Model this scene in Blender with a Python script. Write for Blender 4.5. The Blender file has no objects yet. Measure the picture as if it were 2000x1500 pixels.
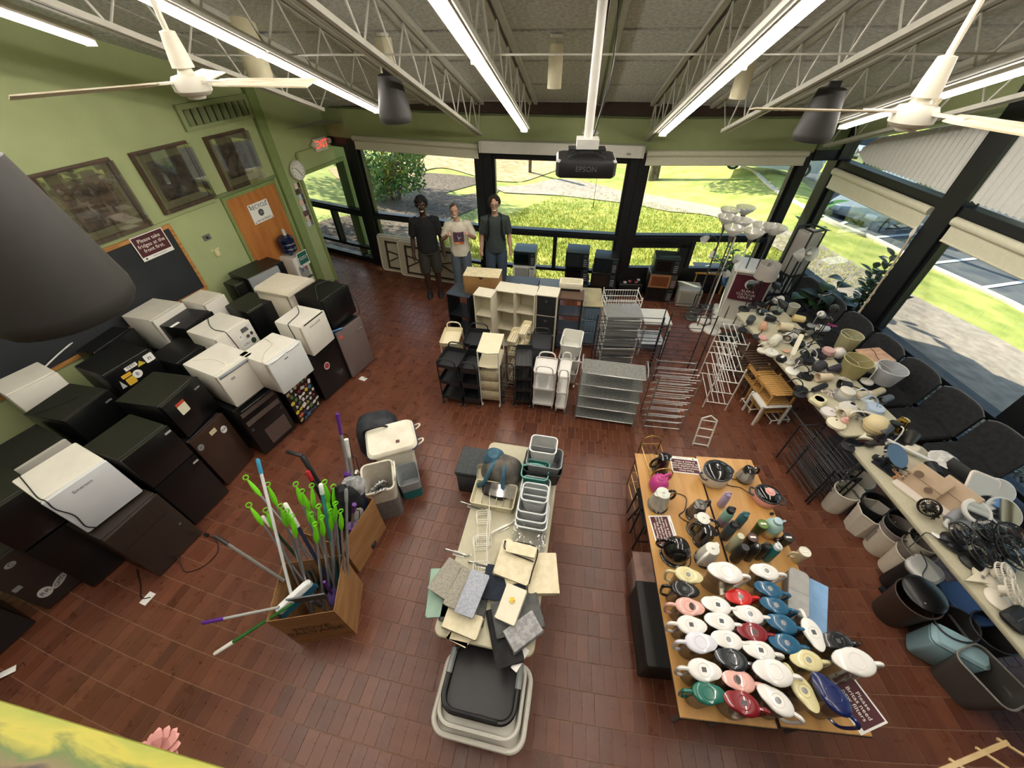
import bpy, math, random
from mathutils import Vector, Matrix
sc = bpy.context.scene; COL = sc.collection
rnd = random.Random(7)
pi = math.pi; sin = math.sin; cos = math.cos; rad = math.radians
FPX = 755.0; CAMZ = 4.05
_dn = Vector(((1010-1000)/FPX, (1555-750)/FPX, 1)).normalized(); _up = -_dn
_fw = (Vector((0, 0, 1)) - _up*_up.z).normalized(); _rt = _fw.cross(_up).normalized()
R3 = Matrix((_rt, _fw, _up))                       # camera (x right, y down, z forward) -> world
cam = bpy.data.cameras.new('camera'); camo = bpy.data.objects.new('camera', cam); COL.objects.link(camo)
cam.sensor_width = 36; cam.lens = FPX/2000*36; cam.clip_start = .05; cam.clip_end = 400
_m = Matrix((R3.col[0], -R3.col[1], -R3.col[2])).transposed().to_4x4(); _m.translation = (0, 0, CAMZ)
camo.matrix_world = _m; sc.camera = camo
SUN_DIR = Vector((-0.567, 0.544, 0.616)).normalized()      # towards the sun
w = bpy.data.worlds.new('world'); sc.world = w; w.use_nodes = True
nt = w.node_tree; nt.nodes.clear()
sky = nt.nodes.new('ShaderNodeTexSky'); sky.sky_type = 'NISHITA'; sky.sun_disc = False
sky.sun_elevation = math.asin(SUN_DIR.z); sky.sun_rotation = math.atan2(SUN_DIR.x, SUN_DIR.y)
bg = nt.nodes.new('ShaderNodeBackground'); bg.inputs[1].default_value = 0.17
wo = nt.nodes.new('ShaderNodeOutputWorld')
nt.links.new(sky.outputs[0], bg.inputs[0]); nt.links.new(bg.outputs[0], wo.inputs[0])
sl = bpy.data.lights.new('sun', 'SUN'); sl.energy = 6.2; sl.angle = rad(.6); sl.color = (1, .93, .8)
so = bpy.data.objects.new('sun', sl); COL.objects.link(so)
so.rotation_euler = SUN_DIR.to_track_quat('Z', 'Y').to_euler(); so.location = (-20, 30, 30)
sc.view_settings.view_transform = 'Standard'; sc.view_settings.look = 'None'
sc.view_settings.gamma = 1; sc.view_settings.use_curve_mapping = False
sc.view_settings.exposure = 1.1
LED = 24.0                                                # strength of the ceiling light strips
sc.cycles.max_bounces = 7; sc.cycles.diffuse_bounces = 4; sc.cycles.glossy_bounces = 3
sc.cycles.transparent_max_bounces = 16; sc.cycles.transmission_bounces = 4
sc.cycles.sample_clamp_indirect = 8; sc.cycles.use_denoising = True
sc.cycles.caustics_reflective = False; sc.cycles.caustics_refractive = False
def ray(x, y): return R3 @ Vector(((x-1000)/FPX, (y-750)/FPX, 1))
def P(x, y, z=0.0):
 r = ray(x, y); t = (z-CAMZ)/r.z; return Vector((r.x*t, r.y*t, z))
def atd(x, y, d): return Vector((0, 0, CAMZ)) + ray(x, y)*d
def onwall(x, y, p0, az):
 r = ray(x, y); d = Vector((sin(rad(az)), cos(rad(az)))); n = Vector((d.y, -d.x))
 t = n.dot(Vector(p0[:2]))/n.dot(r.xy); p = Vector((0, 0, CAMZ)) + r*t
 return d.dot(p.xy-Vector(p0[:2])), p.z
CEN = Vector((4.3, 25.5))                                 # centre of the round plan
def pol(R, a, z=0.0): return Vector((CEN.x+R*sin(rad(a)), CEN.y-R*cos(rad(a)), z))
def onR(x, y, R):
 r = ray(x, y); d = r.xy; o = -CEN; a = d.dot(d); b = 2*d.dot(o); c = o.dot(o)-R*R
 return Vector((0, 0, CAMZ)) + r*((-b-math.sqrt(b*b-4*a*c))/(2*a))
AZS = rad(9.6); US = Vector((sin(AZS), cos(AZS))); VS = Vector((US.y, -US.x)); SLP = math.tan(rad(18.7))
def sv(s, v, z): return Vector((US.x*s+VS.x*v, US.y*s+VS.y*v, z))
def zceil(s): return 3.13+SLP*(7.32-s)
def zceil_at(p): return zceil(US.dot(p.xy))
MC = {}
def lin(h):
 h = h.lstrip('#'); c = [int(h[i:i+2], 16)/255 for i in (0, 2, 4)]
 return tuple(x/12.92 if x <= .04045 else ((x+.055)/1.055)**2.4 for x in c)+(1,)
def mat(h, rough=.5, metal=0.0, noise=.12, scale=14.0, bump=0.0, coat=0.0, spec=.5, trans=0.0, bscale=None, alpha=1.0):
 k = (h, rough, metal, noise, scale, bump, coat, spec, trans, bscale, alpha)
 if k in MC: return MC[k]
 m = bpy.data.materials.new('m_'+h.strip('#')); m.use_nodes = True; nt = m.node_tree; b = nt.nodes['Principled BSDF']
 tc = nt.nodes.new('ShaderNodeTexCoord'); n = nt.nodes.new('ShaderNodeTexNoise')
 n.inputs['Scale'].default_value = scale; n.inputs['Detail'].default_value = 3
 nt.links.new(tc.outputs['Object'], n.inputs['Vector'])
 r = nt.nodes.new('ShaderNodeValToRGB'); c = lin(h)
 r.color_ramp.elements[0].position = .3; r.color_ramp.elements[1].position = .7
 r.color_ramp.elements[0].color = tuple(max(0, x*(1-noise)) for x in c[:3])+(1,)
 r.color_ramp.elements[1].color = tuple(min(1, x*(1+noise)) for x in c[:3])+(1,)
 nt.links.new(n.outputs[0], r.inputs[0]); nt.links.new(r.outputs[0], b.inputs['Base Color'])
 b.inputs['Roughness'].default_value = rough; b.inputs['Metallic'].default_value = metal
 b.inputs['Coat Weight'].default_value = coat; b.inputs['Specular IOR Level'].default_value = spec
 b.inputs['Transmission Weight'].default_value = trans
 b.inputs['Alpha'].default_value = alpha
 if bump:
  n2 = nt.nodes.new('ShaderNodeTexNoise'); n2.inputs['Scale'].default_value = bscale or scale*3
  nt.links.new(tc.outputs['Object'], n2.inputs['Vector'])
  bp = nt.nodes.new('ShaderNodeBump'); bp.inputs['Strength'].default_value = bump; bp.inputs['Distance'].default_value = .01
  nt.links.new(n2.outputs[0], bp.inputs['Height']); nt.links.new(bp.outputs[0], b.inputs['Normal'])
 MC[k] = m; return m
def emit(h, s):
 k = ('e', h, s)
 if k in MC: return MC[k]
 m = bpy.data.materials.new('light_'+h.strip('#')); m.use_nodes = True; nt = m.node_tree; b = nt.nodes['Principled BSDF']
 b.inputs['Base Color'].default_value = lin(h); b.inputs['Emission Color'].default_value = lin(h); b.inputs['Emission Strength'].default_value = s
 MC[k] = m; return m
def clear(h='#ffffff', refl=.06, rough=.02, body=0.0, bodyc='#ffffff'):
 """thin clear sheet: passes light, mirrors a little, may carry a little milky body"""
 k = ('c', h, refl, rough, body, bodyc)
 if k in MC: return MC[k]
 m = bpy.data.materials.new('clear'); m.use_nodes = True; nt = m.node_tree; nt.nodes.clear()
 o = nt.nodes.new('ShaderNodeOutputMaterial'); t = nt.nodes.new('ShaderNodeBsdfTransparent'); g = nt.nodes.new('ShaderNodeBsdfGlossy')
 t.inputs[0].default_value = lin(h); g.inputs['Roughness'].default_value = rough
 lw = nt.nodes.new('ShaderNodeLayerWeight'); lw.inputs[0].default_value = .35
 mr = nt.nodes.new('ShaderNodeMapRange'); mr.inputs[3].default_value = refl; mr.inputs[4].default_value = min(1, refl*5+.1)
 nz = nt.nodes.new('ShaderNodeTexNoise'); nz.inputs['Scale'].default_value = 3
 mx = nt.nodes.new('ShaderNodeMixShader')
 nt.links.new(lw.outputs['Fresnel'], mr.inputs[0]); nt.links.new(mr.outputs[0], mx.inputs[0])
 nt.links.new(g.outputs[0], mx.inputs[2])
 if body:
  df = nt.nodes.new('ShaderNodeBsdfDiffuse'); df.inputs[0].default_value = lin(bodyc)
  tl = nt.nodes.new('ShaderNodeBsdfTranslucent'); tl.inputs[0].default_value = lin(bodyc)
  a0 = nt.nodes.new('ShaderNodeMixShader'); a0.inputs[0].default_value = .55
  nt.links.new(df.outputs[0], a0.inputs[1]); nt.links.new(tl.outputs[0], a0.inputs[2])
  m2 = nt.nodes.new('ShaderNodeMixShader'); mr2 = nt.nodes.new('ShaderNodeMapRange')
  mr2.inputs[3].default_value = body*.8; mr2.inputs[4].default_value = min(1, body*1.2)
  nt.links.new(nz.outputs[0], mr2.inputs[0]); nt.links.new(mr2.outputs[0], m2.inputs[0])
  nt.links.new(t.outputs[0], m2.inputs[1]); nt.links.new(a0.outputs[0], m2.inputs[2]); nt.links.new(m2.outputs[0], mx.inputs[1])
 else: nt.links.new(t.outputs[0], mx.inputs[1])
 nt.links.new(mx.outputs[0], o.inputs[0]); MC[k] = m; return m
def mat2(h1, h2, scale=8, rough=.6, lo=.4, hi=.6, stretch=(1, 1, 1), bump=0.0, detail=4, dist=0.0):
 """two-tone noise, stretched for wood grain, cloth, mottled grounds"""
 k = ('2', h1, h2, scale, rough, lo, hi, stretch, bump, detail, dist)
 if k in MC: return MC[k]
 m = bpy.data.materials.new('m2_'+h1.strip('#')); m.use_nodes = True; nt = m.node_tree; b = nt.nodes['Principled BSDF']
 tc = nt.nodes.new('ShaderNodeTexCoord'); mp = nt.nodes.new('ShaderNodeMapping'); mp.inputs['Scale'].default_value = stretch
 n = nt.nodes.new('ShaderNodeTexNoise'); n.inputs['Scale'].default_value = scale; n.inputs['Detail'].default_value = detail; n.inputs['Distortion'].default_value = dist
 nt.links.new(tc.outputs['Object'], mp.inputs[0]); nt.links.new(mp.outputs[0], n.inputs['Vector'])
 r = nt.nodes.new('ShaderNodeValToRGB'); r.color_ramp.elements[0].position = lo; r.color_ramp.elements[1].position = hi
 r.color_ramp.elements[0].color = lin(h1); r.color_ramp.elements[1].color = lin(h2)
 nt.links.new(n.outputs[0], r.inputs[0]); nt.links.new(r.outputs[0], b.inputs['Base Color']); b.inputs['Roughness'].default_value = rough
 if bump:
  bp = nt.nodes.new('ShaderNodeBump'); bp.inputs['Strength'].default_value = bump; bp.inputs['Distance'].default_value = .02
  nt.links.new(n.outputs[0], bp.inputs['Height']); nt.links.new(bp.outputs[0], b.inputs['Normal'])
 MC[k] = m; return m
class MB:
 def __init__(s): s.v = []; s.f = []; s.s = []; s.tint = []
 def add(s, vs, fs, sm=False, M=None):
  o = len(s.v)
  s.v += [tuple(M @ Vector(v)) if M else tuple(v) for v in vs]
  s.f += [tuple(i+o for i in f) for f in fs]; s.s += [sm]*len(fs); return s
 def box(s, c, d, rz=0, M=None):
  x, y, z = d[0]/2, d[1]/2, d[2]/2; ca, sa = cos(rz), sin(rz)
  vs = [(c[0]+a*x*ca-b*y*sa, c[1]+a*x*sa+b*y*ca, c[2]+e*z) for e in (-1, 1) for a, b in ((-1, -1), (1, -1), (1, 1), (-1, 1))]
  return s.add(vs, [(3, 2, 1, 0), (4, 5, 6, 7), (0, 1, 5, 4), (1, 2, 6, 5), (2, 3, 7, 6), (3, 0, 4, 7)], M=M)
 def bx(s, x0, x1, y0, y1, z0, z1, M=None): return s.box(((x0+x1)/2, (y0+y1)/2, (z0+z1)/2), (x1-x0, y1-y0, z1-z0), M=M)
 def loft(s, rings, cap0=True, cap1=True, sm=True, closed=True):
  n = len(rings[0]); o = len(s.v); fs = []
  for r in rings: s.v += [tuple(p) for p in r]
  for i in range(len(rings)-1):
   for j in range(n if closed else n-1):
    k = (j+1) % n; fs.append((o+i*n+j, o+i*n+k, o+(i+1)*n+k, o+(i+1)*n+j))
  s.f += fs; s.s += [sm]*len(fs)
  if cap0: s.f.append(tuple(o+j for j in reversed(range(n)))); s.s.append(False)
  if cap1: s.f.append(tuple(o+(len(rings)-1)*n+j for j in range(n))); s.s.append(False)
  return s
 def tube(s, pts, r, n=6, cap=True, sm=True):
  pts = [Vector(p) for p in pts]; rr = r if isinstance(r, (list, tuple)) else [r]*len(pts); rings = []; u = None
  for i, p in enumerate(pts):
   a = pts[max(0, i-1)]; b = pts[min(len(pts)-1, i+1)]; t = (b-a)
   if t.length < 1e-9: t = Vector((0, 0, 1))
   t.normalize()
   if u is None: u = t.orthogonal().normalized()
   else:
    u = u-t*u.dot(t)
    if u.length < 1e-6: u = t.orthogonal()
    u.normalize()
   v = t.cross(u)
   rings.append([p+(u*cos(2*pi*k/n+pi/n)+v*sin(2*pi*k/n+pi/n))*rr[i] for k in range(n)])
  return s.loft(rings, cap, cap, sm)
 def bar(s, a, b, w, h=None):
  """square bar from a to b"""
  a, b = Vector(a), Vector(b); t = (b-a).normalized(); h = h or w
  u = t.cross(Vector((0, 0, 1)))
  u = Vector((1, 0, 0)) if u.length < 1e-5 else u.normalized()
  v = u.cross(t)
  return s.loft([[p+u*(w/2*i)+v*(h/2*j) for i, j in ((-1, -1), (1, -1), (1, 1), (-1, 1))] for p in (a, b)], sm=False)
 def cyl(s, a, b, r0, r1=None, n=14, cap=True): return s.tube([a, b], [r0, r0 if r1 is None else r1], n, cap)
 def lathe(s, prof, n=20, c=(0, 0, 0), sx=1, sy=1, cap0=True, cap1=True, M=None):
  rings = [[(c[0]+r*cos(2*pi*k/n)*sx, c[1]+r*sin(2*pi*k/n)*sy, c[2]+z) for k in range(n)] for r, z in prof]
  if M: rings = [[M @ Vector(p) for p in r] for r in rings]
  return s.loft(rings, cap0, cap1)
 def prism(s, poly, z0, z1, sm=False): return s.loft([[(x, y, z0) for x, y in poly], [(x, y, z1) for x, y in poly]], sm=sm)
 def rprism(s, poly, z0, z1, ch=.006, k=None):
  """prism with eased top and bottom edges (poly convex about its centre)"""
  cx = sum(p[0] for p in poly)/len(poly); cy = sum(p[1] for p in poly)/len(poly)
  def sh(d, z):
   out = []
   for x, y in poly:
    l = math.hypot(x-cx, y-cy) or 1; q = 1-d/l; out.append((cx+(x-cx)*q, cy+(y-cy)*q, z))
   return out
  return s.loft([sh(ch, z0), sh(0, z0+ch), sh(0, z1-ch), sh(ch, z1)])
 def rbox(s, c, d, r=.02, ch=.008, n=4):
  return s.rprism(rrect(d[0], d[1], r, n, c[0], c[1]), c[2]-d[2]/2, c[2]+d[2]/2, ch)
 def shell(s, outer, t=.003):
  """open vessel from lofted rings (bottom first): outer wall, inner wall, floor"""
  inn = []
  for ring in reversed(outer):
   cx = sum(p[0] for p in ring)/len(ring); cy = sum(p[1] for p in ring)/len(ring); rr = []
   for p in ring:
    l = math.hypot(p[0]-cx, p[1]-cy) or 1; q = max(0, 1-t/l); rr.append((cx+(p[0]-cx)*q, cy+(p[1]-cy)*q, p[2]))
   inn.append(rr)
  inn[-1] = [(x, y, z+t) for x, y, z in inn[-1]]
  return s.loft(list(outer)+inn, True, True)
 def build(s, name, m, parent=None, loc=(0, 0, 0), rz=0.0, rot=None, ang=40):
  me = bpy.data.meshes.new(name); me.from_pydata(s.v, [], s.f)
  me.polygons.foreach_set('use_smooth', s.s)
  if any(s.s):
   try: me.set_sharp_from_angle(angle=rad(ang))
   except Exception: pass
  me.materials.append(m)
  return link(name, me, parent, loc, rot or (0, 0, rz))
def link(name, data, parent=None, loc=(0, 0, 0), rot=(0, 0, 0), scale=None):
 o = bpy.data.objects.new(name, data); COL.objects.link(o); o.location = loc; o.rotation_euler = rot
 if scale: o.scale = scale
 if parent: o.parent = parent
 return o
def rrect(w, h, r, n=4, cx=0, cy=0):
 r = min(r, w/2-1e-4, h/2-1e-4); out = []
 for (sx, sy, a0) in ((1, -1, -90), (1, 1, 0), (-1, 1, 90), (-1, -1, 180)):
  for i in range(n+1):
   a = rad(a0+90*i/n); out.append((cx+sx*(w/2-r)+r*cos(a), cy+sy*(h/2-r)+r*sin(a)))
 return out
def ring(poly, z, k=1.0, dx=0, dy=0): return [(x*k+dx, y*k+dy, z) for x, y in poly]
def circ(r, n=20, cx=0, cy=0, sy=1): return [(cx+r*cos(2*pi*i/n), cy+r*sin(2*pi*i/n)*sy) for i in range(n)]
def tag(o, label=None, cat=None, group=None, kind=None):
 if label: o['label'] = label
 if cat: o['category'] = cat
 if group: o['group'] = group
 if kind: o['kind'] = kind
 return o
def thing(name, label, cat, loc=(0, 0, 0), rz=0.0, group=None, rot=None):
 o = bpy.data.objects.new(name, None); o.empty_display_size = .1; COL.objects.link(o)
 o.location = loc; o.rotation_euler = rot or (0, 0, rz)
 return tag(o, label, cat, group)
def struct(name, mb, m, parent=None):
 o = mb.build(name, m, parent)
 if not parent: o['kind'] = 'structure'
 return o
KIDS = {}
def dup(o, loc=None, rz=None, label=None, group=None, parent=None, rot=None, scale=None):
 """copy of a thing with its parts and sub-parts, sharing mesh data"""
 kids = [c for c in o.children]
 c = o.copy(); COL.objects.link(c)
 if loc is not None: c.location = loc
 if rz is not None: c.rotation_euler = (0, 0, rz)
 if rot is not None: c.rotation_euler = rot
 if scale is not None: c.scale = scale
 if parent is not None: c.parent = parent
 if label: c['label'] = label
 if group: c['group'] = group
 for k in kids: dup(k, parent=c)
 return c
def text(s, parent, m, size, loc, rot=(0, 0, 0), name='lettering', ext=.0006, align='CENTER', sp=None, wid=None):
 cu = bpy.data.curves.new(name, 'FONT'); cu.body = s; cu.size = size; cu.extrude = ext; cu.align_x = align; cu.align_y = 'CENTER'
 cu.resolution_u = 2
 if sp: cu.space_line = sp
 if wid: cu.space_character = wid
 cu.materials.append(m); return link(name, cu, parent, loc, rot)
def box(name, m, parent, x0, x1, y0, y1, z0, z1): return MB().bx(x0, x1, y0, y1, z0, z1).build(name, m, parent)
def arc(c, r, a0, a1, n, ax='xz'):
 out = []
 for i in range(n+1):
  a = rad(a0+(a1-a0)*i/n); u, v = r*cos(a), r*sin(a)
  out.append((c[0]+u, c[1], c[2]+v) if ax == 'xz' else (c[0], c[1]+u, c[2]+v) if ax == 'yz' else (c[0]+u, c[1]+v, c[2]))
 return out
def spl(pts, n=6):
 """smooth path through points (Catmull-Rom)"""
 p = [Vector(q) for q in pts]; p = [p[0]*2-p[1]]+p+[p[-1]*2-p[-2]]; out = []
 for i in range(1, len(p)-2):
  for k in range(n):
   t = k/n; a, b, c, d = p[i-1:i+3]
   out.append(.5*((2*b)+(c-a)*t+(2*a-5*b+4*c-d)*t*t+(3*b-a-3*c+d)*t**3))
 out.append(p[-2]); return out
def frame2(pa, pb):
 """yaw and length of the line pa -> pb in plan"""
 d = pb-pa; return math.atan2(d.y, d.x), math.hypot(d.x, d.y)
GREEN = '#a8b381'; BLK = '#15171a'
green = mat(GREEN, .6, noise=.05, scale=3, bump=.15, bscale=60); dkgreen = mat('#6d7a55', .7, noise=.05)
black = mat(BLK, .38, noise=.15, scale=6); shadec = mat('#cfcdb6', .8, noise=.04, scale=30, bump=.1, bscale=300)
RB = 18.62; AB = [-31.2, -23.05, -14.75, -6.75, 1.5]            # facade corners on the round plan
L0 = Vector((-3.815, 7.633)); LAZ = 20.7                          # left wall line
LD = Vector((sin(rad(LAZ)), cos(rad(LAZ)))); LN = Vector((LD.y, -LD.x))   # along the wall (away), into the room
RP0 = Vector((5.22, 6.9)); RAZ = -3.5
RD = Vector((sin(rad(RAZ)), cos(rad(RAZ)))); RN = Vector((-RD.y, RD.x))   # into the room (left)
def lw(q, z, off=0.0): p = L0+LD*q+LN*off; return Vector((p.x, p.y, z))
def rw(q, z, off=0.0): p = RP0+RD*q+RN*off; return Vector((p.x, p.y, z))
def tinted(name, cols, rough, coat=0.0, bump=.25):
 m = bpy.data.materials.new(name); m.use_nodes = True; nt = m.node_tree; b = nt.nodes['Principled BSDF']
 at = nt.nodes.new('ShaderNodeAttribute'); at.attribute_name = 'tint'; r = nt.nodes.new('ShaderNodeValToRGB'); e = r.color_ramp.elements
 while len(e) < len(cols): e.new(.5)
 for i, c in enumerate(cols): e[i].position = i/(len(cols)-1); e[i].color = lin(c)
 tc = nt.nodes.new('ShaderNodeTexCoord'); n = nt.nodes.new('ShaderNodeTexNoise'); n.inputs['Scale'].default_value = 9; n.inputs['Detail'].default_value = 5
 nt.links.new(tc.outputs['Object'], n.inputs['Vector'])
 mx = nt.nodes.new('ShaderNodeMix'); mx.data_type = 'RGBA'; mx.blend_type = 'MULTIPLY'; mx.inputs[0].default_value = .45
 r2 = nt.nodes.new('ShaderNodeValToRGB'); r2.color_ramp.elements[0].color = (.6, .57, .55, 1); r2.color_ramp.elements[0].position = .3; r2.color_ramp.elements[1].position = .7
 nt.links.new(n.outputs[0], r2.inputs[0]); nt.links.new(at.outputs['Fac'], r.inputs[0]); nt.links.new(r.outputs[0], mx.inputs[6]); nt.links.new(r2.outputs[0], mx.inputs[7])
 nt.links.new(mx.outputs[2], b.inputs['Base Color'])
 r3 = nt.nodes.new('ShaderNodeMapRange'); r3.inputs[3].default_value = rough-.08; r3.inputs[4].default_value = rough+.14
 nt.links.new(n.outputs[0], r3.inputs[0]); nt.links.new(r3.outputs[0], b.inputs['Roughness'])
 if bump:
  n2 = nt.nodes.new('ShaderNodeTexNoise'); n2.inputs['Scale'].default_value = 40; nt.links.new(tc.outputs['Object'], n2.inputs['Vector'])
  bp = nt.nodes.new('ShaderNodeBump'); bp.inputs['Strength'].default_value = bump; bp.inputs['Distance'].default_value = .004
  nt.links.new(n2.outputs[0], bp.inputs['Height']); nt.links.new(bp.outputs[0], b.inputs['Normal'])
 return m
brickm = tinted('brick_clay', ['#5c3423', '#683b28', '#704330', '#63392a', '#774733', '#583326'], .27)
mortar = mat('#8d6c54', .8, noise=.2, scale=30)
def tint_mesh(me, vals):
 a = me.attributes.new('tint', 'FLOAT', 'FACE'); a.data.foreach_set('value', vals)
fl = MB()
PTS = [pol(RB-.02, a) for a in range(-40, 8, 4)]
fl.v = [(p.x, p.y, -.005) for p in PTS]+[(rw(-12, 0).x+.3, rw(-12, 0).y, -.005), (lw(-14, 0).x-5, lw(-14, 0).y, -.005)]
fl.f = [tuple(range(len(fl.v)))]; fl.s = [False]
floor = struct('floor', fl, mortar)
def inroom(p):
 d = Vector((p.x, p.y))
 if (d-RP0).dot(RN) < -.05: return False
 if (d-L0).dot(LN) < -.05 and not (p.y > 6.5 and p.x > -6): return False
 return p.y > -1.6
bricks = []; PIT = .2045
for k in range(-1, 46):
 R0 = RB+.03+k*PIT; da = math.degrees(.1015/(R0+.1)); off = rnd.random()*da
 a = -33+off
 while a < 8:
  wd = da*(2 if rnd.random() < .025 else 1); pc = pol(R0+PIT/2, a+wd/2)
  if inroom(pc): bricks.append((R0, a, wd))
  a += wd
def brick_geo(R0, a, wd, top=None):
 j = .0035; z = -.0005*rnd.random() if top is None else top
 da = math.degrees(j/R0); q = [pol(R0+j, a+da, z), pol(R0+j, a+wd-da, z), pol(R0+PIT-j, a+wd-da, z), pol(R0+PIT-j, a+da, z)]
 c = sum(q, Vector())/4; lo = [Vector((p.x+(p.x-c.x)*.03, p.y+(p.y-c.y)*.02, -.011)) for p in q]
 return lo+q, [(4, 5, 6, 7), (0, 4, 7, 3), (1, 2, 6, 5), (0, 1, 5, 4), (3, 7, 6, 2)]
def seen(R0, a, wd):
 c = pol(R0+PIT/2, a+wd/2, 0); v = R3.transposed() @ (c-Vector((0, 0, CAMZ)))
 if v.z < .2: return None
 x = 1000+FPX*v.x/v.z; y = 750+FPX*v.y/v.z
 return (v.length, x, y) if 0 < x < 2000 and 0 < y < 1500 else None
sel = []
for b in bricks:
 s_ = seen(*b)
 if s_ and not (1250 < s_[1] < 1690 and 900 < s_[2] < 1420) and not (850 < s_[1] < 1040 and s_[2] > 880) and not (s_[1] < 420-.55*(s_[2]-1000) and s_[2] < 1290) and s_[1] < 1790 and not (s_[1] < 420 and s_[2] > 1360+.3*s_[1]): sel.append((s_[0], b))
sel.sort(key=lambda t: t[0]); near = set(b for _, b in sel[:300])
rest = MB(); tv = []
for b in bricks:
 vs, fs = brick_geo(*b); t = rnd.random()
 if b in near:
  c = sum(vs, Vector())/8; c.z = 0
  me = bpy.data.meshes.new('brick'); me.from_pydata([tuple(v-c) for v in vs], [], fs); me.materials.append(brickm); tint_mesh(me, [t]*5)
  link('brick', me, floor, c)
 else: rest.add(vs, fs); tv += [t]*5
ro = rest.build('brick_paving', brickm, floor); tint_mesh(ro.data, tv); ro['kind'] = 'stuff'
panel = mat('#cfd2cf', .9, noise=.22, scale=26, bump=.5, bscale=90)
ce = MB()
def slab(mb, s0, s1, v0, v1, z, t):
 vs = [sv(s, v, zceil(s)+dz) for dz in (z, z+t) for s, v in ((s0, v0), (s0, v1), (s1, v1), (s1, v0))]
 return mb.add(vs, [(3, 2, 1, 0), (4, 5, 6, 7), (0, 1, 5, 4), (1, 2, 6, 5), (2, 3, 7, 6), (3, 0, 4, 7)])
slab(ce, -5, 8.0, -10, 7.5, .04, .12)
ceiling = struct('ceiling', ce, mat('#5d5a52', .9))
JV = [-5.9, -5.05, -4.25, -3.4, -2.53, -1.69, -.84, .07, .97, 1.83, 2.76, 3.62, 4.5, 5.3]
pm = {}
SJ = [-1.6, -.6, .4, 1.4, 2.35, 3.2, 4.0, 4.78, 5.55, 6.4, 7.25, 7.95]
for i in range(len(JV)-1):
 for j in range(len(SJ)-1):
  w_, l_ = JV[i+1]-JV[i], SJ[j+1]-SJ[j]; key = (round(w_, 3), round(l_, 3)); c = sv((SJ[j]+SJ[j+1])/2, (JV[i]+JV[i+1])/2, 0)
  if key not in pm:
   mb = MB(); mb.rbox((0, 0, .02), (w_-.03, l_-.012, .04), .004, .004, 1); pm[key] = mb.build('panel', panel, ceiling); o = pm[key]
  else: o = link('panel', pm[key].data, ceiling)
  o.location = (c.x, c.y, zceil((SJ[j]+SJ[j+1])/2)); o.rotation_mode = 'XYZ'
  o.rotation_euler = (Matrix.Rotation(-AZS, 3, 'Z') @ Matrix.Rotation(-math.atan(SLP), 3, 'X')).to_euler()
def wallquad(name, m, A, B, t, z0, zt, parent=None, holes=()):
 """upright wall from plan point A to B (thickness t to the outside), top follows the roof when zt is None"""
 d = (B-A).normalized(); n = Vector((d.y, -d.x))*t
 def top(p): return zt if zt is not None else zceil_at(Vector((p.x, p.y, 0)))+.05
 mb = MB(); vs = []
 for p in (A, B, B+n, A+n): vs.append((p.x, p.y, z0))
 for p in (A, B, B+n, A+n): vs.append((p.x, p.y, top(p)))
 mb.add(vs, [(3, 2, 1, 0), (4, 5, 6, 7), (0, 1, 5, 4), (1, 2, 6, 5), (2, 3, 7, 6), (3, 0, 4, 7)])
 return struct(name, mb, m, parent)
def l2(q, off=0): p = L0+LD*q+LN*off; return p
wall_left = wallquad('wall_left', green, l2(-.0), l2(-13.5), .18, -.02, None)
DQ0, DQ1, DZ = .10, 1.25, 2.035
mbw = MB()
def lslab(mb, q0, q1, z0, z1, o0, o1):
 A, B = lw(q0, 0, o0), lw(q1, 0, o0); C_, D_ = lw(q1, 0, o1), lw(q0, 0, o1)
 vs = [(p.x, p.y, z0) for p in (A, B, C_, D_)]+[(p.x, p.y, z1) for p in (A, B, C_, D_)]
 return mb.add(vs, [(3, 2, 1, 0), (4, 5, 6, 7), (0, 1, 5, 4), (1, 2, 6, 5), (2, 3, 7, 6), (3, 0, 4, 7)])
lslab(mbw, .0, DQ0, -.02, 3.3, -.18, 0); lslab(mbw, DQ1, 1.6, -.02, 3.1, -.18, 0); lslab(mbw, DQ0, DQ1, DZ, 3.25, -.18, 0)
struct('trim_1', mbw, green, wall_left)['kind'] = 'structure'
mb = MB()
for q0, q1, z0, z1 in ((DQ0-.06, DQ0, -.01, DZ+.06), (DQ1, DQ1+.06, -.01, DZ+.06), (DQ0, DQ1, DZ, DZ+.06)): lslab(mb, q0, q1, z0, z1, -.19, .025)
d2 = struct('door_2', mb, mat('#8b9a5e', .5, noise=.04)); mb = MB(); mb.bx(-.012, .012, -.02, .02, 1.0, 1.09)
mb.build('strike_plate', black, d2, lw(DQ1-.005, 0, -.05), rad(90-LAZ))
mb = MB(); lslab(mb, -.44, -.27, -.02, 4.2, 0, .07); struct('trim_2', mb, mat('#7f8f57', .6, noise=.05))        # green pilaster by the wooden door
mb = MB(); lslab(mb, -1.62, -.44, 2.16, 2.2, 0, .02); lslab(mb, -12, -1.62, 2.12, 2.126, 0, .006); struct('trim_3', mb, mat('#76855a', .6), wall_left)
mb = MB(); lslab(mb, DQ1+.06, 1.62, 0, .1, 0, .012); struct('baseboard_left', mb, mat('#2a2622', .5))
for i in range(4):
 A, B = pol(RB, AB[i]).xy, pol(RB, AB[i+1]).xy
 h = wallquad('wall_back' if i == 1 else 'wall_back_%d' % i, green, B, A, .3, 2.5, 2.97)
 for z0, z1, m, o in ((2.97, 2.985, dkgreen, .05), (2.985, 3.4, mat('#8a9870', .8), -.18)):
  d = (A-B).normalized(); n = Vector((d.y, -d.x)); q = n*(-o)
  wallquad('fascia', m, B+q, A+q, .3, z0, z1 if m is dkgreen else None, h)
 wallquad('fascia', black, B, A, .22, 2.36, 2.5, h)
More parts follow.
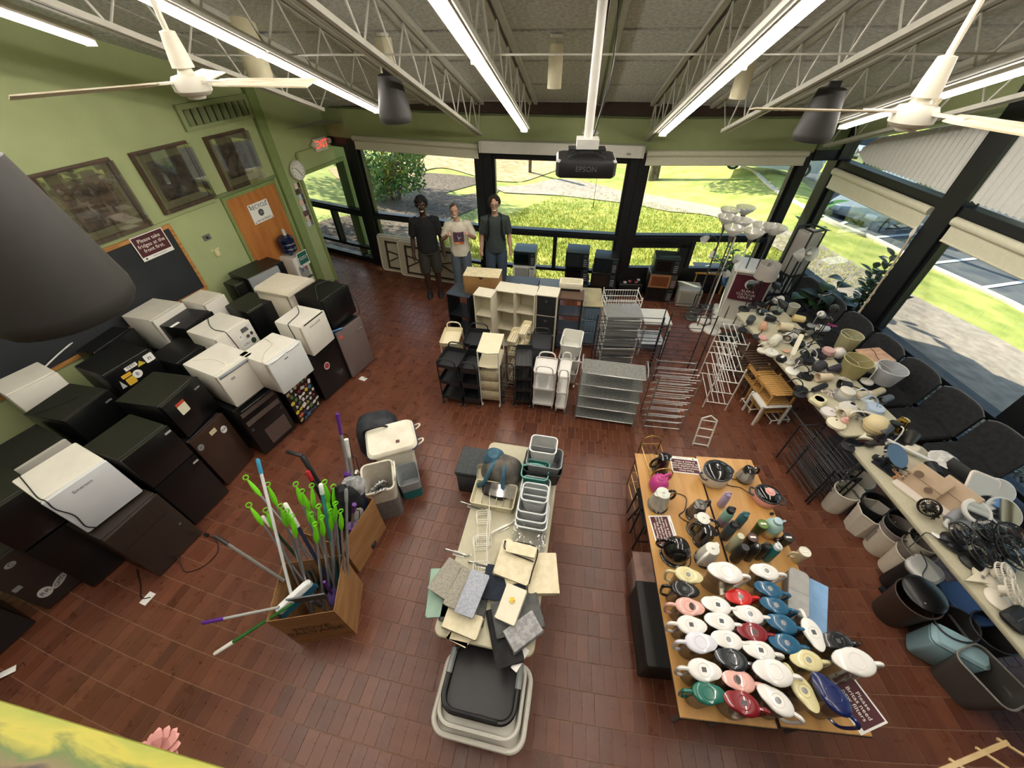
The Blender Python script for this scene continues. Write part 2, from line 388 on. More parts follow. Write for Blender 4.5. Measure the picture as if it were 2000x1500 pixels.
for i in range(4):
 A, B = pol(RB, AB[i]).xy, pol(RB, AB[i+1]).xy; A2, B2 = pol(RB-1.25, AB[i]).xy, pol(RB-1.25, AB[i+1]).xy
 mb = MB(); vs = [(p.x, p.y, z) for z in (2.95, 3.2) for p in (A, B, B2, A2)]
 mb.add(vs, [(3, 2, 1, 0), (4, 5, 6, 7), (0, 1, 5, 4), (1, 2, 6, 5), (2, 3, 7, 6), (3, 0, 4, 7)]); struct('trim_%d' % (4+i), mb, mat('#4a3d33', .8))
glass = clear('#f4faf6', .05, .01)
def window(n, A, B, posts, rails, panes, extra=()):
 """A -> B in plan, left to right; local x along it, y outwards"""
 yaw, L = frame2(A, B); t = thing('window_%d' % n, None, None, (A.x, A.y, 0), yaw); t['kind'] = 'structure'
 for x0, x1, y0, y1, z0, z1 in posts: box('mullion', black, t, x0, x1, y0, y1, z0, z1)
 for x0, x1, y0, y1, z0, z1 in rails: box('rail', black, t, x0, x1, y0, y1, z0, z1)
 for x0, x1, z0, z1 in panes: box('pane', glass, t, x0, x1, .055, .063, z0, z1)
 return t, L
def v2(a): return pol(RB, a).xy
WL = (v2(-14.75)-v2(-6.75)).length
for n, i, midx, low in ((1, 1, None, .42), (2, 2, 1.32, .42), (3, 3, 1.28, .53), (4, 0, 1.6, .36)):
 A, B = v2(AB[i]), v2(AB[i+1]); L = (B-A).length
 posts = [(0, .14, -.03, .16, 0, 2.5), (L-.14, L, -.03, .16, 0, 2.5), (.14, .19, .03, .13, 0, 2.4), (L-.19, L-.14, .03, .13, 0, 2.4)]
 rails = [(.14, L-.14, -.02, .14, 1.065, 1.14), (.14, L-.14, .0, .14, 0, .12), (.19, L-.19, .03, .13, low-.06 if n != 3 else .12, low), (.14, L-.14, .03, .13, 2.33, 2.4), (.19, L-.19, .02, .14, 1.14, 1.17)]
 panes = [(.19, L-.19, 1.17, 2.33)]
 if midx:
  posts.append((midx-.035, midx+.035, -.01, .13, low, 1.065)); panes += [(.19, midx-.035, low, 1.065), (midx+.035, L-.19, low, 1.065)]
  if n == 3: rails += [(.19, midx, .02, .12, .93, 1.065)]; posts += [(midx-.22, midx-.035, .02, .12, .53, 1.0)]
 else: panes.append((.19, L-.19, low, 1.065))
 if n in (2, 4): panes += [(.19, L-.19, .12, low-.06)]
 window(n, A, B, posts, rails, panes)
cw_ = thing('window_9', None, None); cw_['kind'] = 'structure'; ca, cb = v2(1.5), RP0; cd_ = (cb-ca).normalized()
for nm, m_, z0, z1 in (('rail', black, -.05, .3), ('pane', glass, .3, 2.4), ('rail', black, 2.4, 2.55), ('rail', dkgreen, 2.55, 3.3)):
 mb = MB(); e0, e1 = ca+cd_*.0, cb-cd_*.0; n2 = Vector((cd_.y, -cd_.x))*(-.004 if nm == 'pane' else -.06)
 vs = [(p.x, p.y, z) for z in (z0, z1) for p in (e0-n2, e1-n2, e1+n2, e0+n2)]
 mb.add(vs, [(3, 2, 1, 0), (4, 5, 6, 7), (0, 1, 5, 4), (1, 2, 6, 5), (2, 3, 7, 6), (3, 0, 4, 7)]); mb.build(nm, m_, cw_)
def shade(A, B, z0, z1, label, roll=.045, off=.05, grp='rolled up window shades'):
 yaw, L = frame2(A, B); t = thing('roller_shade', label, 'shade', (A.x, A.y, 0), yaw, grp)
 MB().cyl((.02, -off, z1), (L-.02, -off, z1), roll, n=16).build('roll', shadec, t)
 box('cloth', shadec, t, .03, L-.03, -off-.004, -off, z0+.02, z1); MB().tube([(.03, -off, z0+.012), (L-.03, -off, z0+.012)], .014, 8).build('hem_bar', shadec, t)
 return t
def lerp(A, B, t): return A+(B-A)*t
shade(lerp(v2(AB[1]), v2(AB[2]), .05), lerp(v2(AB[1]), v2(AB[2]), .985), 2.34, 2.52, 'cream roller shade over the back window nearest the green doorway')
shade(lerp(v2(AB[3]), v2(AB[4]), .02), lerp(v2(AB[3]), v2(AB[4]), .97), 2.33, 2.5, 'cream roller shade over the back window beside the plants corner')
A, B = v2(AB[2]), v2(AB[3]); yaw, L = frame2(A, B)
t = thing('projection_screen', 'long pale rolled up projection screen case above the middle back window', 'screen', (A.x, A.y, 0), yaw)
MB().rbox((L/2, -.1, 2.545), (L+.02, .15, .17), .03, .01).build('case', mat('#c9c8bd', .45, noise=.03), t)
box('end_cap', mat('#b9b8ae', .4), t, -.03, 0, -.175, -.03, 2.46, 2.63); box('end_cap', mat('#b9b8ae', .4), t, L, L+.03, -.175, -.03, 2.46, 2.63)
box('slot', black, t, .1, L-.1, -.12, -.1, 2.452, 2.462); box('badge', mat('#8d8c84', .4), t, L-.24, L-.17, -.177, -.174, 2.5, 2.53)
MB().tube([(1.95, -.1, 2.46), (1.95, -.1, 1.75)], .003, 4).tube([(1.95, -.1, 1.75), (1.95, -.1, 1.66)], .008, 6).build('pull_cord', black, t)
SILL = .72
t = None
PQ = [0, -2.08, -4.2, -6.32, -8.4, -10.5]
def rslab(mb, q0, q1, z0, z1, o0, o1, zt=None):
 a = [rw(q0, 0, o0), rw(q1, 0, o0), rw(q1, 0, o1), rw(q0, 0, o1)]
 vs = [(p.x, p.y, z0) for p in a]+[(p.x, p.y, z1 if zt is None else zceil_at(p)+zt) for p in a]
 return mb.add(vs, [(3, 2, 1, 0), (4, 5, 6, 7), (0, 1, 5, 4), (1, 2, 6, 5), (2, 3, 7, 6), (3, 0, 4, 7)])
mb = MB()
a = [rw(.3, 0), rw(-11, 0), rw(-11, 0, -.2), rw(.3, 0, -.2)]
vs = [(p.x, p.y, zceil_at(p)-.3) for p in a]+[(p.x, p.y, zceil_at(p)+.06) for p in a]
mb.add(vs, [(3, 2, 1, 0), (4, 5, 6, 7), (0, 1, 5, 4), (1, 2, 6, 5), (2, 3, 7, 6), (3, 0, 4, 7)])
struct('wall_right', mb, green)
mb = MB(); vs = [(p.x, p.y, zceil_at(p)-.36) for p in [rw(.3, 0, .05), rw(-11, 0, .05), rw(-11, 0, -.1), rw(.3, 0, -.1)]]; vs += [(x, y, z+.05) for x, y, z in vs]
mb.add(vs, [(3, 2, 1, 0), (4, 5, 6, 7), (0, 1, 5, 4), (1, 2, 6, 5), (2, 3, 7, 6), (3, 0, 4, 7)]); struct('trim_8', mb, mat('#7d8a66', .5))
blindm = mat('#d9dad6', .7, noise=.03, scale=40)
for i in range(5):
 q0, q1 = PQ[i], PQ[i+1]
 w_ = thing('window_%d' % (5+i), None, None); w_['kind'] = 'structure'
 def rp(name, m, *a, zt=None): return rslab(MB(), *a, zt=zt).build(name, m, w_)
 pw = .13 if i else .1
 rp('mullion', black, q0-pw, q0+pw, -.05, 2.4, -.16, .06, zt=-.02)
 rp('rail', black, q1+pw, q0-pw, 2.3, 2.42, -.14, .03); rp('rail', black, q1+pw, q0-pw, SILL-.06, SILL+.02, -.14, .03); rp('rail', black, q1+pw, q0-pw, -.05, .14, -.14, .03)
 rp('mullion', black, q1+pw, q1+pw+.05, .14, 2.3, -.12, 0); rp('mullion', black, q0-pw-.05, q0-pw, .14, 2.3, -.12, 0)
 rp('rail', black, q1+pw, q0-pw, .2, .26, -.12, 0); rp('mullion', black, (q0+q1)/2-.03, (q0+q1)/2+.03, .26, SILL-.06, -.12, 0)
 rp('pane', glass, q1+pw+.05, q0-pw-.05, SILL+.02, 2.3, -.068, -.06); rp('pane', glass, q1+pw, q0-pw, .26, SILL-.06, -.068, -.06)
 rp('pane', glass, q1+pw, q0-pw, 2.42, 2.6, -.068, -.06, zt=-.33)
 if i < 4:
  a_, b_ = rw(q0-pw-.03, 0, .02).xy, rw(q1+pw+.03, 0, .02).xy
  shade(a_, b_, 2.03, 2.27, ['cream roller shade at the head of the right window nearest the potted plants', 'cream roller shade hanging at the head of the second window of the right wall',
              'cream roller shade on the right wall past the frame edge', 'cream roller shade on the right wall far past the frame edge'][i], .05, .05)
 if i < 4:
  n = 46; mb = MB(); qa, qb = q0-pw-(.22 if i == 0 else .02), q1+pw+.02
  pts = []
  for k in range(n+1):
   q = qa+(qb-qa)*k/n; o = .02+(.03 if k % 2 else 0); p = rw(q, 0, o); zt = zceil_at(p)-.4
   zb = 2.47+(.03 if k % 2 else 0)
   if i == 0: e = max(0, 1-k/9)**2; zb += .16*e; zt -= .22*e
   pts += [(p.x, p.y, zb), (p.x, p.y, zt)]
  mb.add(pts, [(2*k, 2*k+2, 2*k+3, 2*k+1) for k in range(n)])
  b = thing('pleated_blind', ['white pleated blind with a sloping top above the first right hand window', 'white pleated blind with a sloping top above the second right hand window', 'white pleated blind above the third right hand window', 'white pleated blind above the fourth right hand window'][i], 'blind', (0, 0, 0), 0, 'pleated blinds under the roof')
  o = mb.build('cloth', blindm, b); s_ = o.modifiers.new('s', 'SOLIDIFY'); s_.thickness = .004
t = thing('shade_cord', 'frayed pale cord hanging down the black post between the right windows', 'cord')
c0, c1 = rw(-1.93, 2.0, .1), rw(-1.95, .78, .09); MB().tube(spl([c0, lerp(c0, c1, .4)+Vector((.02, 0, 0)), c1], 6), [.012]*12+[.02], 6).build('rope', mat('#c8b79a', .9, bump=.4), t); MB().lathe([(.01, -.06), (.03, -.02), (.026, .03), (.008, .07)], 10).build('tassel', mat('#e5e2da', .8), t, c0)
wallquad('wall_front', mat('#8f8a7e', .8), Vector((9, -3.2)), Vector((-9.6, -3.2)), -.2, -.02, None)
wallquad('wall_right_2', green, rw(-10.4, 0).xy, Vector((rw(-10.4, 0).x+.2, -3.4)), .2, -.02, None)
mb = MB(); slab(mb, 0, 0, 0, 0, 0, 0); mb = MB().bx(-9.6, 7, -3.2, -.75, 2.55, 2.8); struct('trim_9', mb, mat('#77664f', .7))            # gallery floor
A, B = pol(RB, AB[0]).xy, pol(RB+4.5, AB[0]).xy
wallquad('wall_left_2', green, A, B, -.15, -.02, 3.4)
wallquad('wall_left_3', green, B, lw(-.2, 0, -.2).xy, -.15, -.02, 3.4)
mb = MB(); mb.add([(p.x, p.y, 2.75) for p in (A, v2(AB[1]), lw(-.2, 0, -.18).xy, B)], [(0, 1, 2, 3)]); struct('ceiling_2', mb, mat('#b8b5a8', .8))
def gdist(x, y):
 p = Vector((x, y)); return max(RB-(p-CEN).length, -((p-RP0).dot(RN)))
def gz(x, y): return -.12-.19*max(0, min(13, gdist(x, y)-1.6))
def G(px, py):
 r = ray(px, py); t = 1.0
 for i in range(400):
  x, y, z = r.x*t, r.y*t, CAMZ+r.z*t
  if z < gz(x, y): break
  t += .08
 return Vector((x, y, gz(x, y)))
grass_m = mat2('#8f9a40', '#c4bf62', 1.3, .8, .35, .65, bump=.3, detail=8)
mb = MB(); nx, ny = 90, 90; X0, X1, Y0, Y1 = -22, 34, -8, 44
for j in range(ny+1):
 for i in range(nx+1):
  x, y = X0+(X1-X0)*i/nx, Y0+(Y1-Y0)*j/ny; mb.v.append((x, y, gz(x, y)-(.3 if gdist(x, y) < .05 else 0)))
for j in range(ny):
 for i in range(nx): mb.f.append((j*(nx+1)+i, j*(nx+1)+i+1, (j+1)*(nx+1)+i+1, (j+1)*(nx+1)+i)); mb.s.append(True)
struct('ground', mb, grass_m)['kind'] = 'structure'
def strip(name, ea, eb, m, up=.03, na=8, nl=10):
 A = spl([Vector((p.x, p.y, 0)) for p in ea], nl); B = spl([Vector((p.x, p.y, 0)) for p in eb], nl); n = min(len(A), len(B)); mb = MB()
 def at(L, u): f = u*(len(L)-1); i = min(int(f), len(L)-2); return L[i].lerp(L[i+1], f-i)
 for i in range(n):
  for j in range(na+1):
   p = at(A, i/(n-1)).lerp(at(B, i/(n-1)), j/na); mb.v.append((p.x, p.y, gz(p.x, p.y)+up))
 for i in range(n-1):
  for j in range(na): mb.f.append((i*(na+1)+j, i*(na+1)+j+1, (i+1)*(na+1)+j+1, (i+1)*(na+1)+j)); mb.s.append(True)
 return struct(name, mb, m)
concrete = mat('#a8978a', .9, noise=.25, scale=5, bump=.2); asphalt = mat2('#4d5058', '#6c6a68', 1.2, .9, .35, .65, bump=.2, detail=9)
mulch_m = mat2('#4b3a33', '#84705f', 9, .95, .35, .65, bump=.8, detail=8); gravel_m = mat2('#4a4a48', '#d9d6cf', 22, .9, .42, .62, bump=1, detail=5)
strip('path', [G(960, 366), G(1090, 351), G(1223, 376), G(1300, 388), G(1400, 408), G(1560, 460), G(1763, 571), G(1990, 690), G(2200, 860)],
      [G(985, 378), G(1100, 384), G(1223, 399), G(1300, 414), G(1396, 426), G(1500, 480), rw(-.8, 0, -1.3), rw(-3, 0, -1.1), rw(-7, 0, -1.1)], concrete, .04)
strip('path_2', [G(640, 330), G(830, 297), G(1000, 285), G(1300, 275)], [G(700, 392), G(850, 330), G(985, 356), G(1130, 318)], mat2('#b98f62', '#d8bd93', 3, .9, .35, .65, detail=8), .035)
strip('mulch_bed', [pol(RB-.1, -34), pol(RB-.1, -27), pol(RB-.1, -24), G(720, 436), G(800, 405), G(870, 378), G(945, 357)], [pol(RB-12, -46), pol(RB-11, -40), pol(RB-9, -34), G(700, 340), G(800, 338), G(880, 342), G(945, 350)], mulch_m, .03)
strip('gravel_bed', [rw(1.2, 0, -.12), rw(-2, 0, -.12), rw(-6, 0, -.12), rw(-11, 0, -.12)], [rw(1.2, 0, -1.15), rw(-2, 0, -1.15), rw(-6, 0, -1.15), rw(-11, 0, -1.15)], gravel_m, .03, 4, 4)
ck = [G(1440, 326), G(1471, 336), G(1510, 371), G(1600, 425), G(1671, 458), G(1698, 467), G(1802, 519), G(1932, 579), G(2000, 612), G(2150, 700)]
strip('parking_lot', ck, [p+Vector((17, 3, 0)) for p in ck], asphalt, .02)
mb = MB(); mb.tube([(p.x, p.y, p.z+.03) for p in spl(ck, 5)], .09, 6); struct('kerb', mb, mat('#c8beb0', .9))
white = mat('#e8e8e4', .7, noise=.08)
for a, b in (((1707, 466), (1850, 454)), ((1802, 519), (1967, 500)), ((1905, 566), (2000, 552)), ((1640, 440), (1700, 420))):
 p, q = G(*a), G(*b); q = p+(q-p).normalized()*4.8; d = (q-p).normalized(); n = Vector((-d.y, d.x, 0))*.06; mb = MB()
 vs = []
 for i in range(7):
  c = p.lerp(q, i/6)
  for k in (-1, 1): e = c+n*k; vs.append((e.x, e.y, gz(e.x, e.y)+.035))
 mb.add(vs, [(2*i, 2*i+1, 2*i+3, 2*i+2) for i in range(6)]); struct('road_marking', mb, white)
mb = MB(); tv = []
while len(mb.f) < 60000:
 a = rnd.uniform(-21.5, 14); R = RB-.25-abs(rnd.gauss(0, 1))*5.5; p = pol(R, a); d = gdist(p.x, p.y)
 if (p.xy-RP0).dot(RN) < 0 and d < 2.6 and p.y < 7: continue
 z = gz(p.x, p.y); h = rnd.uniform(.04, .11); t = rnd.random()
 for k in range(3):
  b = rnd.uniform(0, 6.3); x, y = p.x+rnd.uniform(-.06, .06), p.y+rnd.uniform(-.06, .06); w_ = .007+.004*rnd.random()
  mb.add([(x-w_*sin(b), y+w_*cos(b), z), (x+w_*sin(b), y-w_*cos(b), z), (x+cos(b)*h*.5, y+sin(b)*h*.5, z+h)], [(0, 1, 2)]); tv.append(t)
o = mb.build('grass', tinted('grass_blade', ['#7d9a30', '#a8b444', '#dccf6c', '#b8b850'], .7, bump=0)); tint_mesh(o.data, tv)
tag(o, 'sunlit lawn grass growing outside the windows', 'grass', kind='stuff')
mb = MB(); tv = []
for i in range(6000):
 p = rw(rnd.uniform(-10, .6), 0, -rnd.uniform(.2, 1.15)); r = rnd.uniform(.012, .034); z = gz(p.x, p.y)+.03; a = rnd.random()*6
 mb.add([(p.x+r*cos(a), p.y+r*sin(a), z), (p.x+r*cos(a+2.2), p.y+r*sin(a+2.2), z), (p.x+r*cos(a+4), p.y+r*sin(a+4), z), (p.x, p.y, z+r*.8)], [(0, 1, 3), (1, 2, 3), (2, 0, 3)]); tv += [rnd.random()]*3
o = mb.build('gravel', tinted('stone', ['#3d3d3c', '#8d8b86', '#e2dfd8', '#6d6a66'], .8, bump=0)); tint_mesh(o.data, tv)
tag(o, 'loose grey and white gravel along the outside of the right windows', 'gravel', kind='stuff')
mb = MB(); tv = []
for i in range(5000):
 p = pol(RB-rnd.uniform(.3, 7), rnd.uniform(-36, -20)); r = rnd.uniform(.02, .05); z = gz(p.x, p.y)+.035; a = rnd.random()*6
 mb.add([(p.x+r*cos(a), p.y+r*sin(a), z), (p.x+r*.4*cos(a+1.6), p.y+r*.4*sin(a+1.6), z+.02*rnd.random()), (p.x-r*cos(a), p.y-r*sin(a), z+.02*rnd.random())], [(0, 1, 2)]); tv += [rnd.random()]
o = mb.build('wood_chips', tinted('chip', ['#3a2d28', '#6d5a4c', '#a08c78', '#54443a'], .9, bump=0)); tint_mesh(o.data, tv)
tag(o, 'brown wood chip mulch covering the bed outside the left windows', 'mulch', kind='stuff')
leafm = tinted('leaf', ['#33552a', '#4f7d33', '#7fa345', '#9fae4a'], .5, bump=0); bark = mat2('#4a3d34', '#75675a', 12, .9, stretch=(1, 1, .25), bump=.8)
def foliage(mb, tv, c, r, n, size, rz=1.0):
 for i in range(n):
  while True:
   d = Vector((rnd.uniform(-1, 1), rnd.uniform(-1, 1), rnd.uniform(-1, 1)))
   if .35 < d.length < 1: break
  p = Vector((c.x+d.x*r, c.y+d.y*r, c.z+d.z*r*rz)); a = Vector((rnd.gauss(0, 1), rnd.gauss(0, 1), rnd.gauss(-.4, .7))).normalized()*size*rnd.uniform(.6, 1.3); b = a.orthogonal().normalized()*a.length*.45
  mb.add([p-a, p+b, p+a, p-b], [(0, 1, 2, 3)]); tv.append(rnd.random())
def tree(base, h, tr, crowns, label, cat='tree', name='tree', n=1500, leaf=.09, lean=(0, 0)):
 t = thing(name, label, cat, base); top = Vector((lean[0], lean[1], h))
 MB().tube([(0, 0, -.2), (lean[0]*.3, lean[1]*.3, h*.35), tuple(top)], [tr*1.25, tr, tr*.7], 10).build('trunk', bark, t)
 mb = MB(); tv = []; br = MB()
 for cx, cy, cz, r in crowns:
  c = Vector((cx, cy, cz)); foliage(mb, tv, c, r, int(n*r*r), leaf); br.tube([tuple(top*.8), tuple(c)], [tr*.4, tr*.12], 5)
 br.build('branch', bark, t); o = mb.build('foliage', leafm, t); tint_mesh(o.data, tv); o['kind'] = 'stuff'
 return t
b = G(775, 392)
t = thing('shrub', 'leafy green shrub growing in the mulch outside the left window', 'shrub', b); mb = MB(); tv = []
for i in range(9):
 a = i*2.4; c = Vector((cos(a)*.75, sin(a)*.6, rnd.uniform(.25, 2.2))); foliage(mb, tv, c, .7, 420, .085)
o = mb.build('foliage', leafm, t); tint_mesh(o.data, tv); o['kind'] = 'stuff'; mb = MB()
for i in range(7): a = i*.9; mb.tube([(cos(a)*.1, sin(a)*.1, -.1), (cos(a)*.7, sin(a)*.6, 2)], [.03, .008], 5)
mb.build('stem', bark, t)
tb = G(1275, 352); tree(tb, 6.5, .24, [(0, 0, 7.5, 2.4), (2, 1, 7, 2), (-2, .5, 7.2, 2.1), (0, -2, 6.8, 1.9)], 'tree trunk on the lawn beyond the middle black window post', n=420, leaf=.14)
tb = G(1590, 412); tree(tb, 9, .2, [(0, 0, 10, 2), (1.5, 1.5, 10.2, 2.2), (-1.5, 1, 9.8, 1.9)], 'tree trunk seen between the black corner posts by the parking lot', n=420, leaf=.14, lean=(.3, .2))
for i, (px, py, hh, lab) in enumerate(((700, 330, 7.5, 'tall tree beyond the shrub outside the left window'), (560, 430, 6, 'tree outside the passage window past the green doorway'))):
 tree(G(px, py)+Vector((-3.5, 2.5, 0)), hh, .22, [(0, 0, hh+.6, 2.2), (1.8, .4, hh, 1.9), (-1.5, -.6, hh+.2, 2)], lab, n=420, leaf=.14)
t = thing('signpost', 'dark wooden post standing on the far lawn beyond the middle window', 'post', G(1035, 338)); box('shaft', bark, t, -.09, .09, -.09, .09, -.2, 3.0); box('cap', bark, t, -.11, .11, -.11, .11, 3.0, 3.06)
def car(loc, rz, label, paint, L=3.95, W=1.72, H=1.5, suv=False):
 t = thing('car', label, 'car', loc, rz); pm_ = mat(paint, .25, .35, noise=.02, coat=.6); dk = mat('#15181b', .15, noise=.02, coat=.5); h0 = .22
 prof = [(-L/2, .5), (-L/2+.04, .75), (-L/2+.3, .88), (-L/2+.95, .98), (-L/2+1.0, .99), (L/2-.25, 1.0), (L/2-.02, .9), (L/2, .5), (L/2-.05, h0), (-L/2+.08, h0)]
 def body(pr, ins): return [[(x, y*W/2*k, z) for x, z in pr] for y, k in ((-1, ins), (-.93, 1), (.93, 1), (1, ins))]
 rings = []
 for y, sc_ in ((-W/2, .97), (-W/2+.08, 1.0), (0, 1.0), (W/2-.08, 1.0), (W/2, .97)): rings.append([(x*sc_, y, .6+(z-.6)*sc_) for x, z in prof])
 MB().loft(rings).build('body', pm_, t)
 r1, r2 = -L/2+(.95 if not suv else 1.05), L/2-.12; top = H
 cab = [(r1, .97), (r1+.75, top-.06), (r1+1.1, top), (r2-.5, top-.02), (r2-.05, .98)]
 rings = [[(x, y, z) for x, z in cab] for y in (-W/2+.1, W/2-.1)]
 rings = [[(x, s*(W/2-.08-(z-.97)*.28), z) for x, z in cab] for s in (-1, 1)]
 MB().loft(rings).build('cabin', dk, t)
 roof = [(r1+.68, top-.05), (r1+1.1, top+.015), (r2-.5, top), (r2-.33, top-.1)]; k = W/2-.08-(top-.97)*.28+.015
 MB().loft([[(x, s*k, z) for x, z in roof]+[(x, s*k, z-.04) for x, z in reversed(roof)] for s in (-1, 1)], sm=False).build('roof', pm_, t)
 for s in (-1, 1):
  MB().bar((r1+1.55, s*(W/2-.09), .98), (r1+1.5, s*k, top-.03), .07).build('pillar', pm_, t)
  MB().bar((r2-.35, s*(W/2-.1), .98), (r2-.45, s*k, top-.03), .12).build('pillar', pm_, t)
  MB().rbox((r1+.45, s*(W/2+.06), 1.0), (.1, .16, .11), .03, .02).build('mirror', pm_, t)
  MB().rbox((-L/2+.13, s*(W/2-.28), .72), (.3, .34, .15), .06, .03).build('headlight', mat('#e9eef2', .1, noise=.02), t)
  box('door_seam', dk, t, r1+1.5, r1+1.512, s*W/2-.003, s*W/2+.003, .3, .97); MB().rbox((r1+1.7, s*W/2, .88), (.17, .03, .03), .01, .01).build('handle', pm_, t)
  for x in (-L/2+.72, L/2-.68):
   w_ = MB().cyl((x, s*(W/2-.2), .31), (x, s*(W/2+.01), .31), .31, n=24).build('wheel', mat('#16171a', .8), t)
   mb = MB().lathe([(.2, 0), (.2, .015)], 20)
   for q in range(9): a = q*2*pi/9; mb.bar((0, 0, .02), (.2*cos(a), .2*sin(a), .02), .03, .02)
   mb.build('rim', mat('#c9ccd0', .3, .6), w_, (x, s*(W/2+.012), .31), rot=(-s*pi/2, 0, 0))
 box('grille', dk, t, -L/2-.012, -L/2+.05, -.5, .5, .42, .56); box('number_plate', white, t, -L/2-.02, -L/2, -.26, .26, .33, .43)
 return t
pw1, pw2 = G(1692, 455), G(1790, 443); d = pw2-pw1; yaw = math.atan2(d.y, d.x); mid = (pw1+pw2)/2; n = Vector((-sin(yaw), cos(yaw), 0))
car(mid+n*.85, yaw, 'silver hatchback parked outside the first right hand window', '#a9b0b4')
p = G(1508, 352); car(p+Vector((.6, 1.8, 0)), rad(150), 'white car parked at the far edge of the lawn', '#dfe2e4', 4.4, 1.8, 1.6, True)
p = G(1640, 335); car(p+Vector((2.5, 2.5, 0)), rad(40), 'white car parked beyond the black corner posts', '#e4e6e8')
jm = mat('#b9b8ad', .55, noise=.06); rodm = mat('#c4c3b8', .5, noise=.05)
def chz(s): return 2.66+SLP*(7.32-s)
webd = {}
JL = [(-3.4, 5.6, 'joist nearest the green wall, ending before the pilaster'), (-2.53, 5.45, 'joist carrying the light strip nearest the green wall'), (-1.69, 7.12, 'joist left of the middle light strip, reaching the header'),
      (-.84, 6.5, 'joist carrying the light strip left of the projector'), (.97, 7.42, 'joist carrying the light strip right of the projector'), (1.83, 6.45, 'joist over the hanging lamp tables, right of the projector'),
      (2.76, 5.9, 'joist carrying the light strip by the right hand fan'), (3.62, 7.4, 'joist nearest the right hand glazing')]
for v, se, lab in JL:
 st = 7.9
 while (sv(st, v, 0).xy-CEN).length < RB+.05: st -= .02
 o0 = sv(-2.4, v, 0); t = thing('roof_joist', 'pale grey steel open web '+lab, 'joist', (o0.x, o0.y, 0), pi/2-AZS, 'open web roof joists')
 def L_(s, z, y=0): return (s+2.4, y, z)
 s0 = -2.4; mb = MB()
 for y in (-.045, .045): mb.bar(L_(s0, zceil(s0)-.03, y), L_(st, zceil(st)-.03, y), .05, .045)
 mb.build('top_chord', jm, t); mb = MB()
 for y in (-.03, .03): mb.bar(L_(s0, chz(s0), y), L_(se, chz(se), y), .036, .04)
 mb.build('bottom_chord', jm, t)
 s = se-.05; k = 0; dz = zceil(0)-chz(0)-.05
 while s > .2:
  for sgn in (1, -1):
   key = sgn
   if key not in webd:
    ds = -.29; webd[key] = MB().tube([(0, 0, 0), (ds, 0, dz-SLP*ds)] if sgn > 0 else [(ds, 0, dz-SLP*ds), (2*ds, 0, -SLP*2*ds)], .009, 5).build('web_rod', rodm, t, L_(s, chz(s)))
   else: link('web_rod', webd[key].data, t, L_(s, chz(s)))
  s -= .58
 MB().tube([L_(se-.05, chz(se)), L_(min(st, se+.42), zceil(min(st, se+.42))-.04)], .009, 5).build('end_rod', rodm, t)
for s, lab in ((3.85, 'thin steel bridging rod crossing all roof joists'), (1.2, 'thin steel bridging rod crossing the joists near the gallery')):
 t = thing('bridging_rod', lab, 'rod', sv(s, -3.5, chz(s)+.03), -AZS); MB().tube([(0, 0, 0), (7.3, 0, 0)], .008, 5).build('rod', rodm, t)
 for v, _, _ in JL: box('clip', rodm, t, v+3.5-.02, v+3.5+.02, -.012, .012, -.012, .012)
ledm = emit('#fff6ea', LED); housing = mat('#b7b0a0', .5, noise=.03)
LT = [(-3.78, [(3.36, .7), (.7, -2)]), (-2.56, [(5.44, 3.6), (3.6, .95), (.95, -1.7)]), (-.87, [(6.45, 3.74), (3.74, 1.05), (1.05, -1.6)]), (1.06, [(6.53, 3.85), (3.85, 1.15), (1.15, -1.5)]), (2.93, [(5.82, 3.1), (3.1, .4), (.4, -2.2)])]
words = ['leftmost', 'second from left', 'middle', 'fourth from left', 'rightmost']; w2 = ['end section toward the windows', 'middle section', 'section toward the gallery']
for i, (v, secs) in enumerate(LT):
 for k, (a, b) in enumerate(secs):
  z = chz(a); c0 = sv(a, v, z); t = thing('strip_light', 'glowing white LED strip light, %s of the %s run' % (w2[k] if len(secs) == 3 else w2[0::2][k], words[i]), 'light', c0, pi/2-AZS, 'LED strip lights on the joists')
  l_ = b-a+.02; dz = -SLP*(b-a+.02)
  MB().loft([[(x, y, zz+z0) for y, z0 in ((-.055, -.03), (-.035, .025), (.035, .025), (.055, -.03))] for x, zz in ((0, 0), (l_, dz))], sm=False).build('housing', housing, t)
  MB().loft([[(x, y, zz+z0) for y, z0 in ((-.032, -.032), (-.024, -.058), (.024, -.058), (.032, -.032))] for x, zz in ((-.01, 0), (l_+.01, dz))], sm=False).build('diffuser', ledm, t)
  box('end_cap', housing, t, -.006, .004, -.05, .05, -.06, .02)
fanw = mat('#e6e1cf', .45, noise=.04)
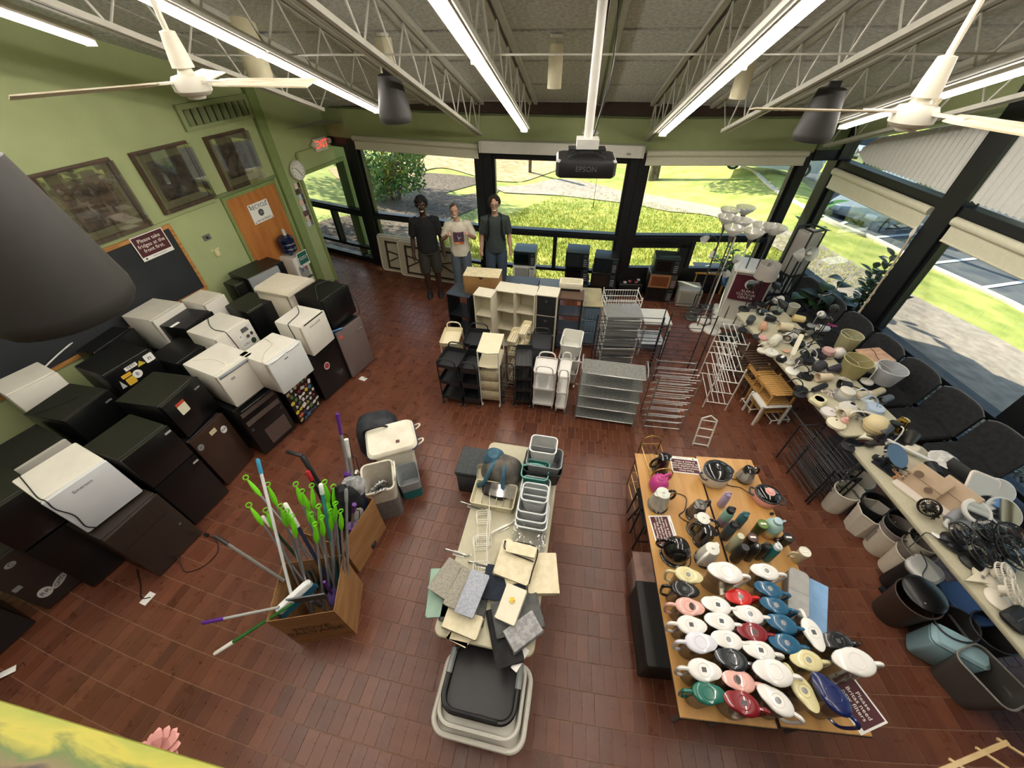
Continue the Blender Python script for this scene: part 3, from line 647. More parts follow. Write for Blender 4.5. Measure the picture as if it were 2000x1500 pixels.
def fan(c, angs, label):
 t = thing('ceiling_fan', label, 'fan', c); zc = zceil_at(c)-c.z
 MB().tube([(0, 0, .2), (0, 0, zc)], .013, 10).build('downrod', fanw, t); MB().lathe([(.052, .075), (.046, .13), (.034, .215), (.015, .22)], 16).build('canopy', fanw, t)
 MB().lathe([(.03, .075), (.04, .05), (.075, .042), (.088, .02), (.088, -.02), (.07, -.038), (.045, -.042), (.04, -.055), (.015, -.058)], 24).build('motor', mat('#dcd8ca', .4, noise=.03), t)
 b0 = None
 for a in angs:
  if b0 is None:
   mb = MB(); mb.loft([[(r, y*w_, .0+y*w_*.18) for y in (-1, -.4, .4, 1)]+[(r, y*w_, -.006+y*w_*.18) for y in (1, .4, -.4, -1)] for r, w_ in ((.15, .045), (.2, .055), (.5, .06), (.7, .062))], sm=False)
   b0 = mb.build('blade', mat2('#cdbf9f', '#ebe3cf', 6, .6, stretch=(1, 14, 1)), t, (0, 0, .02), a); o = b0
  else: o = link('blade', b0.data, t, (0, 0, .02), (0, 0, a))
  MB().bar((.07, 0, 0), (.21, 0, 0), .04, .01).build('blade_iron', fanw, o)
 return t
fan(atd(375, 168, 2.05), [rad(350), rad(230), rad(110)], 'cream three blade ceiling fan in front of the framed reliefs')
fan(atd(1783, 228, 1.8), [rad(167), rad(47), rad(287)], 'cream three blade ceiling fan in front of the pleated blinds')
spk = mat('#2d2b2a', .55, noise=.08)
def pendant_speaker(c, r, label):
 t = thing('pendant_speaker', label, 'speaker', c, 0, 'dark pendant speakers'); h = r*2.35
 MB().lathe([(r*.55, h/2), (r*.66, h/2-.01), (r*1.0, -h/2+.06), (r*.98, -h/2+.02), (r*.9, -h/2), (r*.2, -h/2-.002)], 28).build('cabinet', spk, t)
 MB().lathe([(r*.93, -h/2+.012), (r*.9, -h/2-.006), (.02, -h/2-.01)], 28).build('grille', mat('#1c1b1b', .8, bump=.6, bscale=400), t)
 box('bracket', black, t, -.05, .05, -.012, .012, h/2, h/2+.05); MB().tube([(0, 0, h/2+.05), (0, 0, zceil_at(c)-c.z)], .004, 5).build('cable', rodm, t)
pendant_speaker(atd(767, 192, 4.0), .17, 'dark grey pendant speaker near the second light strip from left')
pendant_speaker(atd(1604, 224, 3.6), .17, 'dark grey pendant speaker behind the right hand fan blade')
pendant_speaker(atd(22, 478, 1.25), .21, 'large dark pendant speaker close up at the left edge before the blackboard')
beige = mat('#d6cfae', .6, noise=.04)
for (px, py, tx, ty, r, h, lab) in ((1085, 130, 1088, 66, .07, .34, 'cream cylinder pendant lamp left of the projector pole'), (752, 118, 746, 62, .08, .34, 'cream cylinder pendant lamp behind the left pendant speaker'),
      (1452, 152, 1470, 95, .08, .34, 'cream cylinder pendant lamp beside the fourth light strip'), (480, 100, 470, 40, .12, .5, 'wide cream cylinder pendant lamp over the wooden door')):
 lo, hi = 2., 9.
 for _ in range(40):
  m_ = (lo+hi)/2; q = atd(tx, ty, m_)
  if q.z < zceil_at(q): lo = m_
  else: hi = m_
  if q.z < zceil_at(q) and ray(tx, ty).z > 0: pass
 s_lo = 0.5
 for k in range(400):
  q = atd(tx, ty, s_lo)
  if q.z > zceil_at(q): break
  s_lo += .02
 q = atd(tx, ty, min(s_lo, 6.2)); r_ = ray(px, py); dd = math.hypot(q.x, q.y)/math.hypot(r_.x, r_.y); c = Vector((q.x, q.y, CAMZ+r_.z*dd))
 t = thing('cylinder_pendant', lab, 'lamp', c, 0, 'cream cylinder pendants'); zc = zceil_at(q)-c.z
 MB().shell([ring(circ(r, 20), z) for z in (h/2, h/2-.02, -h/2)], .006).build('shade', beige, t)
 MB().lathe([(.06, zc), (.06, zc-.025), (.02, zc-.04)], 16).build('canopy', mat('#e2dfd6', .5), t); MB().tube([(0, 0, h/2-.03), (0, 0, zc)], .006, 5).build('stem', rodm, t)
c = atd(1143, 320, 2.6); t = thing('projector', 'black ceiling projector hanging on a white pole before the middle window', 'projector', c, rad(-6)); bk = mat('#1b1c1e', .45, noise=.1)
mb = MB(); mb.rprism([(x*.195, y*.14-.0) for x, y in ((-1, -.75), (-.9, -.95), (-.4, -1), (.4, -1), (.9, -.95), (1, -.75), (1, .8), (.85, 1), (-.85, 1), (-1, .8))], -.055, .05, .014); mb.build('body', bk, t)
text('EPSON', t, mat('#5c5f63', .5), .045, (0, -.142, 0), (pi/2, 0, 0)); MB().cyl((.0, .14, 0), (0, .19, 0), .04, .036, 18).build('lens', mat('#30343a', .1), t)
mb = MB()
for x in (-.12, .12):
 for y in (-.08, .08): mb.bar((x, y, .05), (x*.4, y*.4, .085), .018, .01)
mb.box((0, 0, .09), (.24, .1, .012)); mb.build('mount_arm', mat('#26282a', .4), t)
box('mount_plate', mat('#d8d8d2', .4), t, -.07, .07, -.06, .06, .097, .15); zt = zceil_at(c)-c.z
MB().cyl((0, 0, .15), (0, 0, .8), .028, n=16).build('pole', mat('#e4e3dc', .35, noise=.02), t); box('bracket', mat('#3a3632', .5), t, -.09, .09, -.07, .07, .8, .86)
MB().tube([(-.07, 0, .86), (-.07, 0, zt)], .008, 6).tube([(.07, 0, .86), (.07, 0, zt)], .008, 6).build('hanger', rodm, t); MB().tube(spl([(.03, .05, .1), (.1, .06, .5), (.08, .03, .86), (.03, 0, zt)], 6), .005, 5).build('cable', black, t)
mb = MB(); v = .16; mb.loft([[tuple(sv(s, v+y, zceil(s)-.005+z)) for y, z in ((-.07, -.05), (.07, -.05), (.07, 0), (-.07, 0))] for s in (1.2, 7.2)], sm=False)
t = thing('ceiling_rail', 'broad grey steel rail on the ceiling above the projector', 'rail'); mb.build('rail', mat('#9c9a92', .5), t); MB().loft([[tuple(sv(s, v+y, zceil(s)-.058)) for y in (-.015, .015)] for s in (1.3, 7.1)], False, False, False, False).build('slot', black, t)
c = atd(1153, 258, 5.6); t = thing('pendant_lamp', 'small white saucer pendant lamp behind the projector pole', 'lamp', c)
MB().lathe([(.12, -.015), (.125, 0), (.1, .015), (.03, .03), (.028, .08), (.01, .1)], 24).build('saucer', mat('#e4e4de', .4), t); MB().tube([(0, 0, .1), (0, 0, zceil_at(c)-c.z)], .006, 5).build('stem', black, t)
WY = rad(90-LAZ)
def onL(name, label, cat, q, z, group=None, off=0.0): return thing(name, label, cat, lw(q, z, off), WY, group)
dwood = mat2('#4a3528', '#5e4636', 5, .45, stretch=(1, 8, 1)); mount = mat('#6f6a50', .8, noise=.05)
for i, (q0, q1, z0, z1, cl, lab) in enumerate(((-3.41, -2.62, 2.14, 2.93, ('#4a3d35', '#6d5a4b'), 'framed plaster relief under a clear cover, left of the three'), (-2.39, -1.64, 2.19, 2.92, ('#332b28', '#564840'), 'framed relief under a clear cover reflecting a window, middle of the three'), (-1.38, -.69, 2.2, 2.905, ('#3a302c', '#66564a'), 'framed relief under a clear cover, right of the three, above the wooden door'))):
 w_, h_ = q1-q0, z1-z0; t = onL('framed_relief', lab, 'picture', q0, z0, 'framed reliefs on the green wall')
 mb = MB()
 for x0, x1, a0, a1 in ((0, w_, 0, .045), (0, w_, h_-.045, h_), (0, .045, .045, h_-.045), (w_-.045, w_, .045, h_-.045)): mb.bx(x0, x1, -.045, 0, a0, a1)
 mb.build('frame', dwood, t); box('mount', mount, t, .04, w_-.04, -.012, -.002, .04, h_-.04)
 n = 26; mb = MB(); f = [rnd.uniform(2, 6) for _ in range(6)]
 for a in range(n+1):
  for b in range(n+1):
   x, y = a/n, b/n; e = min(x, 1-x, y, 1-y)*6; e = min(1, e)
   hgt = .03+.025*math.sin(f[0]*x+f[1]*y*2)+.018*math.sin(f[2]*3*x-f[3]*2*y)+.012*math.sin(f[4]*5*y+2*x)+.012*rnd.random()
   mb.v.append((.13+x*(w_-.26), -.014-max(0, hgt)*e, .13+y*(h_-.26)))
 for a in range(n):
  for b in range(n): k = a*(n+1)+b; mb.f.append((k, k+n+1, k+n+2, k+1)); mb.s.append(True)
 mb.build('relief', mat2(cl[0], cl[1], 9, .7, .35, .65, bump=.4), t)
 mb = MB(); d_ = .13; mb.add([(.02, -d_, .02), (w_-.02, -d_, .02), (w_-.02, -d_, h_-.02), (.02, -d_, h_-.02), (.02, -.03, .02), (w_-.02, -.03, .02), (w_-.02, -.03, h_-.02), (.02, -.03, h_-.02)], [(0, 1, 2, 3), (0, 4, 5, 1), (1, 5, 6, 2), (2, 6, 7, 3), (3, 7, 4, 0)])
 mb.build('cover', clear('#fdfff8', .13, .015, .03, '#e8e4d0'), t)
t = onL('air_vent', 'green metal air vent with upright fins high on the wall', 'vent', -1.56, 3.0); vg = mat('#8e9a6c', .5, noise=.04); mb = MB()
for x0, x1, a0, a1 in ((0, 1.12, 0, .05), (0, 1.12, .24, .3), (0, .06, .05, .24), (1.06, 1.12, .05, .24)): mb.bx(x0, x1, -.05, 0, a0, a1)
mb.build('frame', vg, t); box('backing', mat('#26261f', .8), t, .06, 1.06, -.006, -.001, .05, .24)
f0 = None
for k in range(9):
 x = .12+k*.11; m_ = MB().box((0, -.035, 0), (.012, .075, .19), rad(28)) if f0 is None else None
 if f0 is None: f0 = m_.build('fin', vg, t, (x, 0, .145))
 else: link('fin', f0.data, t, (x, 0, .145))
t = onL('blackboard', 'long black chalkboard with an orange wood frame', 'blackboard', -8.2, 1.1); ow = mat2('#a4713a', '#c08c4e', 4, .5, stretch=(1, 8, 8))
box('slate', mat('#23262a', .75, noise=.2, scale=3), t, .04, 5.76, -.012, -.001, .04, .94); mb = MB()
for x0, x1, a0, a1 in ((0, 5.8, 0, .045), (0, 5.8, .935, .98), (0, .045, .045, .935), (5.755, 5.8, .045, .935)): mb.bx(x0, x1, -.025, 0, a0, a1)
mb.build('frame', ow, t)
maroon = mat('#4d1a24', .6, noise=.03); paper = mat('#ecebe6', .7, noise=.02); ink = mat('#2a2a2a', .6, noise=0.0); offw = mat('#f0ece2', .6, noise=0.0)
def sign(name, label, w_, h_, lines, loc, rz=0.0, rot=None, size=.05, foot='OFFICE OF SUSTAINABILITY', cat='sign', panel=None, flip=False, tag_loc=None):
 """printed sheet: local x right, z up, print towards -y"""
 t = thing(name, label, cat, loc, rz, None, rot); box('sheet', paper, t, -w_/2, w_/2, 0, .003, -h_/2, h_/2); g = h_*.16
 box('print_field', panel or maroon, t, -w_/2+.012, w_/2-.012, -.001, .0, -h_/2+g, h_/2-.012)
 text('\n'.join(lines), t, offw, size, (0, -.0016, g*.45), (pi/2, 0, 0), sp=.95)
 if foot: text(foot, t, ink, h_*.05, (.02, -.0006, -h_/2+g*.5), (pi/2, 0, 0)); MB().prism(circ(g*.28, 8), 0, .001).build('emblem', mat('#3a5a40', .6), t, (-w_/2+.05, -.0002, -h_/2+g*.5), rot=(pi/2, 0, 0))
 return t
p = lw(-2.74, 1.93, .03); sign('sign', 'maroon sign about fridges at the front taped on the blackboard', .42, .31, ['Please take', 'fridges at the', 'front first.'], p, WY, size=.066)
t = onL('wall_plate', 'grey key switch plate on the green wall right of the blackboard', 'switch', -2.02, 1.74); box('plate', mat('#8d8d88', .35, .6), t, -.06, .06, -.008, 0, -.04, .04); MB().cyl((0, -.02, 0), (0, 0, 0), .016, n=12).build('knob', black, t)
t = onL('thermostat', 'small cream thermostat box below the key switch', 'thermostat', -2.0, 1.5); MB().rbox((0, -.015, 0), (.07, .03, .12), .01).build('case', mat('#d8cfa0', .5), t); box('bracket', mat('#d8cfa0', .5), t, -.07, .07, -.006, 0, .03, .06)
mb = MB().bx(0, .96, -.02, .03, 0, 2.1); d1 = mb.build('door_1', mat2('#a8652b', '#b9783a', 2.5, .5, stretch=(3, 1, .6)), None, lw(-1.5, 0), WY); d1['kind'] = 'structure'
mb = MB()
for x0, x1, z0, z1 in ((-.05, 0, 0, 2.15), (.96, 1.01, 0, 2.15), (0, .96, 2.1, 2.15)): mb.bx(x0, x1, -.03, .03, z0, z1)
mb.build('door_frame', mat('#7f8f57', .5), d1); MB().cyl((0, 0, 0), (0, -.06, 0), .025, n=12).build('door_handle', mat('#a89a70', .3, .9), d1, (.07, -.02, .98))
t = onL('poster', 'white recycling poster tacked to the orange wooden door', 'poster', -1.0, 1.78, off=.026); box('sheet', paper, t, -.2, .2, -.003, 0, -.15, .15)
text('RECYCLE', t, ink, .085, (0, -.0035, .09), (pi/2, 0, 0)); text('Save the Planet!', t, ink, .045, (0, -.0035, -.115), (pi/2, 0, 0))
mb = MB()
for k in range(3): a = k*2*pi/3; mb.bar((.045*cos(a), 0, .045*sin(a)), (.045*cos(a+1.5), 0, .045*sin(a+1.5)), .004, .018)
mb.build('recycling_mark', ink, t, (0, -.004, -.005)); MB().lathe([(.055, 0), (.055, .001)], 20).build('globe', mat('#777777', .6), t, (0, -.0028, -.01), rot=(pi/2, 0, 0))
for x in (-.17, .17):
 for z in (-.13, .13): MB().cyl((x, -.008, z), (x, 0, z), .009, n=8).build('tack', ink, t)
t = onL('wall_clock', 'round white wall clock beside the doorway', 'clock', .03, 2.15, off=.02); MB().lathe([(.155, 0), (.165, -.02), (.15, -.045), (.14, -.045), (.14, -.03)], 32, M=Matrix.Rotation(-pi/2, 4, 'X')).build('rim', mat('#c9c8bb', .4), t, rot=(0, 0, 0))
MB().lathe([(.145, 0), (.145, .002)], 32).build('face', paper, t, (0, -.031, 0), rot=(pi/2, 0, 0))
for k in range(12): a = k*pi/6; text(str(k or 12), t, ink, .038, (.115*sin(a), -.036, .115*cos(a)), (pi/2, 0, 0), name='numeral')
for a, l_ in ((rad(315), .075), (rad(150), .11)): MB().bar((0, 0, 0), (l_*sin(a), 0, l_*cos(a)), .004, .008).build('hand', ink, t, (0, -.037, 0))
t = onL('exit_sign', 'lit red EXIT sign with two emergency lamps over the doorway', 'sign', .76, 2.42, off=.01); MB().rbox((0, -.03, 0), (.32, .06, .2), .015).build('case', mat('#e9e4da', .5), t)
text('EXIT', t, emit('#e8402f', .9), .17, (0, -.062, 0), (pi/2, 0, 0), wid=.95)
for s in (-1, 1): MB().lathe([(.045, 0), (.05, .03), (.02, .06)], 14).build('lamp_head', mat('#d9d6cc', .4), t, (s*.2, -.05, .02), rot=(pi/2, 0, s*.4))
MB().tube([(-.25, -.005, -.02), (-.62, -.005, -.02), (-.62, -.005, -.12)], .008, 5).build('conduit', mat('#8b9a5e', .5), t); box('junction_box', mat('#8b9a5e', .5), t, -.65, -.6, -.03, 0, -.16, -.04)
MB()
t = onL('poster_strip', 'tall strip of small colour flyers on the narrow wall by the clock', 'poster', -.1, 1.0, off=.003); q_ = .0
for k in range(8):
 z = .88-.095*k; cl = ['#e9c9c6', '#4a4038', '#c9d0d6', '#e9c2bd', '#dfe4e6', '#6d4a44', '#e8c6c4', '#cdd6e0'][k]
 box('flyer', mat(cl, .7, noise=.15, scale=40), t, -.02-.03*(k % 2), .045, -.004, 0, z, z+.088); box('photo', mat(['#3c332c', '#7a675c', '#45505a'][k % 3], .7, noise=.5, scale=60), t, .045, .1, -.004, 0, z, z+.088)
for k, (z, lab) in enumerate(((1.5, 'light switch plate on the green jamb right of the doorway, uppermost'), (1.28, 'double socket plate on the green jamb right of the doorway'), (1.06, 'small plate with a black button on the green jamb, lowest'))):
 t = onL('switch_plate', lab, 'switch', 1.42, z); box('plate', mat('#d9d3b8', .5), t, -.04, .04, -.008, 0, -.06, .06); MB().rbox((0, -.012, 0), (.02, .016, .035), .004).build('button', black if k == 2 else mat('#c4bd9e', .5), t)
FB = '#0e0f10'; WH = '#d9d6cc'
def stick(t, x, z, w_, h_, col, shape='rect', s=None, sc_=None, rz=0.0, y=-.001, ink_=None):
 """a sticker on a fridge door: local x right, z up"""
 pts = circ(w_/2, 16, 0, 0, h_/w_) if shape == 'oval' else [(0, h_/2), (-w_/2, -h_/2), (w_/2, -h_/2)] if shape == 'tri' else rrect(w_, h_, min(w_, h_)*.12, 2)
 o = MB().prism(pts, 0, .0008).build('sticker', mat(col, .45, noise=.03), t, (x, y, z), rot=(pi/2, rz, 0))
 if s: text(s, o, ink_ or ink, sc_ or h_*.5, (0, 0, .001), (0, 0, 0), ext=.0002)
 return o
gasket = mat('#d6c688', .7)
def fridge(FL, FR, zt, h, d, color, label, style='plain', floor_px=False, door=None, top=None, r=.012, side=None, w=None):
 if floor_px: a, b = P(*FL, 0), P(*FR, 0); zt = h
 else: a, b = P(*FL, zt), P(*FR, zt)
 yaw, W = frame2(a, b); W = w or W
 bk_ = Vector((-sin(yaw), cos(yaw))); cl = min((Vector((p_.x, p_.y))+bk_*d-L0).dot(LN) for p_ in (a, b))
 if cl < .04: d = max(.3, d-(.04-cl))
 t = thing('mini_fridge', label, 'fridge', (a.x, a.y, zt-h), yaw, 'mini fridges along the blackboard wall')
 t['W'] = W; t['D'] = d
 m = mat(color, .32 if color != WH else .45, noise=.04, scale=5, coat=.15); md = mat(door or color, .3, noise=.04, scale=5, coat=.2)
 MB().rbox((W/2, .05+(d-.05)/2, h/2+.01), (W-.004, d-.05, h-.02), .012, .006, 2).build('cabinet', mat(side or color, .35, noise=.05, scale=5), t)
 if top: box('top_panel', mat(top, .45, noise=.06, scale=8), t, .004, W-.004, .05, d-.002, h-.001, h+.004)
 MB().bx(.01, W-.01, .036, .05, .03, h-.02).build('gasket', gasket if color == WH else black, t)
 hd = h-.02
 def dr(z0, z1, ins=0):
  MB().rbox((W/2, .018, (z0+z1)/2), (W, .036, z1-z0), .008+r*.3, .006, 2).build('door', md, t)
 if style == 'two': dr(.02, h*.62); dr(h*.63, h)
 else: dr(.02, h)
 if style == 'lip':      # dished grey pull along the top of the door
  MB().loft([[(x, y, z) for y, z in ((-.004, h-.012), (-.004-.012*k, h-.03), (-.004, h-.05), (.006, h-.03))] for x, k in ((.02, .2), (W*.3, 1), (W*.7, 1), (W-.02, .2))]).build('handle', mat('#7d868c', .3), t)
 if style == 'scoop':
  for x0, x1 in ((.04, W*.47), (W*.53, W-.04)): MB().loft([[(x, y, z) for y, z in ((-.001, h-.004), (-.012*k, h-.012), (-.001, h-.03), (.004, h-.012))] for x, k in ((x0, .2), ((x0+x1)/2, 1), (x1, .2))]).build('handle', md, t)
 if style == 'bar': MB().rbox((W*.82, -.006, h-.09), (.07, .01, .014), .004, .003).build('handle', mat('#b9bcbf', .25, .8), t)
 if style == 'groove': box('groove', mat('#17130f', .6), t, .02, W-.06, -.002, .002, h*.70, h*.712); MB().lathe([(.012, 0), (.012, .002)], 14).build('badge', mat('#8f8f8c', .3, .6), t, (W-.07, -.001, h*.42), rot=(pi/2, 0, 0))
 for x in (.04, W-.04): box('foot', black, t, x-.015, x+.015, .07, .1, 0, .012)
 return t
def cord(t, pts, m=None, r=.005, name='power_cord'): return MB().tube(spl(pts, 5), r, 5).build(name, m or black, t)
def under(src, label, h=.79):
 t = thing('mini_fridge', label, 'fridge', (src.location.x, src.location.y, 0), src.rotation_euler.z, 'mini fridges along the blackboard wall'); W = src['W']; m = mat('#0e0f10', .35, noise=.05, scale=5)
 D = src['D']; MB().rbox((W/2, .04+(D-.06)/2, h/2), (W-.01, D-.06, h-.004), .012, .006, 2).build('cabinet', m, t); MB().rbox((W/2, .022, h/2+.01), (W-.008, .036, h-.03), .01, .006, 2).build('door', m, t)
f = fridge((82, 986), (209, 900), 1.3, .5, .5, WH, 'white mini fridge with yellowed door seal and a black cord across it, nearest the viewer', door='#cfd2d6'); W = f['W']
text('Emerson', f, mat('#70757c', .4), .04, (W*.5, -.002, .43), (pi/2, 0, 0)); cord(f, [(.06, .48, .51), (.04, .3, .507), (.02, .1, .508), (.03, .0, .505), (.02, -.006, .4), (.05, -.006, .25), (.03, -.006, .1), (.06, -.006, .02)])
f = fridge((315, 1128), (398, 1040), 0, .79, .52, '#2e2722', 'dark brown mini fridge with a grooved door, under the yellowed white one', 'groove', True)
cord(f, [(-.02, .3, .02), (-.12, .12, .008), (-.2, .0, .008), (-.17, -.08, .008)]); box('tag', paper, f, -.24, -.13, -.1, -.02, .004, .006)
cord(f, [(.2, .0, .03), (.16, -.08, .008), (.12, -.2, .008), (.22, -.32, .008), (.38, -.33, .008), (.47, -.2, .008), (.48, -.08, .008)], mat('#2a1c14', .6)); box('plug', black, f, .465, .495, -.09, -.04, .004, .03)
f = fridge((97, 1192), (213, 1093), 0, .76, .52, '#2d2826', 'dark grey brown mini fridge with oval RR and GMG stickers, near the left edge', 'plain', True); W = f['W']
stick(f, W*.33, .66, .075, .06, '#8f8f8d', 'oval', 'C', .05); stick(f, W*.2, .2, .1, .12, '#c9c9c7', 'oval', 'RR', .06); stick(f, W*.42, .2, .16, .075, '#bdbdbb', 'oval', 'GMG', .05, -.5)
for x, z in ((.05, .42), (W*.62, .06), (W*.85, .14)): stick(f, x, z, .055, .05, '#7f8080')
f = fridge((-70, 1345), (75, 1215), 0, .85, .55, '#0e0f10', 'black mini fridge cut off by the left edge, nearest the gallery', 'plain', True)
f = fridge((-60, 1030), (70, 945), 1.28, .47, .5, '#0e0f10', 'black mini fridge by the left edge behind the yellowed white one', 'plain')
under(f, 'dark mini fridge hidden under the one by the left edge', 0.800)
f = fridge((385, 1027), (450, 960), 0, 1.2, .52, '#0e0f10', 'tall black two door fridge standing beside the yellowed white one', 'two', True); W = f['W']
for z in (1.14, .66): box('badge', mat('#d8dadb', .3, .5), f, W*.84, W*.97, -.003, 0, z-.01, z+.012)
f = fridge((447, 949), (499, 890), 0, .81, .5, '#3a2a22', 'brown mini fridge on the floor with a white oval RR sticker and a card', 'plain', True, side='#1b1a1a'); W = f['W']
stick(f, W*.12, .68, .07, .085, '#7d8182', 'oval', 'm', .04); stick(f, W*.55, .72, .08, .06, '#cfc5a2'); stick(f, W*.78, .64, .075, .1, '#e4e4e2', 'oval', 'RR', .05)
f = fridge((315.5, 797), (386, 735), 1.3, .48, .55, '#0e0f10', 'black mini fridge with a red and white notice on its door', 'bar'); W = f['W']
o = stick(f, W*.33, .33, .1, .15, '#dcd9c0'); box('notice_band', mat('#b3432f', .5), f, W*.33-.05, W*.33+.05, -.0025, -.001, .37, .405)
f = fridge((520, 890), (581, 835), 0, .8, .5, '#0e0f10', 'black drink cooler with two greyed glass bands and a brown panel, under a white fridge', 'plain', True); W = f['W']
gl = mat('#5d534d', .25, noise=.05)
for z0, z1 in ((.68, .74), (.53, .6)): box('glass_band', gl, f, .03, W-.03, -.004, 0, z0, z1)
box('panel', mat('#5b4d48', .4, noise=.04), f, W*.3, W-.06, -.004, 0, .08, .34); MB().tube([(.05, -.02, .78), (W-.05, -.02, .78)], .012, 8).build('handle', black, f)
for x in (.05, W-.05): MB().lathe([(.02, 0), (.02, .01)], 10).build('hinge', mat('#3a3a3c', .4), f, (x, 0, .46), rot=(pi/2, 0, 0))
f = fridge((422, 738), (493, 690), 1.3, .48, .56, WH, 'white mini fridge with a dished grey door pull, on the drink cooler', 'lip'); W = f['W']
stick(f, W*.3, .36, .05, .03, '#9a9a98'); cord(f, [(.1, .5, .488), (.2, .32, .486), (.19, .1, .487), (.12, .05, .486)], mat('#efe9d8', .5))
f = fridge((591, 831), (630, 787), 0, .8, .45, '#0e0f10', 'black mini fridge with its door covered in stickers', 'plain', True); W = f['W']
cols = ['#e9e4d8', '#d8c24a', '#c9c4bd', '#8c3b44', '#e6e3dc', '#3d6d8a', '#b8a36a', '#d9d6d2', '#5c7a4c', '#c46d54', '#e2dfd9', '#403c58']
for i in range(9):
 for j in range(6):
  k = i*6+j; w_, h_ = rnd.uniform(.04, .075), rnd.uniform(.035, .065); stick(f, .035+(W-.07)*(j+.5*(i % 2)*.8)/5.5, .07+i*.082+rnd.uniform(-.012, .012), w_, h_, cols[rnd.randrange(12)], ['rect', 'oval', 'rect', 'tri', 'oval'][rnd.randrange(5)], rz=rnd.uniform(-.5, .5), y=-.001-.0004*(k % 4))
f = fridge((522, 713), (587, 665), 1.3, .48, .45, WH, 'white mini fridge with two scooped handles, on the sticker covered fridge', 'scoop', door='#d4d7d6'); W = f['W']
box('badge', mat('#5d6468', .3), f, W*.42, W*.52, -.003, 0, .4, .412); cord(f, [(W*.72, .43, .49), (W*.62, .25, .487), (W*.3, .2, .487), (W*.05, .1, .487), (0, .06, .48), (-.006, .05, .3)], mat('#cfc8b2', .5))
f = fridge((638, 784), (689, 737), 0, .8, .5, '#0e0f10', 'black mini fridge with one round red sticker, under a white fridge', 'plain', True); W = f['W']
stick(f, W*.42, .5, .1, .12, '#d8cfcb', 'oval'); stick(f, W*.42, .5, .08, .09, '#a8454a', 'oval', y=-.002); stick(f, W*.75, .26, .07, .05, '#3a3b3c')
f = fridge((588, 641), (633, 606), 1.3, .47, .43, WH, 'white mini fridge with spaced silver lettering on its door, beside a tall black one'); W = f['W']
text('GALANZ', f, mat('#5d6064', .3, .5), .034, (W*.5, -.002, .4), (pi/2, 0, 0), wid=1.6); box('top_slot', black, f, .05, W-.03, -.001, .012, .462, .471); cord(f, [(W*.9, .4, .485), (W*.6, .26, .478), (W*.15, .22, .478), (0, .2, .47), (-.006, .18, .3), (-.006, .17, .1)])
f = fridge((690, 740), (732, 703), 0, .84, .45, '#0e0f10', 'black mini fridge with a grey brown steel door at the aisle end', 'plain', True, door='#6f6360'); W = f['W']
box('handle', mat('#a9a4a2', .25, .7), f, W*.72, W*.9, -.012, 0, .66, .69); stick(f, W*.12, .76, .07, .05, '#c4574a'); cord(f, [(W*.4, -.01, .02), (W*.5, -.12, .007), (W*.3, -.2, .007), (W*.15, -.15, .007)]); box('tag', paper, f, W*.05, W*.2, -.2, -.08, .004, .006); MB().tube(spl([(.02, .1, .85), (.1, .02, .87), (.16, .02, .85)], 5), .012, 6).build('blue_tie', mat('#5d86b8', .5), f)
f = fridge((632, 590), (680, 556), 1.32, .46, .52, '#0e0f10', 'black mini fridge with a loose cord hanging at its right side'); W = f['W']
cord(f, [(.0, .1, .47), (.1, .2, .468), (W*.6, .4, .468), (W*.95, .35, .468), (W+.06, .25, .44), (W+.12, .12, .2), (W+.1, .05, .02), (W+.08, .05, -.1)])
f = fridge((422, 665), (486, 624), 1.3, .5, .52, WH, 'white mini fridge with bear and slogan stickers, behind the front row'); W = f['W']
for x, z, w_, h_, c_, s_, k in ((.1, .3, .16, .05, '#e9d9da', "Don't panic", 'rect'), (.12, .22, .14, .06, '#ece4e4', 'VERY NICE', 'rect'), (.27, .36, .07, .09, '#e4e4e2', 'A', 'rect'), (.3, .24, .13, .1, '#dcdcda', 'CALI', 'rect'), (.36, .42, .1, .06, '#5d5f62', None, 'rect'), (.36, .32, .05, .05, '#55585a', None, 'oval'), (.42, .33, .04, .05, '#3d4042', 'C', 'oval'), (.4, .23, .07, .08, '#2f4030', None, 'oval'), (.2, .12, .05, .06, '#8c2f3a', None, 'oval'), (.43, .44, .07, .06, '#d9d9d7', 'o', 'oval')):
 stick(f, x, z, w_, h_, c_, k, s_, h_*.45)
cord(f, [(.3, .5, .51), (.2, .35, .508), (.15, .2, .508), (.16, .05, .508), (.15, -.006, .48), (.17, -.008, .3), (.18, -.008, .1)])
under(f, 'dark mini fridge hidden under the white one with bear stickers', .795)
f = fridge((205, 736), (295, 682), 1.3, .47, .52, '#0e0f10', 'black mini fridge with YETI and yellow stickers on its door, in the second row'); W = f['W']
stick(f, W*.13, .3, .05, .1, '#b9b9b8', 'tri'); stick(f, W*.3, .36, .1, .045, '#d6a93a'); stick(f, W*.31, .28, .09, .09, '#d9b23c'); stick(f, W*.47, .42, .13, .045, '#e6e6e4', 'rect', 'YETI', .045); stick(f, W*.48, .31, .1, .1, '#e9e9e8', 'oval', 'B', .06); stick(f, W*.66, .4, .09, .06, '#c4b23f', 'tri'); stick(f, W*.86, .4, .1, .1, '#ececea', 'rect', 'n', .08)
under(f, 'dark mini fridge hidden under the black one with YETI stickers', .825)
f = fridge((350, 712), (410, 669), 1.12, .5, .5, '#0e0f10', 'black mini fridge with a white label on its top'); W = f['W']; box('label_strip', paper, f, W*.55, W*.8, .12, .16, .841, .843)
under(f, 'dark mini fridge hidden under the black one with a white label', 0.610)
f = fridge((127, 824), (214, 760), 1.3, .5, .5, '#0e0f10', 'broad black fridge with a silver pull near the left edge, in the second row', 'bar', top='#121311'); cord(f, [(.02, .4, .505), (.15, .3, .505), (.3, .2, .505)])
under(f, 'dark mini fridge hidden under the broad black one with a silver pull', 0.790)
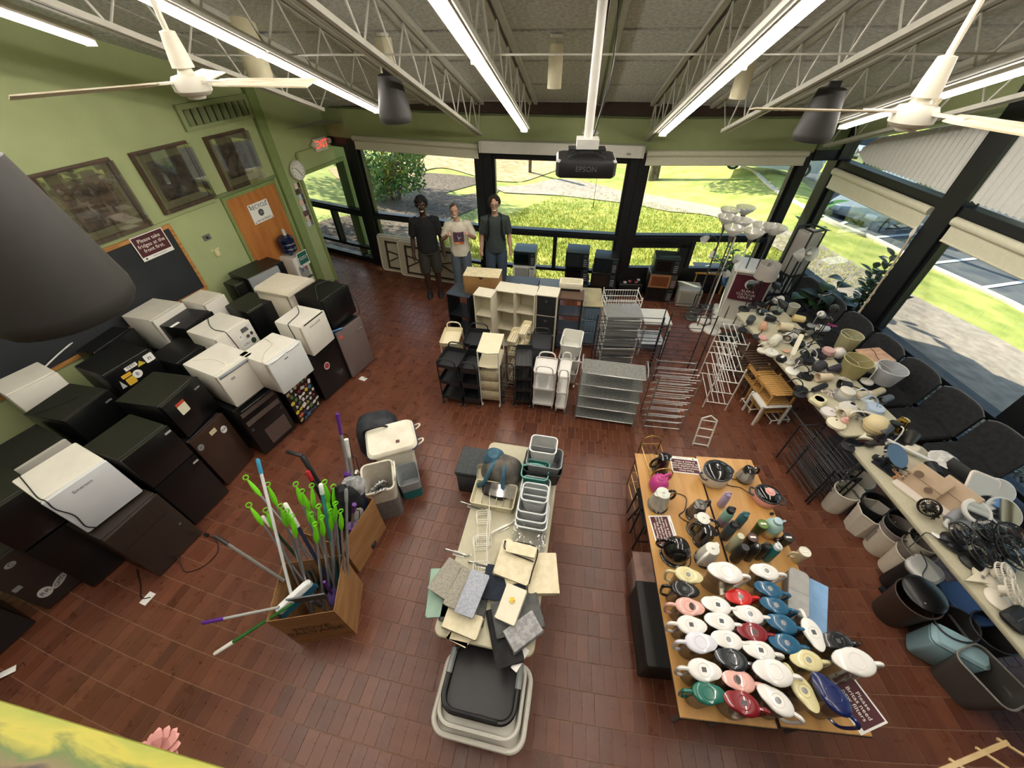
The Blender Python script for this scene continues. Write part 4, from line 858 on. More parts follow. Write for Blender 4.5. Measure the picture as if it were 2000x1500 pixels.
f = fridge((13.5, 776), (112, 727), 1.36, .5, .42, WH, 'cream fridge with a rounded top by the blackboard at the left edge', r=.05); W = f['W']
under(f, 'dark mini fridge hidden under the cream one by the blackboard', 0.850)
f = fridge((7, 935), (130, 858), 1.2, .5, .5, '#0e0f10', 'black mini fridge with a pale steel door, behind the yellowed white one', door='#aaa79e', top='#121313')
under(f, 'dark mini fridge hidden under the pale steel door one', 0.690)
f = fridge((365.5, 643.5), (415, 607.5), 1.25, .46, .5, '#0e0f10', 'black fridge with a speckled marbled top against the blackboard', top='#2b2a2e')
under(f, 'dark mini fridge hidden under the speckled top one', 0.780)
f = fridge((298, 628), (358, 591), 1.34, .52, .5, WH, 'white fridge with a yellowed seal against the blackboard', top='#d8d4c8')
under(f, 'dark mini fridge hidden under the white one against the blackboard', 0.810)
f = fridge((400, 597), (438, 574), 1.3, .5, .42, WH, 'small white fridge farthest back against the blackboard', top='#ddd8c8')
under(f, 'dark mini fridge hidden under the small white one at the back', 0.790)
f = fridge((190, 690), (262, 640), 1.25, .45, .42, '#0e0f10', 'low black fridge in the gap against the blackboard under a white cord'); cord(f, [(-.5, .3, .45), (-.1, .4, .47), (.2, .42, .5), (.45, .42, .55)], mat('#d9d9d6', .5), .008)
under(f, 'dark mini fridge hidden under the one with a white cord', 0.790)
f = fridge((486, 613), (537, 583), 1.15, .5, .5, '#0e0f10', 'broad black fridge behind the white fridge with silver lettering'); W = f['W']; box('trim_strip', mat('#8b8f92', .3, .7), f, .05, W*.6, .05, .06, .498, .504)
under(f, 'dark mini fridge hidden under the broad black one by the retro fridge', 0.640)
f = fridge((562, 577), (608, 545), 1.3, .8, .58, '#ddd5c2', 'cream retro fridge with a rounded hood, by the water cooler'); W = f['W']
under(f, 'dark mini fridge hidden under the cream retro one', 0.490)
MB().loft([[(x, y, (.77+z)) for x, z in ((-.015, 0), (-.015, .03), (.02, .06), (W-.02, .06), (W+.015, .03), (W+.015, 0))] for y in (-.02, .58)]).build('hood', mat('#e4dcc8', .4, noise=.03), f)
f = fridge((486, 547), (543, 519), 1.25, .5, .5, '#0e0f10', 'black fridge with a silver grey door in front of the wooden door', door='#8f9396')
under(f, 'dark mini fridge hidden under the silver grey door one', 0.740)
f = fridge((462, 560), (486, 547), 1.2, 1.18, .3, '#0e0f10', 'narrow black fridge under the thermostat by the blackboard end', w=.45)
f = fridge((505, 533), (548, 512), 1.2, .46, .38, '#0e0f10', 'black fridge against the wooden door, farthest of the fridges', w=.46); W = f['W']; box('window_panel', mat('#0e0f10', .15), f, .05, W*.6, -.003, 0, .15, .38)
under(f, 'dark mini fridge hidden under the farthest black one', 0.730)
cpx = P(604, 545, .55); t = thing('water_cooler', 'white water cooler carrying a blue bottle in front of the narrow green wall', 'water cooler', (cpx.x-.02, cpx.y-.0, 0), rad(90-LAZ), None); wc = mat('#d6d3c8', .45, noise=.03)
MB().rbox((0, .17, .5), (.31, .32, 1.0), .03, .012).build('cabinet', wc, t); box('tap_recess', mat('#8f8d86', .5), t, -.1, .1, .0, .012, .6, .82)
for x in (-.05, .05): MB().tube([(x, .01, .8), (x, -.03, .78), (x, -.03, .74)], .01, 6).build('tap', mat('#3a5fa8' if x < 0 else '#b8443a', .4), t)
box('drip_tray', mat('#4a4a48', .5), t, -.11, .11, -.05, .0, .58, .6)
bw = clear('#3b5f9e', .1, .05, .35, '#2b4a86'); pr = [(.03, 0), (.035, .03), (.1, .06), (.135, .09), (.135, .14), (.128, .15), (.135, .16), (.135, .22), (.128, .23), (.135, .24), (.135, .3), (.1, .34), (.03, .35)]
MB().lathe(pr, 22).build('bottle', bw, t, (0, .17, 1.0)); MB().lathe([(.026, 0), (.026, .06), (.02, .1)], 12).build('bottle_cap', mat('#cfd6de', .4), t, (.03, .17, 1.35))
sg = sign('sign', 'green NOT PART OF GIVEAWAY sign leaning on the water cooler', .24, .26, ['NOT PART OF', 'GIVEAWAY'], (cpx.x+.0, cpx.y-.06, 1.0), WY, None, .034, 'OFFICE OF SUSTAINABILITY', panel=mat('#1d5a4a', .6)); sg.location = t.matrix_basis @ Vector((.06, -.012, .93))
card = mat2('#9a6f43', '#ab8053', 3, .8, stretch=(1, 1, 5)); card2 = mat2('#8a6038', '#96703f', 3, .8)
def carton(corners, z1, label, words_=None):
 """tall open carton; corners = floor outline, 4 points"""
 c = sum(corners, Vector())/4; t = thing('cardboard_box', label, 'box', (c.x, c.y, 0)); q = [(p.x-c.x, p.y-c.y) for p in corners]; mb = MB().shell([ring(q, .0), ring(q, z1*.5, 1.0), ring(q, z1, 1.02)], .006); mb.build('box', card, t)
 yaw = math.atan2(q[1][1]-q[0][1], q[1][0]-q[0][0]); m = Vector(((q[0][0]+q[1][0])/2, (q[0][1]+q[1][1])/2, 0)); n = Vector((sin(yaw), -cos(yaw), 0))
 if words_: text(words_, t, mat('#4a3018', .8), .11, m+n*.012+Vector((0, 0, z1*.52)), (pi/2, 0, yaw), sp=.85)
 box('seam_tape', mat('#b08f62', .5), t, 0, .001, 0, .001, 0, .001) if False else None
 return t
cB = [P(585, 1258), P(692, 1240), None, None]; e = cB[1]-cB[0]; n_ = Vector((-e.y, e.x, 0)).normalized()*.44; e2 = e.normalized()*.5
bx1 = carton([cB[0], cB[0]+e2, cB[0]+e2+n_, cB[0]+n_], .66, 'tall brown carton full of mops and brooms, marked SALVAGE', 'MOVE\nSALVAGE')
K1 = Vector((bx1.location.x, bx1.location.y, 0)); yaw1 = math.atan2(e.y, e.x)
cB = [P(703, 1118), P(752, 1035), None, None]; e = cB[1]-cB[0]; n_ = Vector((-e.y, e.x, 0)).normalized()*.42; e2 = e.normalized()*.5
bx2 = carton([cB[0], cB[0]+e2, cB[0]+e2+n_, cB[0]+n_], .6, 'brown carton holding vacuum cleaners and bags, behind the mop box'); K2 = Vector((bx2.location.x, bx2.location.y, 0))
limeg = mat('#74d120', .4, noise=.05); steel = mat('#b4b8bb', .3, .7, noise=.05); alu = mat('#d4d6d8', .3, .5, noise=.04)
def pole_tool(name, label, cat, base, tip, shaft, grip, grip_m, r=.011, gl_=.16, group=None, hook=False, head=None):
 base, tip = Vector(base), Vector(tip); t = thing(name, label, cat, base, 0, group); d = tip-base; L = d.length; u = d.normalized()
 MB().tube([(0, 0, 0), tuple(u*(L-gl_))], r, 7).build('handle', shaft, t)
 if hook:
  pts = [u*(L-gl_), u*(L-gl_*.75), u*(L-gl_*.45), u*(L-gl_*.15), u*(L-.02)]; g = MB().tube(pts, [r*1.2, r*2.3, r*2.1, r*1.1, r*.9], 8)
  v = u.orthogonal().normalized(); c = u*(L+.008); g.tube([tuple(c+(u*cos(a)+v*sin(a))*.02) for a in [2*pi*k/10+pi for k in range(11)]], r*.6, 5); g.build('grip', grip_m, t)
 elif grip == 'round': MB().tube([tuple(u*(L-gl_)), tuple(u*(L-.01)), tuple(u*L)], [r*1.25, r*1.25, r*.8], 8).build('grip', grip_m, t)
 if head == 'push':
  pass
 return t
tips = [(481, 934), (523, 948), (487, 988), (578, 947), (520, 998), (590, 961), (608, 1006), (609, 950), (622, 990), (634, 943), (651, 952), (655, 985), (645, 1000), (560, 1000), (548, 990), (615, 1025), (640, 970), (665, 1000), (600, 985), (570, 1010), (628, 1012)]
foots = [(.1, .1), (-.1, .05), (.05, -.1), (0, .1), (-.12, -.08), (.08, .12), (.1, 0), (-.05, -.02), (.02, .06), (.12, .1), (.13, -.05), (-.02, .12), (.05, .02), (-.1, .12), (-.13, 0), (.0, -.1), (.08, -.08), (.13, .04), (-.06, .08), (-.08, -.12), (.04, -.05)]
spots = ['leaning far left', 'crossing the white broom', 'lowest on the left', 'upright in the middle', 'low beside the white broom', 'middle right', 'front right', 'next to the teal pole', 'right of the teal pole', 'far right, tall', 'rightmost, tall', 'right, behind', 'right, low', 'centre left', 'left, behind', 'low in the middle', 'right of the centre', 'right edge', 'centre, tall', 'left, short', 'front centre']
for i, (px, py) in enumerate(tips):
 zt = rnd.uniform(1.2, 1.38) if i not in (2, 4, 0) else 1.15; tp = P(px, py, zt); fx, fy = foots[i]
 pole_tool('mop', 'steel mop pole with a lime green grip in the carton, '+spots[i], 'mop', K1+Vector((fx*1.1, fy, .03+.004*i)), tp, steel, None, limeg, .009, .2, 'mops in the carton', True)
for i, (a, b, lab) in enumerate((((481, 1188), (575, 1172), 'lying low on the left rim'), ((498, 1015), (562, 1020), 'pointing left below the others'), ((633, 1165), (600, 1180), 'short grip over the front rim'))):
 pass
t = pole_tool('broom', 'white broom with a blue tipped handle and blue dust brush, leaning in the carton', 'broom', P(568, 1158, .62), P(503, 896, 1.62), mat('#dfe3e4', .35, noise=.02), 'round', mat('#2f8fb4', .4), .012, .12)
b_ = MB(); b_.loft([[(x*cos(.9)-y*sin(.9), x*sin(.9)+y*cos(.9), z) for x, y in rrect(.3*k, .06*k2, .028, 4)] for z, k, k2 in ((.04, .8, .7), (.02, 1, 1), (-.02, 1.02, 1.05))]); b_.build('brush_block', mat('#e6e9e8', .4), t, (.03, -.02, -.02)); b_ = MB(); b_.loft([[(x*cos(.9)-y*sin(.9), x*sin(.9)+y*cos(.9), z) for x, y in rrect(.29*k, .05*k, .02, 3)] for z, k in ((-.02, 1), (-.11, 1.15))]); b_.build('bristles', mat('#1f6f8c', .8, bump=.6, bscale=300), t, (.03, -.02, -.02))
pole_tool('mop', 'purple tipped white mop pole resting flat over the left rim of the carton', 'mop', P(545, 1186, .69), P(394, 1217, .68), alu, 'round', mat('#5a2a8f', .4), .011, .16)
pole_tool('broom', 'green broom handle with a white tip sticking out over the floor', 'broom', P(570, 1180, .66), P(418, 1278, .52), mat('#2c6b2f', .4), 'round', mat('#eceae2', .4), .013, .15)
pole_tool('broom', 'grey broom handle with a dark cap leaning out to the left of the carton', 'broom', P(556, 1135, .64), P(419, 1046, .9), mat('#6d6a66', .4), 'round', mat('#2c2724', .5), .014, .14)
pole_tool('mop', 'teal pole with a pale top standing upright in the carton', 'mop', K1+Vector((.08, .05, .03)), P(626, 945, 1.42), mat('#3d8f94', .4), 'round', mat('#dfe6e2', .4), .014, .1)
pole_tool('duster', 'white tipped dark green stick poking out left in the carton', 'duster', K1+Vector((-.02, .1, .05)), P(512, 1008, 1.12), mat('#1f3d2c', .4), 'round', mat('#ecebe5', .4), .012, .12)
pole_tool('mop', 'white mop handle slanting across the green grips', 'mop', K1+Vector((.12, .02, .1)), P(556, 983, 1.28), mat('#2b3350', .4), 'round', mat('#e4e4de', .4), .015, .25)
pole_tool('mop', 'black pole standing among the green mops in the carton', 'mop', K1+Vector((.1, .12, .05)), P(657, 950, 1.36), mat('#26282a', .4), 'round', black, .013, .1)
pole_tool('broom', 'grey pole at the right rim of the carton', 'broom', K1+Vector((.17, -.03, .05)), P(676, 955, 1.25), mat('#9a9d9f', .35, .4), 'round', mat('#8a8d90', .4), .012, .12)
c = P(600, 1165, .64); t = thing('dustpan', 'grey dustpan stuck upright in the carton in front of the broom', 'dustpan', c, yaw1); MB().loft([[(-.13, 0, -.1), (.13, 0, -.1), (.13, .012, -.1), (-.13, .012, -.1)], [(-.15, -.02, .04), (.15, -.02, .04), (.15, -.008, .04), (-.15, -.008, .04)]], sm=False).build('pan', mat('#55585c', .4), t); MB().tube([(0, .0, -.1), (0, .02, -.3)], .015, 6).build('handle', mat('#55585c', .4), t)
c = K1+Vector((.12, .02, .3)); t = thing('feather_duster', 'purple fluffy duster deep in the carton', 'duster', c); MB().lathe([(.01, -.1), (.06, -.06), (.07, .02), (.05, .1), (.01, .14)], 14).build('head', mat('#6a55a0', .9, bump=1, bscale=200), t); MB().tube([(0, 0, .12), (.03, 0, .4)], .012, 6).build('handle', mat('#5a2a8f', .4), t)
pur = mat('#56267f', .35, noise=.06); dkp = mat('#232328', .4, noise=.1)
def upright_vac(base, top, label, bodyc, bagc):
 base, top = Vector(base), Vector(top); t = thing('upright_vacuum', label, 'vacuum', base, 0); d = top-base; u = d.normalized(); L = d.length; s_ = u.orthogonal().normalized()
 MB().tube([tuple(u*.0), tuple(u*(L*.55))], [.06, .045], 10).build('body', bodyc, t); MB().tube([tuple(u*L*.1+s_*.05), tuple(u*L*.5+s_*.05)], [.05, .04], 10).build('dust_bin', bagc, t)
 MB().tube([tuple(u*L*.55), tuple(u*L*.85)], .014, 7).build('wand', steel, t); MB().tube([tuple(u*L*.85), tuple(u*L)], [.016, .02], 8).build('grip', bodyc, t); MB().rbox((0, 0, .0), (.24, .12, .08), .03, .015).build('nozzle', dkp, t)
 MB().tube(spl([u*L*.85+s_*.02, u*L*.8+s_*.06, u*L*.6+s_*.07, u*L*.5+s_*.05], 5), .004, 5).build('cord', black, t); return t
upright_vac(K2+Vector((.02, .08, .05)), P(659, 808, 1.45), 'slim vacuum with a purple grip standing tall in the rear carton', pur, dkp)
upright_vac(K2+Vector((.1, -.02, .05)), P(676, 858, 1.3), 'vacuum with a white grip and navy body in the rear carton', mat('#dcdcd8', .4), mat('#232c4a', .4))
upright_vac(K2+Vector((-.02, -.1, .1)), P(692, 985, .95), 'broad purple vacuum body lying against the rear carton rim', pur, mat('#442066', .4))
t = pole_tool('carpet_sweeper', 'black curved sweeper handle leaning left from the rear carton', 'sweeper', K2+Vector((-.05, .05, .1)), P(590, 890, 1.15), dkp, 'round', dkp, .02, .2); MB().tube(spl([P(590, 890, 1.15)-t.location, P(575, 886, 1.17)-t.location, P(561, 882, 1.12)-t.location], 5), .018, 7).build('hooked_end', dkp, t)
pole_tool('carpet_sweeper', 'black sweeper pole with a red clip beside the mop carton', 'sweeper', K2+Vector((-.12, .0, .1)), P(600, 920, 1.1), dkp, 'round', mat('#b3262a', .4), .016, .12)
t = thing('backpack', 'black backpack stuffed upright in the rear carton', 'bag', K2+Vector((.06, .14, .62)), .4); MB().loft([[(x, y, z) for x, y in rrect(.26*k, .16*k, .05, 3)] for z, k in ((-.2, .9), (0, 1), (.16, .95), (.24, .6))]).build('body', mat2('#1b1c20', '#2b2c31', 12, .8, bump=.4), t); MB().tube(arc((0, 0, .24), .04, 0, 180, 8), .008, 5).build('loop', black, t)
t = thing('laundry_bag', 'rumpled grey mesh bag on top of the rear carton', 'bag', K2+Vector((.12, .2, .78)), .2); MB().loft([[(x+.02*rnd.random(), y+.02*rnd.random(), z) for x, y in rrect(.2*k, .13*k, .05, 3)] for z, k in ((-.1, .9), (0, 1.05), (.07, .9), (.12, .4))]).build('body', mat2('#8d8f92', '#c4c5c6', 14, .9, bump=.6), t)
canvas = mat2('#dcd6c3', '#e9e4d4', 6, .9, bump=.3); gfab = mat2('#6f6d69', '#7c7a76', 20, .9, bump=.3)
def hamper(fl_, fr_, d, h, label, m, m2=None, split=.45, handles=True, fill=None, k=1.04):
 a, b = P(*fl_), P(*fr_); yaw, W = frame2(a, b); t = thing('laundry_hamper', label, 'hamper', (a.x, a.y, 0), yaw); p = rrect(W, d, .05, 4, W/2, d/2); hs = h*split
 MB().shell([ring([(W/2+(x-W/2)*q, d/2+(y-d/2)*q) for x, y in p], z) for z, q in ((.0, .96), (hs, 1.0), (h, k))], .006).build('body', m, t)
 if m2: MB().loft([ring([(W/2+(x-W/2)*q, d/2+(y-d/2)*q) for x, y in p], z) for z, q in ((.002, .965), (hs, 1.008))], False, False).build('lower_band', m2, t)
 MB().tube([(W/2+(x-W/2)*k, d/2+(y-d/2)*k, h) for x, y in p+p[:1]], .012, 6).build('rim', mat('#d9d3c2', .8), t)
 if handles:
  for y, s in ((d*.5, 1), (d*.5, -1)): MB().tube(spl([(W/2+s*W*.53, y-.1, h-.03), (W/2+s*W*.62, y-.08, h+.08), (W/2+s*W*.62, y+.08, h+.08), (W/2+s*W*.53, y+.1, h-.03)], 6), .012, 6).build('handle', mat('#e2ddce', .8), t)
 return t, W
t, W = hamper((735, 1020), (790, 1005), .36, .56, 'grey and cream laundry hamper with rope handles holding an ironing pad', mat('#c9c3b4', .9, bump=.3), gfab, .62)
o = thing('ironing_pad', 'grey and white patterned ironing pad standing in the open hamper', 'ironing pad', t.location+Vector((.12, .16, .3)), t.rotation_euler.z+.25); o.rotation_euler = (.45, 0, t.rotation_euler.z+.2); pat = mat2('#55575b', '#d6d4cf', 46, .8, .48, .52, (1, 1, 1.0), detail=0)
MB().loft([[(x, y, z) for x, z in [(.15*cos(a)*(1 if sin(a) < 0 else 1-.25*sin(a)), .36*sin(a)) for a in [2*pi*k/20 for k in range(20)]]] for y in (-.012, .012)]).build('pad', pat, o)
o2 = dup(o, o.location+Vector((-.1, .03, -.02)), label='second pale patterned ironing pad behind the first in the hamper', rot=(.4, .15, t.rotation_euler.z+.5))
t, W = hamper((752, 945), (820, 925), .42, .5, 'cream canvas hamper bag with a navy trim and loops, lying closed on the floor', canvas, mat('#9a9fa3', .9), .3, False, k=.98)
MB().rprism(rrect(.56, .46, .08, 5, W/2, .22), .46, .55, .03).build('top', canvas, t); MB().tube([(x+W/2, y+.22, .5) for x, y in rrect(.57, .47, .08, 4)], .007, 5).build('piping', mat('#232a44', .7), t); box('leather_tab', mat('#5a4030', .6), t, W*.62, W*.72, .1, .14, .551, .556)
for y in (.1, .34): MB().tube(spl([(W+.03, y-.05, .46), (W+.13, y-.03, .5), (W+.13, y+.03, .48), (W+.03, y+.05, .44)], 6), .01, 6).build('loop', mat('#e4e0d2', .8), t)
a = P(716, 930); t = thing('duffel_bag', 'black duffel bag slumped behind the cream canvas hamper', 'bag', (a.x-.02, a.y+.2, 0), .3); MB().loft([[(x, y+(.02 if z > .2 else 0), z) for x, y in rrect(.5*k, .38*k, .12, 5, .2, .2)] for z, k in ((0, .92), (.15, 1.05), (.38, 1.0), (.5, .8), (.56, .35))]).build('body', mat2('#1c1f24', '#30343b', 7, .7, bump=.6), t); MB().tube(spl([(.05, .05, .45), (.1, .0, .58), (.3, .0, .6), (.38, .05, .46)], 6), .014, 6).build('strap', black, t)
a = P(812, 960); t = thing('storage_tote', 'teal and grey tote standing beside the cream canvas hamper', 'bag', (a.x-.05, a.y+.05, 0), .35); MB().shell([ring(rrect(.24*k, .3*k, .04, 3), z) for z, k in ((0, .9), (.3, 1.0))], .005).build('body', mat('#a4a9ab', .8), t); MB().loft([ring(rrect(.245*k, .305*k, .04, 3), z) for z, k in ((.0, .91), (.16, .97))], False, False).build('band', mat('#2c7d80', .8), t)
tabw = mat('#b9b49b', .5, noise=.05, scale=30, bump=.1, bscale=200); legm = mat('#6b6a68', .4, .4)
def folding_table(c4, z, label, cl=tabw, edge=None, r=.06, thick=.04, legs=True):
 """c4: plan corners in order"""
 c = sum(c4, Vector())/4; ex = (c4[1]-c4[0]); yaw = math.atan2(ex.y, ex.x); t = thing('folding_table', label, 'table', (c.x, c.y, 0), yaw)
 L, W = ((c4[1]-c4[0]).length+(c4[2]-c4[3]).length)/2, ((c4[2]-c4[1]).length+(c4[3]-c4[0]).length)/2
 MB().rbox((0, 0, z-thick/2), (L, W, thick), r, .008, 5).build('tabletop', cl, t)
 if edge: MB().rbox((0, 0, z-thick/2), (L+.004, W+.004, thick*.7), r, .003, 5).build('edge_band', edge, t)
 for s in (-1, 1):
  for k in (-1, 1): MB().tube([(s*(L/2-.18), k*(W/2-.08), z-thick), (s*(L/2-.16), k*(W/2-.08), 0)], .016, 7).build('leg', legm, t)
  MB().tube([(s*(L/2-.17), -W/2+.08, .25), (s*(L/2-.17), W/2-.08, .25)], .012, 6).build('stretcher', legm, t)
 return t, L, W, yaw
TZ = .74
c4 = [P(845, 1240, TZ), P(1042, 1286, TZ), P(1095, 882, TZ), P(957, 862, TZ)]
mt, ML, MW, myaw = folding_table(c4, TZ, 'pale plastic folding table loaded with bins and folded fabric in the middle')
def PT(x, y, h=0.0): return P(x, y, TZ+h)+Vector((0, 0, .0))
def put(name, label, cat, px, py, h=0.0, rz=0.0, group=None, lift=0.001, rot=None):
 """a thing standing on a table top: the seen point (px, py) lies at height h above it"""
 p = P(px, py, TZ+h); p.z = TZ+lift; return thing(name, label, cat, p, rz, group, rot)
MA = myaw                                                            # direction across the middle table
fab = lambda h, h2=None, s=26: mat2(h, h2 or h, s, .9, bump=.25)
def binshape(mb, w, d, h, r=.04, taper=.86, t=.003): return mb.shell([ring(rrect(w*k, d*k, r, 4), z) for z, k in ((0, taper), (h*.5, (1+taper)/2), (h, 1))], t)
def bin_(name, label, px, py, w, d, h, m, rz=0.0, lift=0.001, rimm=None, group=None, cat='bin', r=.04, taper=.86):
 t = put(name, label, cat, px, py, h+lift, rz, group, lift); binshape(MB(), w, d, h, r, taper).build('tub', m, t)
 MB().tube([(x, y, h) for x, y in rrect(w*1.01, d*1.01, r, 4)+[rrect(w*1.01, d*1.01, r, 4)[0]]], .007, 6).build('rim', rimm or m, t); return t
milk = clear('#ffffff', .06, .1, .72, '#e6e8e6'); cleartub = clear('#ffffff', .06, .05, .5, '#e4e8e8')
t = put('backpack', 'grey and teal trekking backpack lying on the middle table', 'bag', 980, 915, .1, MA-.2); gd = mat2('#4b4844', '#6a655e', 9, .85, bump=.5); tl_ = mat2('#2f5163', '#41667a', 9, .85, bump=.4)
MB().loft([[(x, y, z) for x, y in rrect(.38*k, .3*k, .12, 5)] for z, k in ((0, .85), (.06, 1.05), (.13, 1), (.2, .7), (.23, .3))]).build('body', gd, t)
for s in (-1, 1): MB().tube(spl([(s*.05, -.02, .21), (s*.07, -.12, .19), (s*.1, -.2, .08), (s*.16, -.22, .02)], 5), .022, 6).build('shoulder_strap', tl_, t)
MB().loft([[(x-.1, y+.04, z) for x, y in rrect(.18*k, .2*k, .07, 4)] for z, k in ((.14, 1), (.2, 1), (.25, .6))]).build('top_pocket', tl_, t); MB().loft([[(x+.02, y-.2, z) for x, y in rrect(.26*k, .16*k, .06, 4)] for z, k in ((0, 1), (.05, 1), (.09, .5))]).build('hip_belt', mat2('#211f1e', '#34302d', 9, .85, bump=.5), t)
t = bin_('storage_bin', 'black bin under the clear one at the far end of the middle table', 1062, 903, .36, .26, .2, mat('#1e1f21', .5), MA)
t = bin_('storage_bin', 'grey bin stacked inside the black bin on the middle table', 1064, 893, .33, .23, .2, mat('#8f9294', .5), MA, .06)
t = bin_('storage_bin', 'translucent white bin topmost at the far end of the middle table', 1062, 868, .25, .2, .22, milk, MA, .12, mat('#e9ebea', .4))
t = bin_('caddy_basket', 'teal plastic shower caddy basket with a carry handle on the middle table', 1046, 917, .25, .21, .17, mat('#2f7f76', .4, noise=.03), MA, .02, mat('#6fb2aa', .4)); tm = mat('#7ab8b0', .4)
MB().tube(spl([(-.125, .02, .17), (-.1, .02, .19), (0, .04, .2), (.1, .02, .19), (.125, .02, .17)], 5), .012, 6).build('handle', tm, t); o = box('label', paper, t, -.035, .035, -.1085, -.106, .07, .105); text('HARP', t, ink, .022, (0, -.1095, .088), (pi/2, 0, 0))
h0 = None
for i in range(3):
 for j in range(2):
  for s in (-1, 1):
   q = (s*(.035+.025*i), .0895+j*.003, .1+.03*j)
   if h0 is None: h0 = MB().box((0, 0, 0), (.013, .004, .015)).build('vent_hole', mat('#d8e4e0', .5), t, q)
   else: link('vent_hole', h0.data, t, q)
for i, (px, py, w_, d_, h_, lab) in enumerate(((1046, 950, .26, .2, .13, 'clear shoebox bin under the teal caddy basket'), (1052, 962, .2, .32, .02, 'clear flat lid leaning behind the bins on the middle table'), (1040, 1005, .27, .26, .1, 'lowest clear bin of the nested pile on the middle table'), (1040, 993, .26, .25, .13, 'middle clear bin of the nested pile on the middle table'), (1042, 978, .25, .24, .16, 'uppermost clear bin of the nested pile on the middle table'), (1045, 962, .23, .18, .2, 'clear upright bin with a slot handle behind the nested pile'))):
 t = bin_('storage_bin', lab, px, py, w_, d_, h_, cleartub, MA, .002+.004*i, mat('#dfe4e6', .35), 'clear bins on the middle table')
 if i == 5: box('slot', black, t, -.07, .07, -.083, -.08, .15, .165)
org = mat('#d6cfb2', .45, noise=.03)
t = put('drawer_organizer', 'cream tray organizer with clear dividers on the middle table', 'organizer', 965, 966, .08, MA); binshape(MB(), .4, .25, .09, .02, .95).build('tray', org, t); box('slot', black, t, -.04, .04, -.122, -.119, .04, .06); MB().tube([(x, y, .09) for x, y in rrect(.4, .25, .02, 3)+[rrect(.4, .25, .02, 3)[0]]], .006, 5).build('rim', org, t)
for k in range(5): box('divider', clear('#ffffff', .1, .05, .3, '#f0ece0'), t, -.1+k*.065, -.097+k*.065, -.1, .1, .01, .085)
box('lid', clear('#ffffff', .12, .05, .25, '#f0ece0'), t, -.05, .19, -.02, .12, .09, .094)
t = put('drawer_organizer', 'narrow cream drawer insert tray behind the tray organizer', 'organizer', 945, 925, .04, MA+.15); binshape(MB(), .13, .2, .06, .02, .95).build('tray', org, t)
wirew = mat('#e8e6dc', .4, noise=.02)
for i, (px, py) in enumerate(((945, 1012), (940, 1062))):
 t = put('shower_caddy', ('white wire shower caddy with two baskets lying farther up the middle table', 'white wire shower caddy lying nearer on the middle table')[i], 'caddy', px, py, .03, MA+.25); mb = MB()
 def loopy(z, y0, mb): mb.tube([(x, y+y0, z) for x, y in rrect(.13, .09, .02, 3)+[rrect(.13, .09, .02, 3)[0]]], .003, 4)
 for z in (.01, .05, .09): loopy(z, 0, mb)
 mb.build('upper_basket', wirew, t); mb = MB()
 for z in (.01, .05): loopy(z, -.2, mb)
 for k in range(5): mb.tube([(-.05+.025*k, -.24, .01), (-.05+.025*k, -.16, .01)], .002, 4)
 mb.build('lower_basket', wirew, t); MB().tube(spl([(.03, .3, .02), (.05, .31, .05), (.06, .27, .05), (.05, .0, .1), (.05, -.2, .05)], 5), .004, 5).build('hanger_rod', wirew, t)
 for s in (-1, 1): MB().tube([(s*.06, .04, .05), (s*.05, -.2, .03)], .003, 4).build('side_rod', wirew, t)
for i, (px, py, rz) in enumerate(((925, 990, -.3), (898, 1082, -.25), (945, 1105, -.2), (985, 1030, .5))):
 t = put('over_door_hook', ['chrome over door hook nearest the organizer', 'chrome over door hook hanging over the left table edge', 'chrome over door hook beside the folded felt', 'white over door hook among the clear vinyl bags'][i], 'hook', px, py, .01, rz, 'over door hooks on the middle table'); MB().tube(spl([(-.12, 0, .005), (-.13, 0, .03), (-.1, 0, .035), (.05, 0, .012), (.09, 0, .03), (.1, 0, .05)], 5), .008, 6).build('hook', mat('#c4c4be', .25, .8) if i < 3 else wirew, t); box('plate', mat('#c9c6ba', .3, .6), t, -.06, .04, -.02, .02, .002, .008)
vin = clear('#ffffff', .16, .08, .18, '#e9ecee')
for i, (px, py, w_, d_, rz, lab) in enumerate(((1035, 1042, .3, .22, MA, 'crumpled clear vinyl bag behind the cream fabric cubes'), (1052, 1085, .1, .4, MA+.1, 'strip of clear vinyl wrap along the right table edge'))):
 t = put('vinyl_bag', lab, 'bag', px, py, .02, rz, None); n = 10; mb = MB()
 for a in range(n+1):
  for b in range(n+1): mb.v.append(((a/n-.5)*w_, (b/n-.5)*d_, .015+.03*rnd.random()))
 for a in range(n):
  for b in range(n): k = a*(n+1)+b; mb.f.append((k, k+n+1, k+n+2, k+1)); mb.s.append(True)
 mb.build('sheet', vin, t)
def slabthing(name, label, cat, px, py, w_, d_, h_, m, rz, lift=.001, r=.01, wob=.006, group=None):
 t = put(name, label, cat, px, py, lift+h_, rz, group, lift); p = rrect(w_, d_, r, 3)
 MB().loft([[(x*k+wob*rnd.uniform(-1, 1), y*k+wob*rnd.uniform(-1, 1), z) for x, y in p] for z, k in ((0, .98), (h_*.5, 1.0), (h_*.8, 1.0), (h_, .985))]).build('body', m, t); return t
felt = fab('#8e8b80', '#a09c90', 60); cream = fab('#d9cfae', '#e3dabd', 18); navy = fab('#1c2330', '#242c3b', 20); dgr = fab('#4a4c4c', '#5a5c5b', 14); blk = fab('#1d1d1e', '#2a2a2b', 14)
slabthing('folded_board', 'mint green board sticking out beyond the left edge of the middle table', 'board', 868, 1155, .26, .36, .02, mat('#8fae9c', .5), MA+.25, .002)
slabthing('folded_bin', 'cream folded storage cube overhanging the right edge of the middle table', 'fabric bin', 1060, 1118, .24, .32, .05, cream, MA+.2, .002)
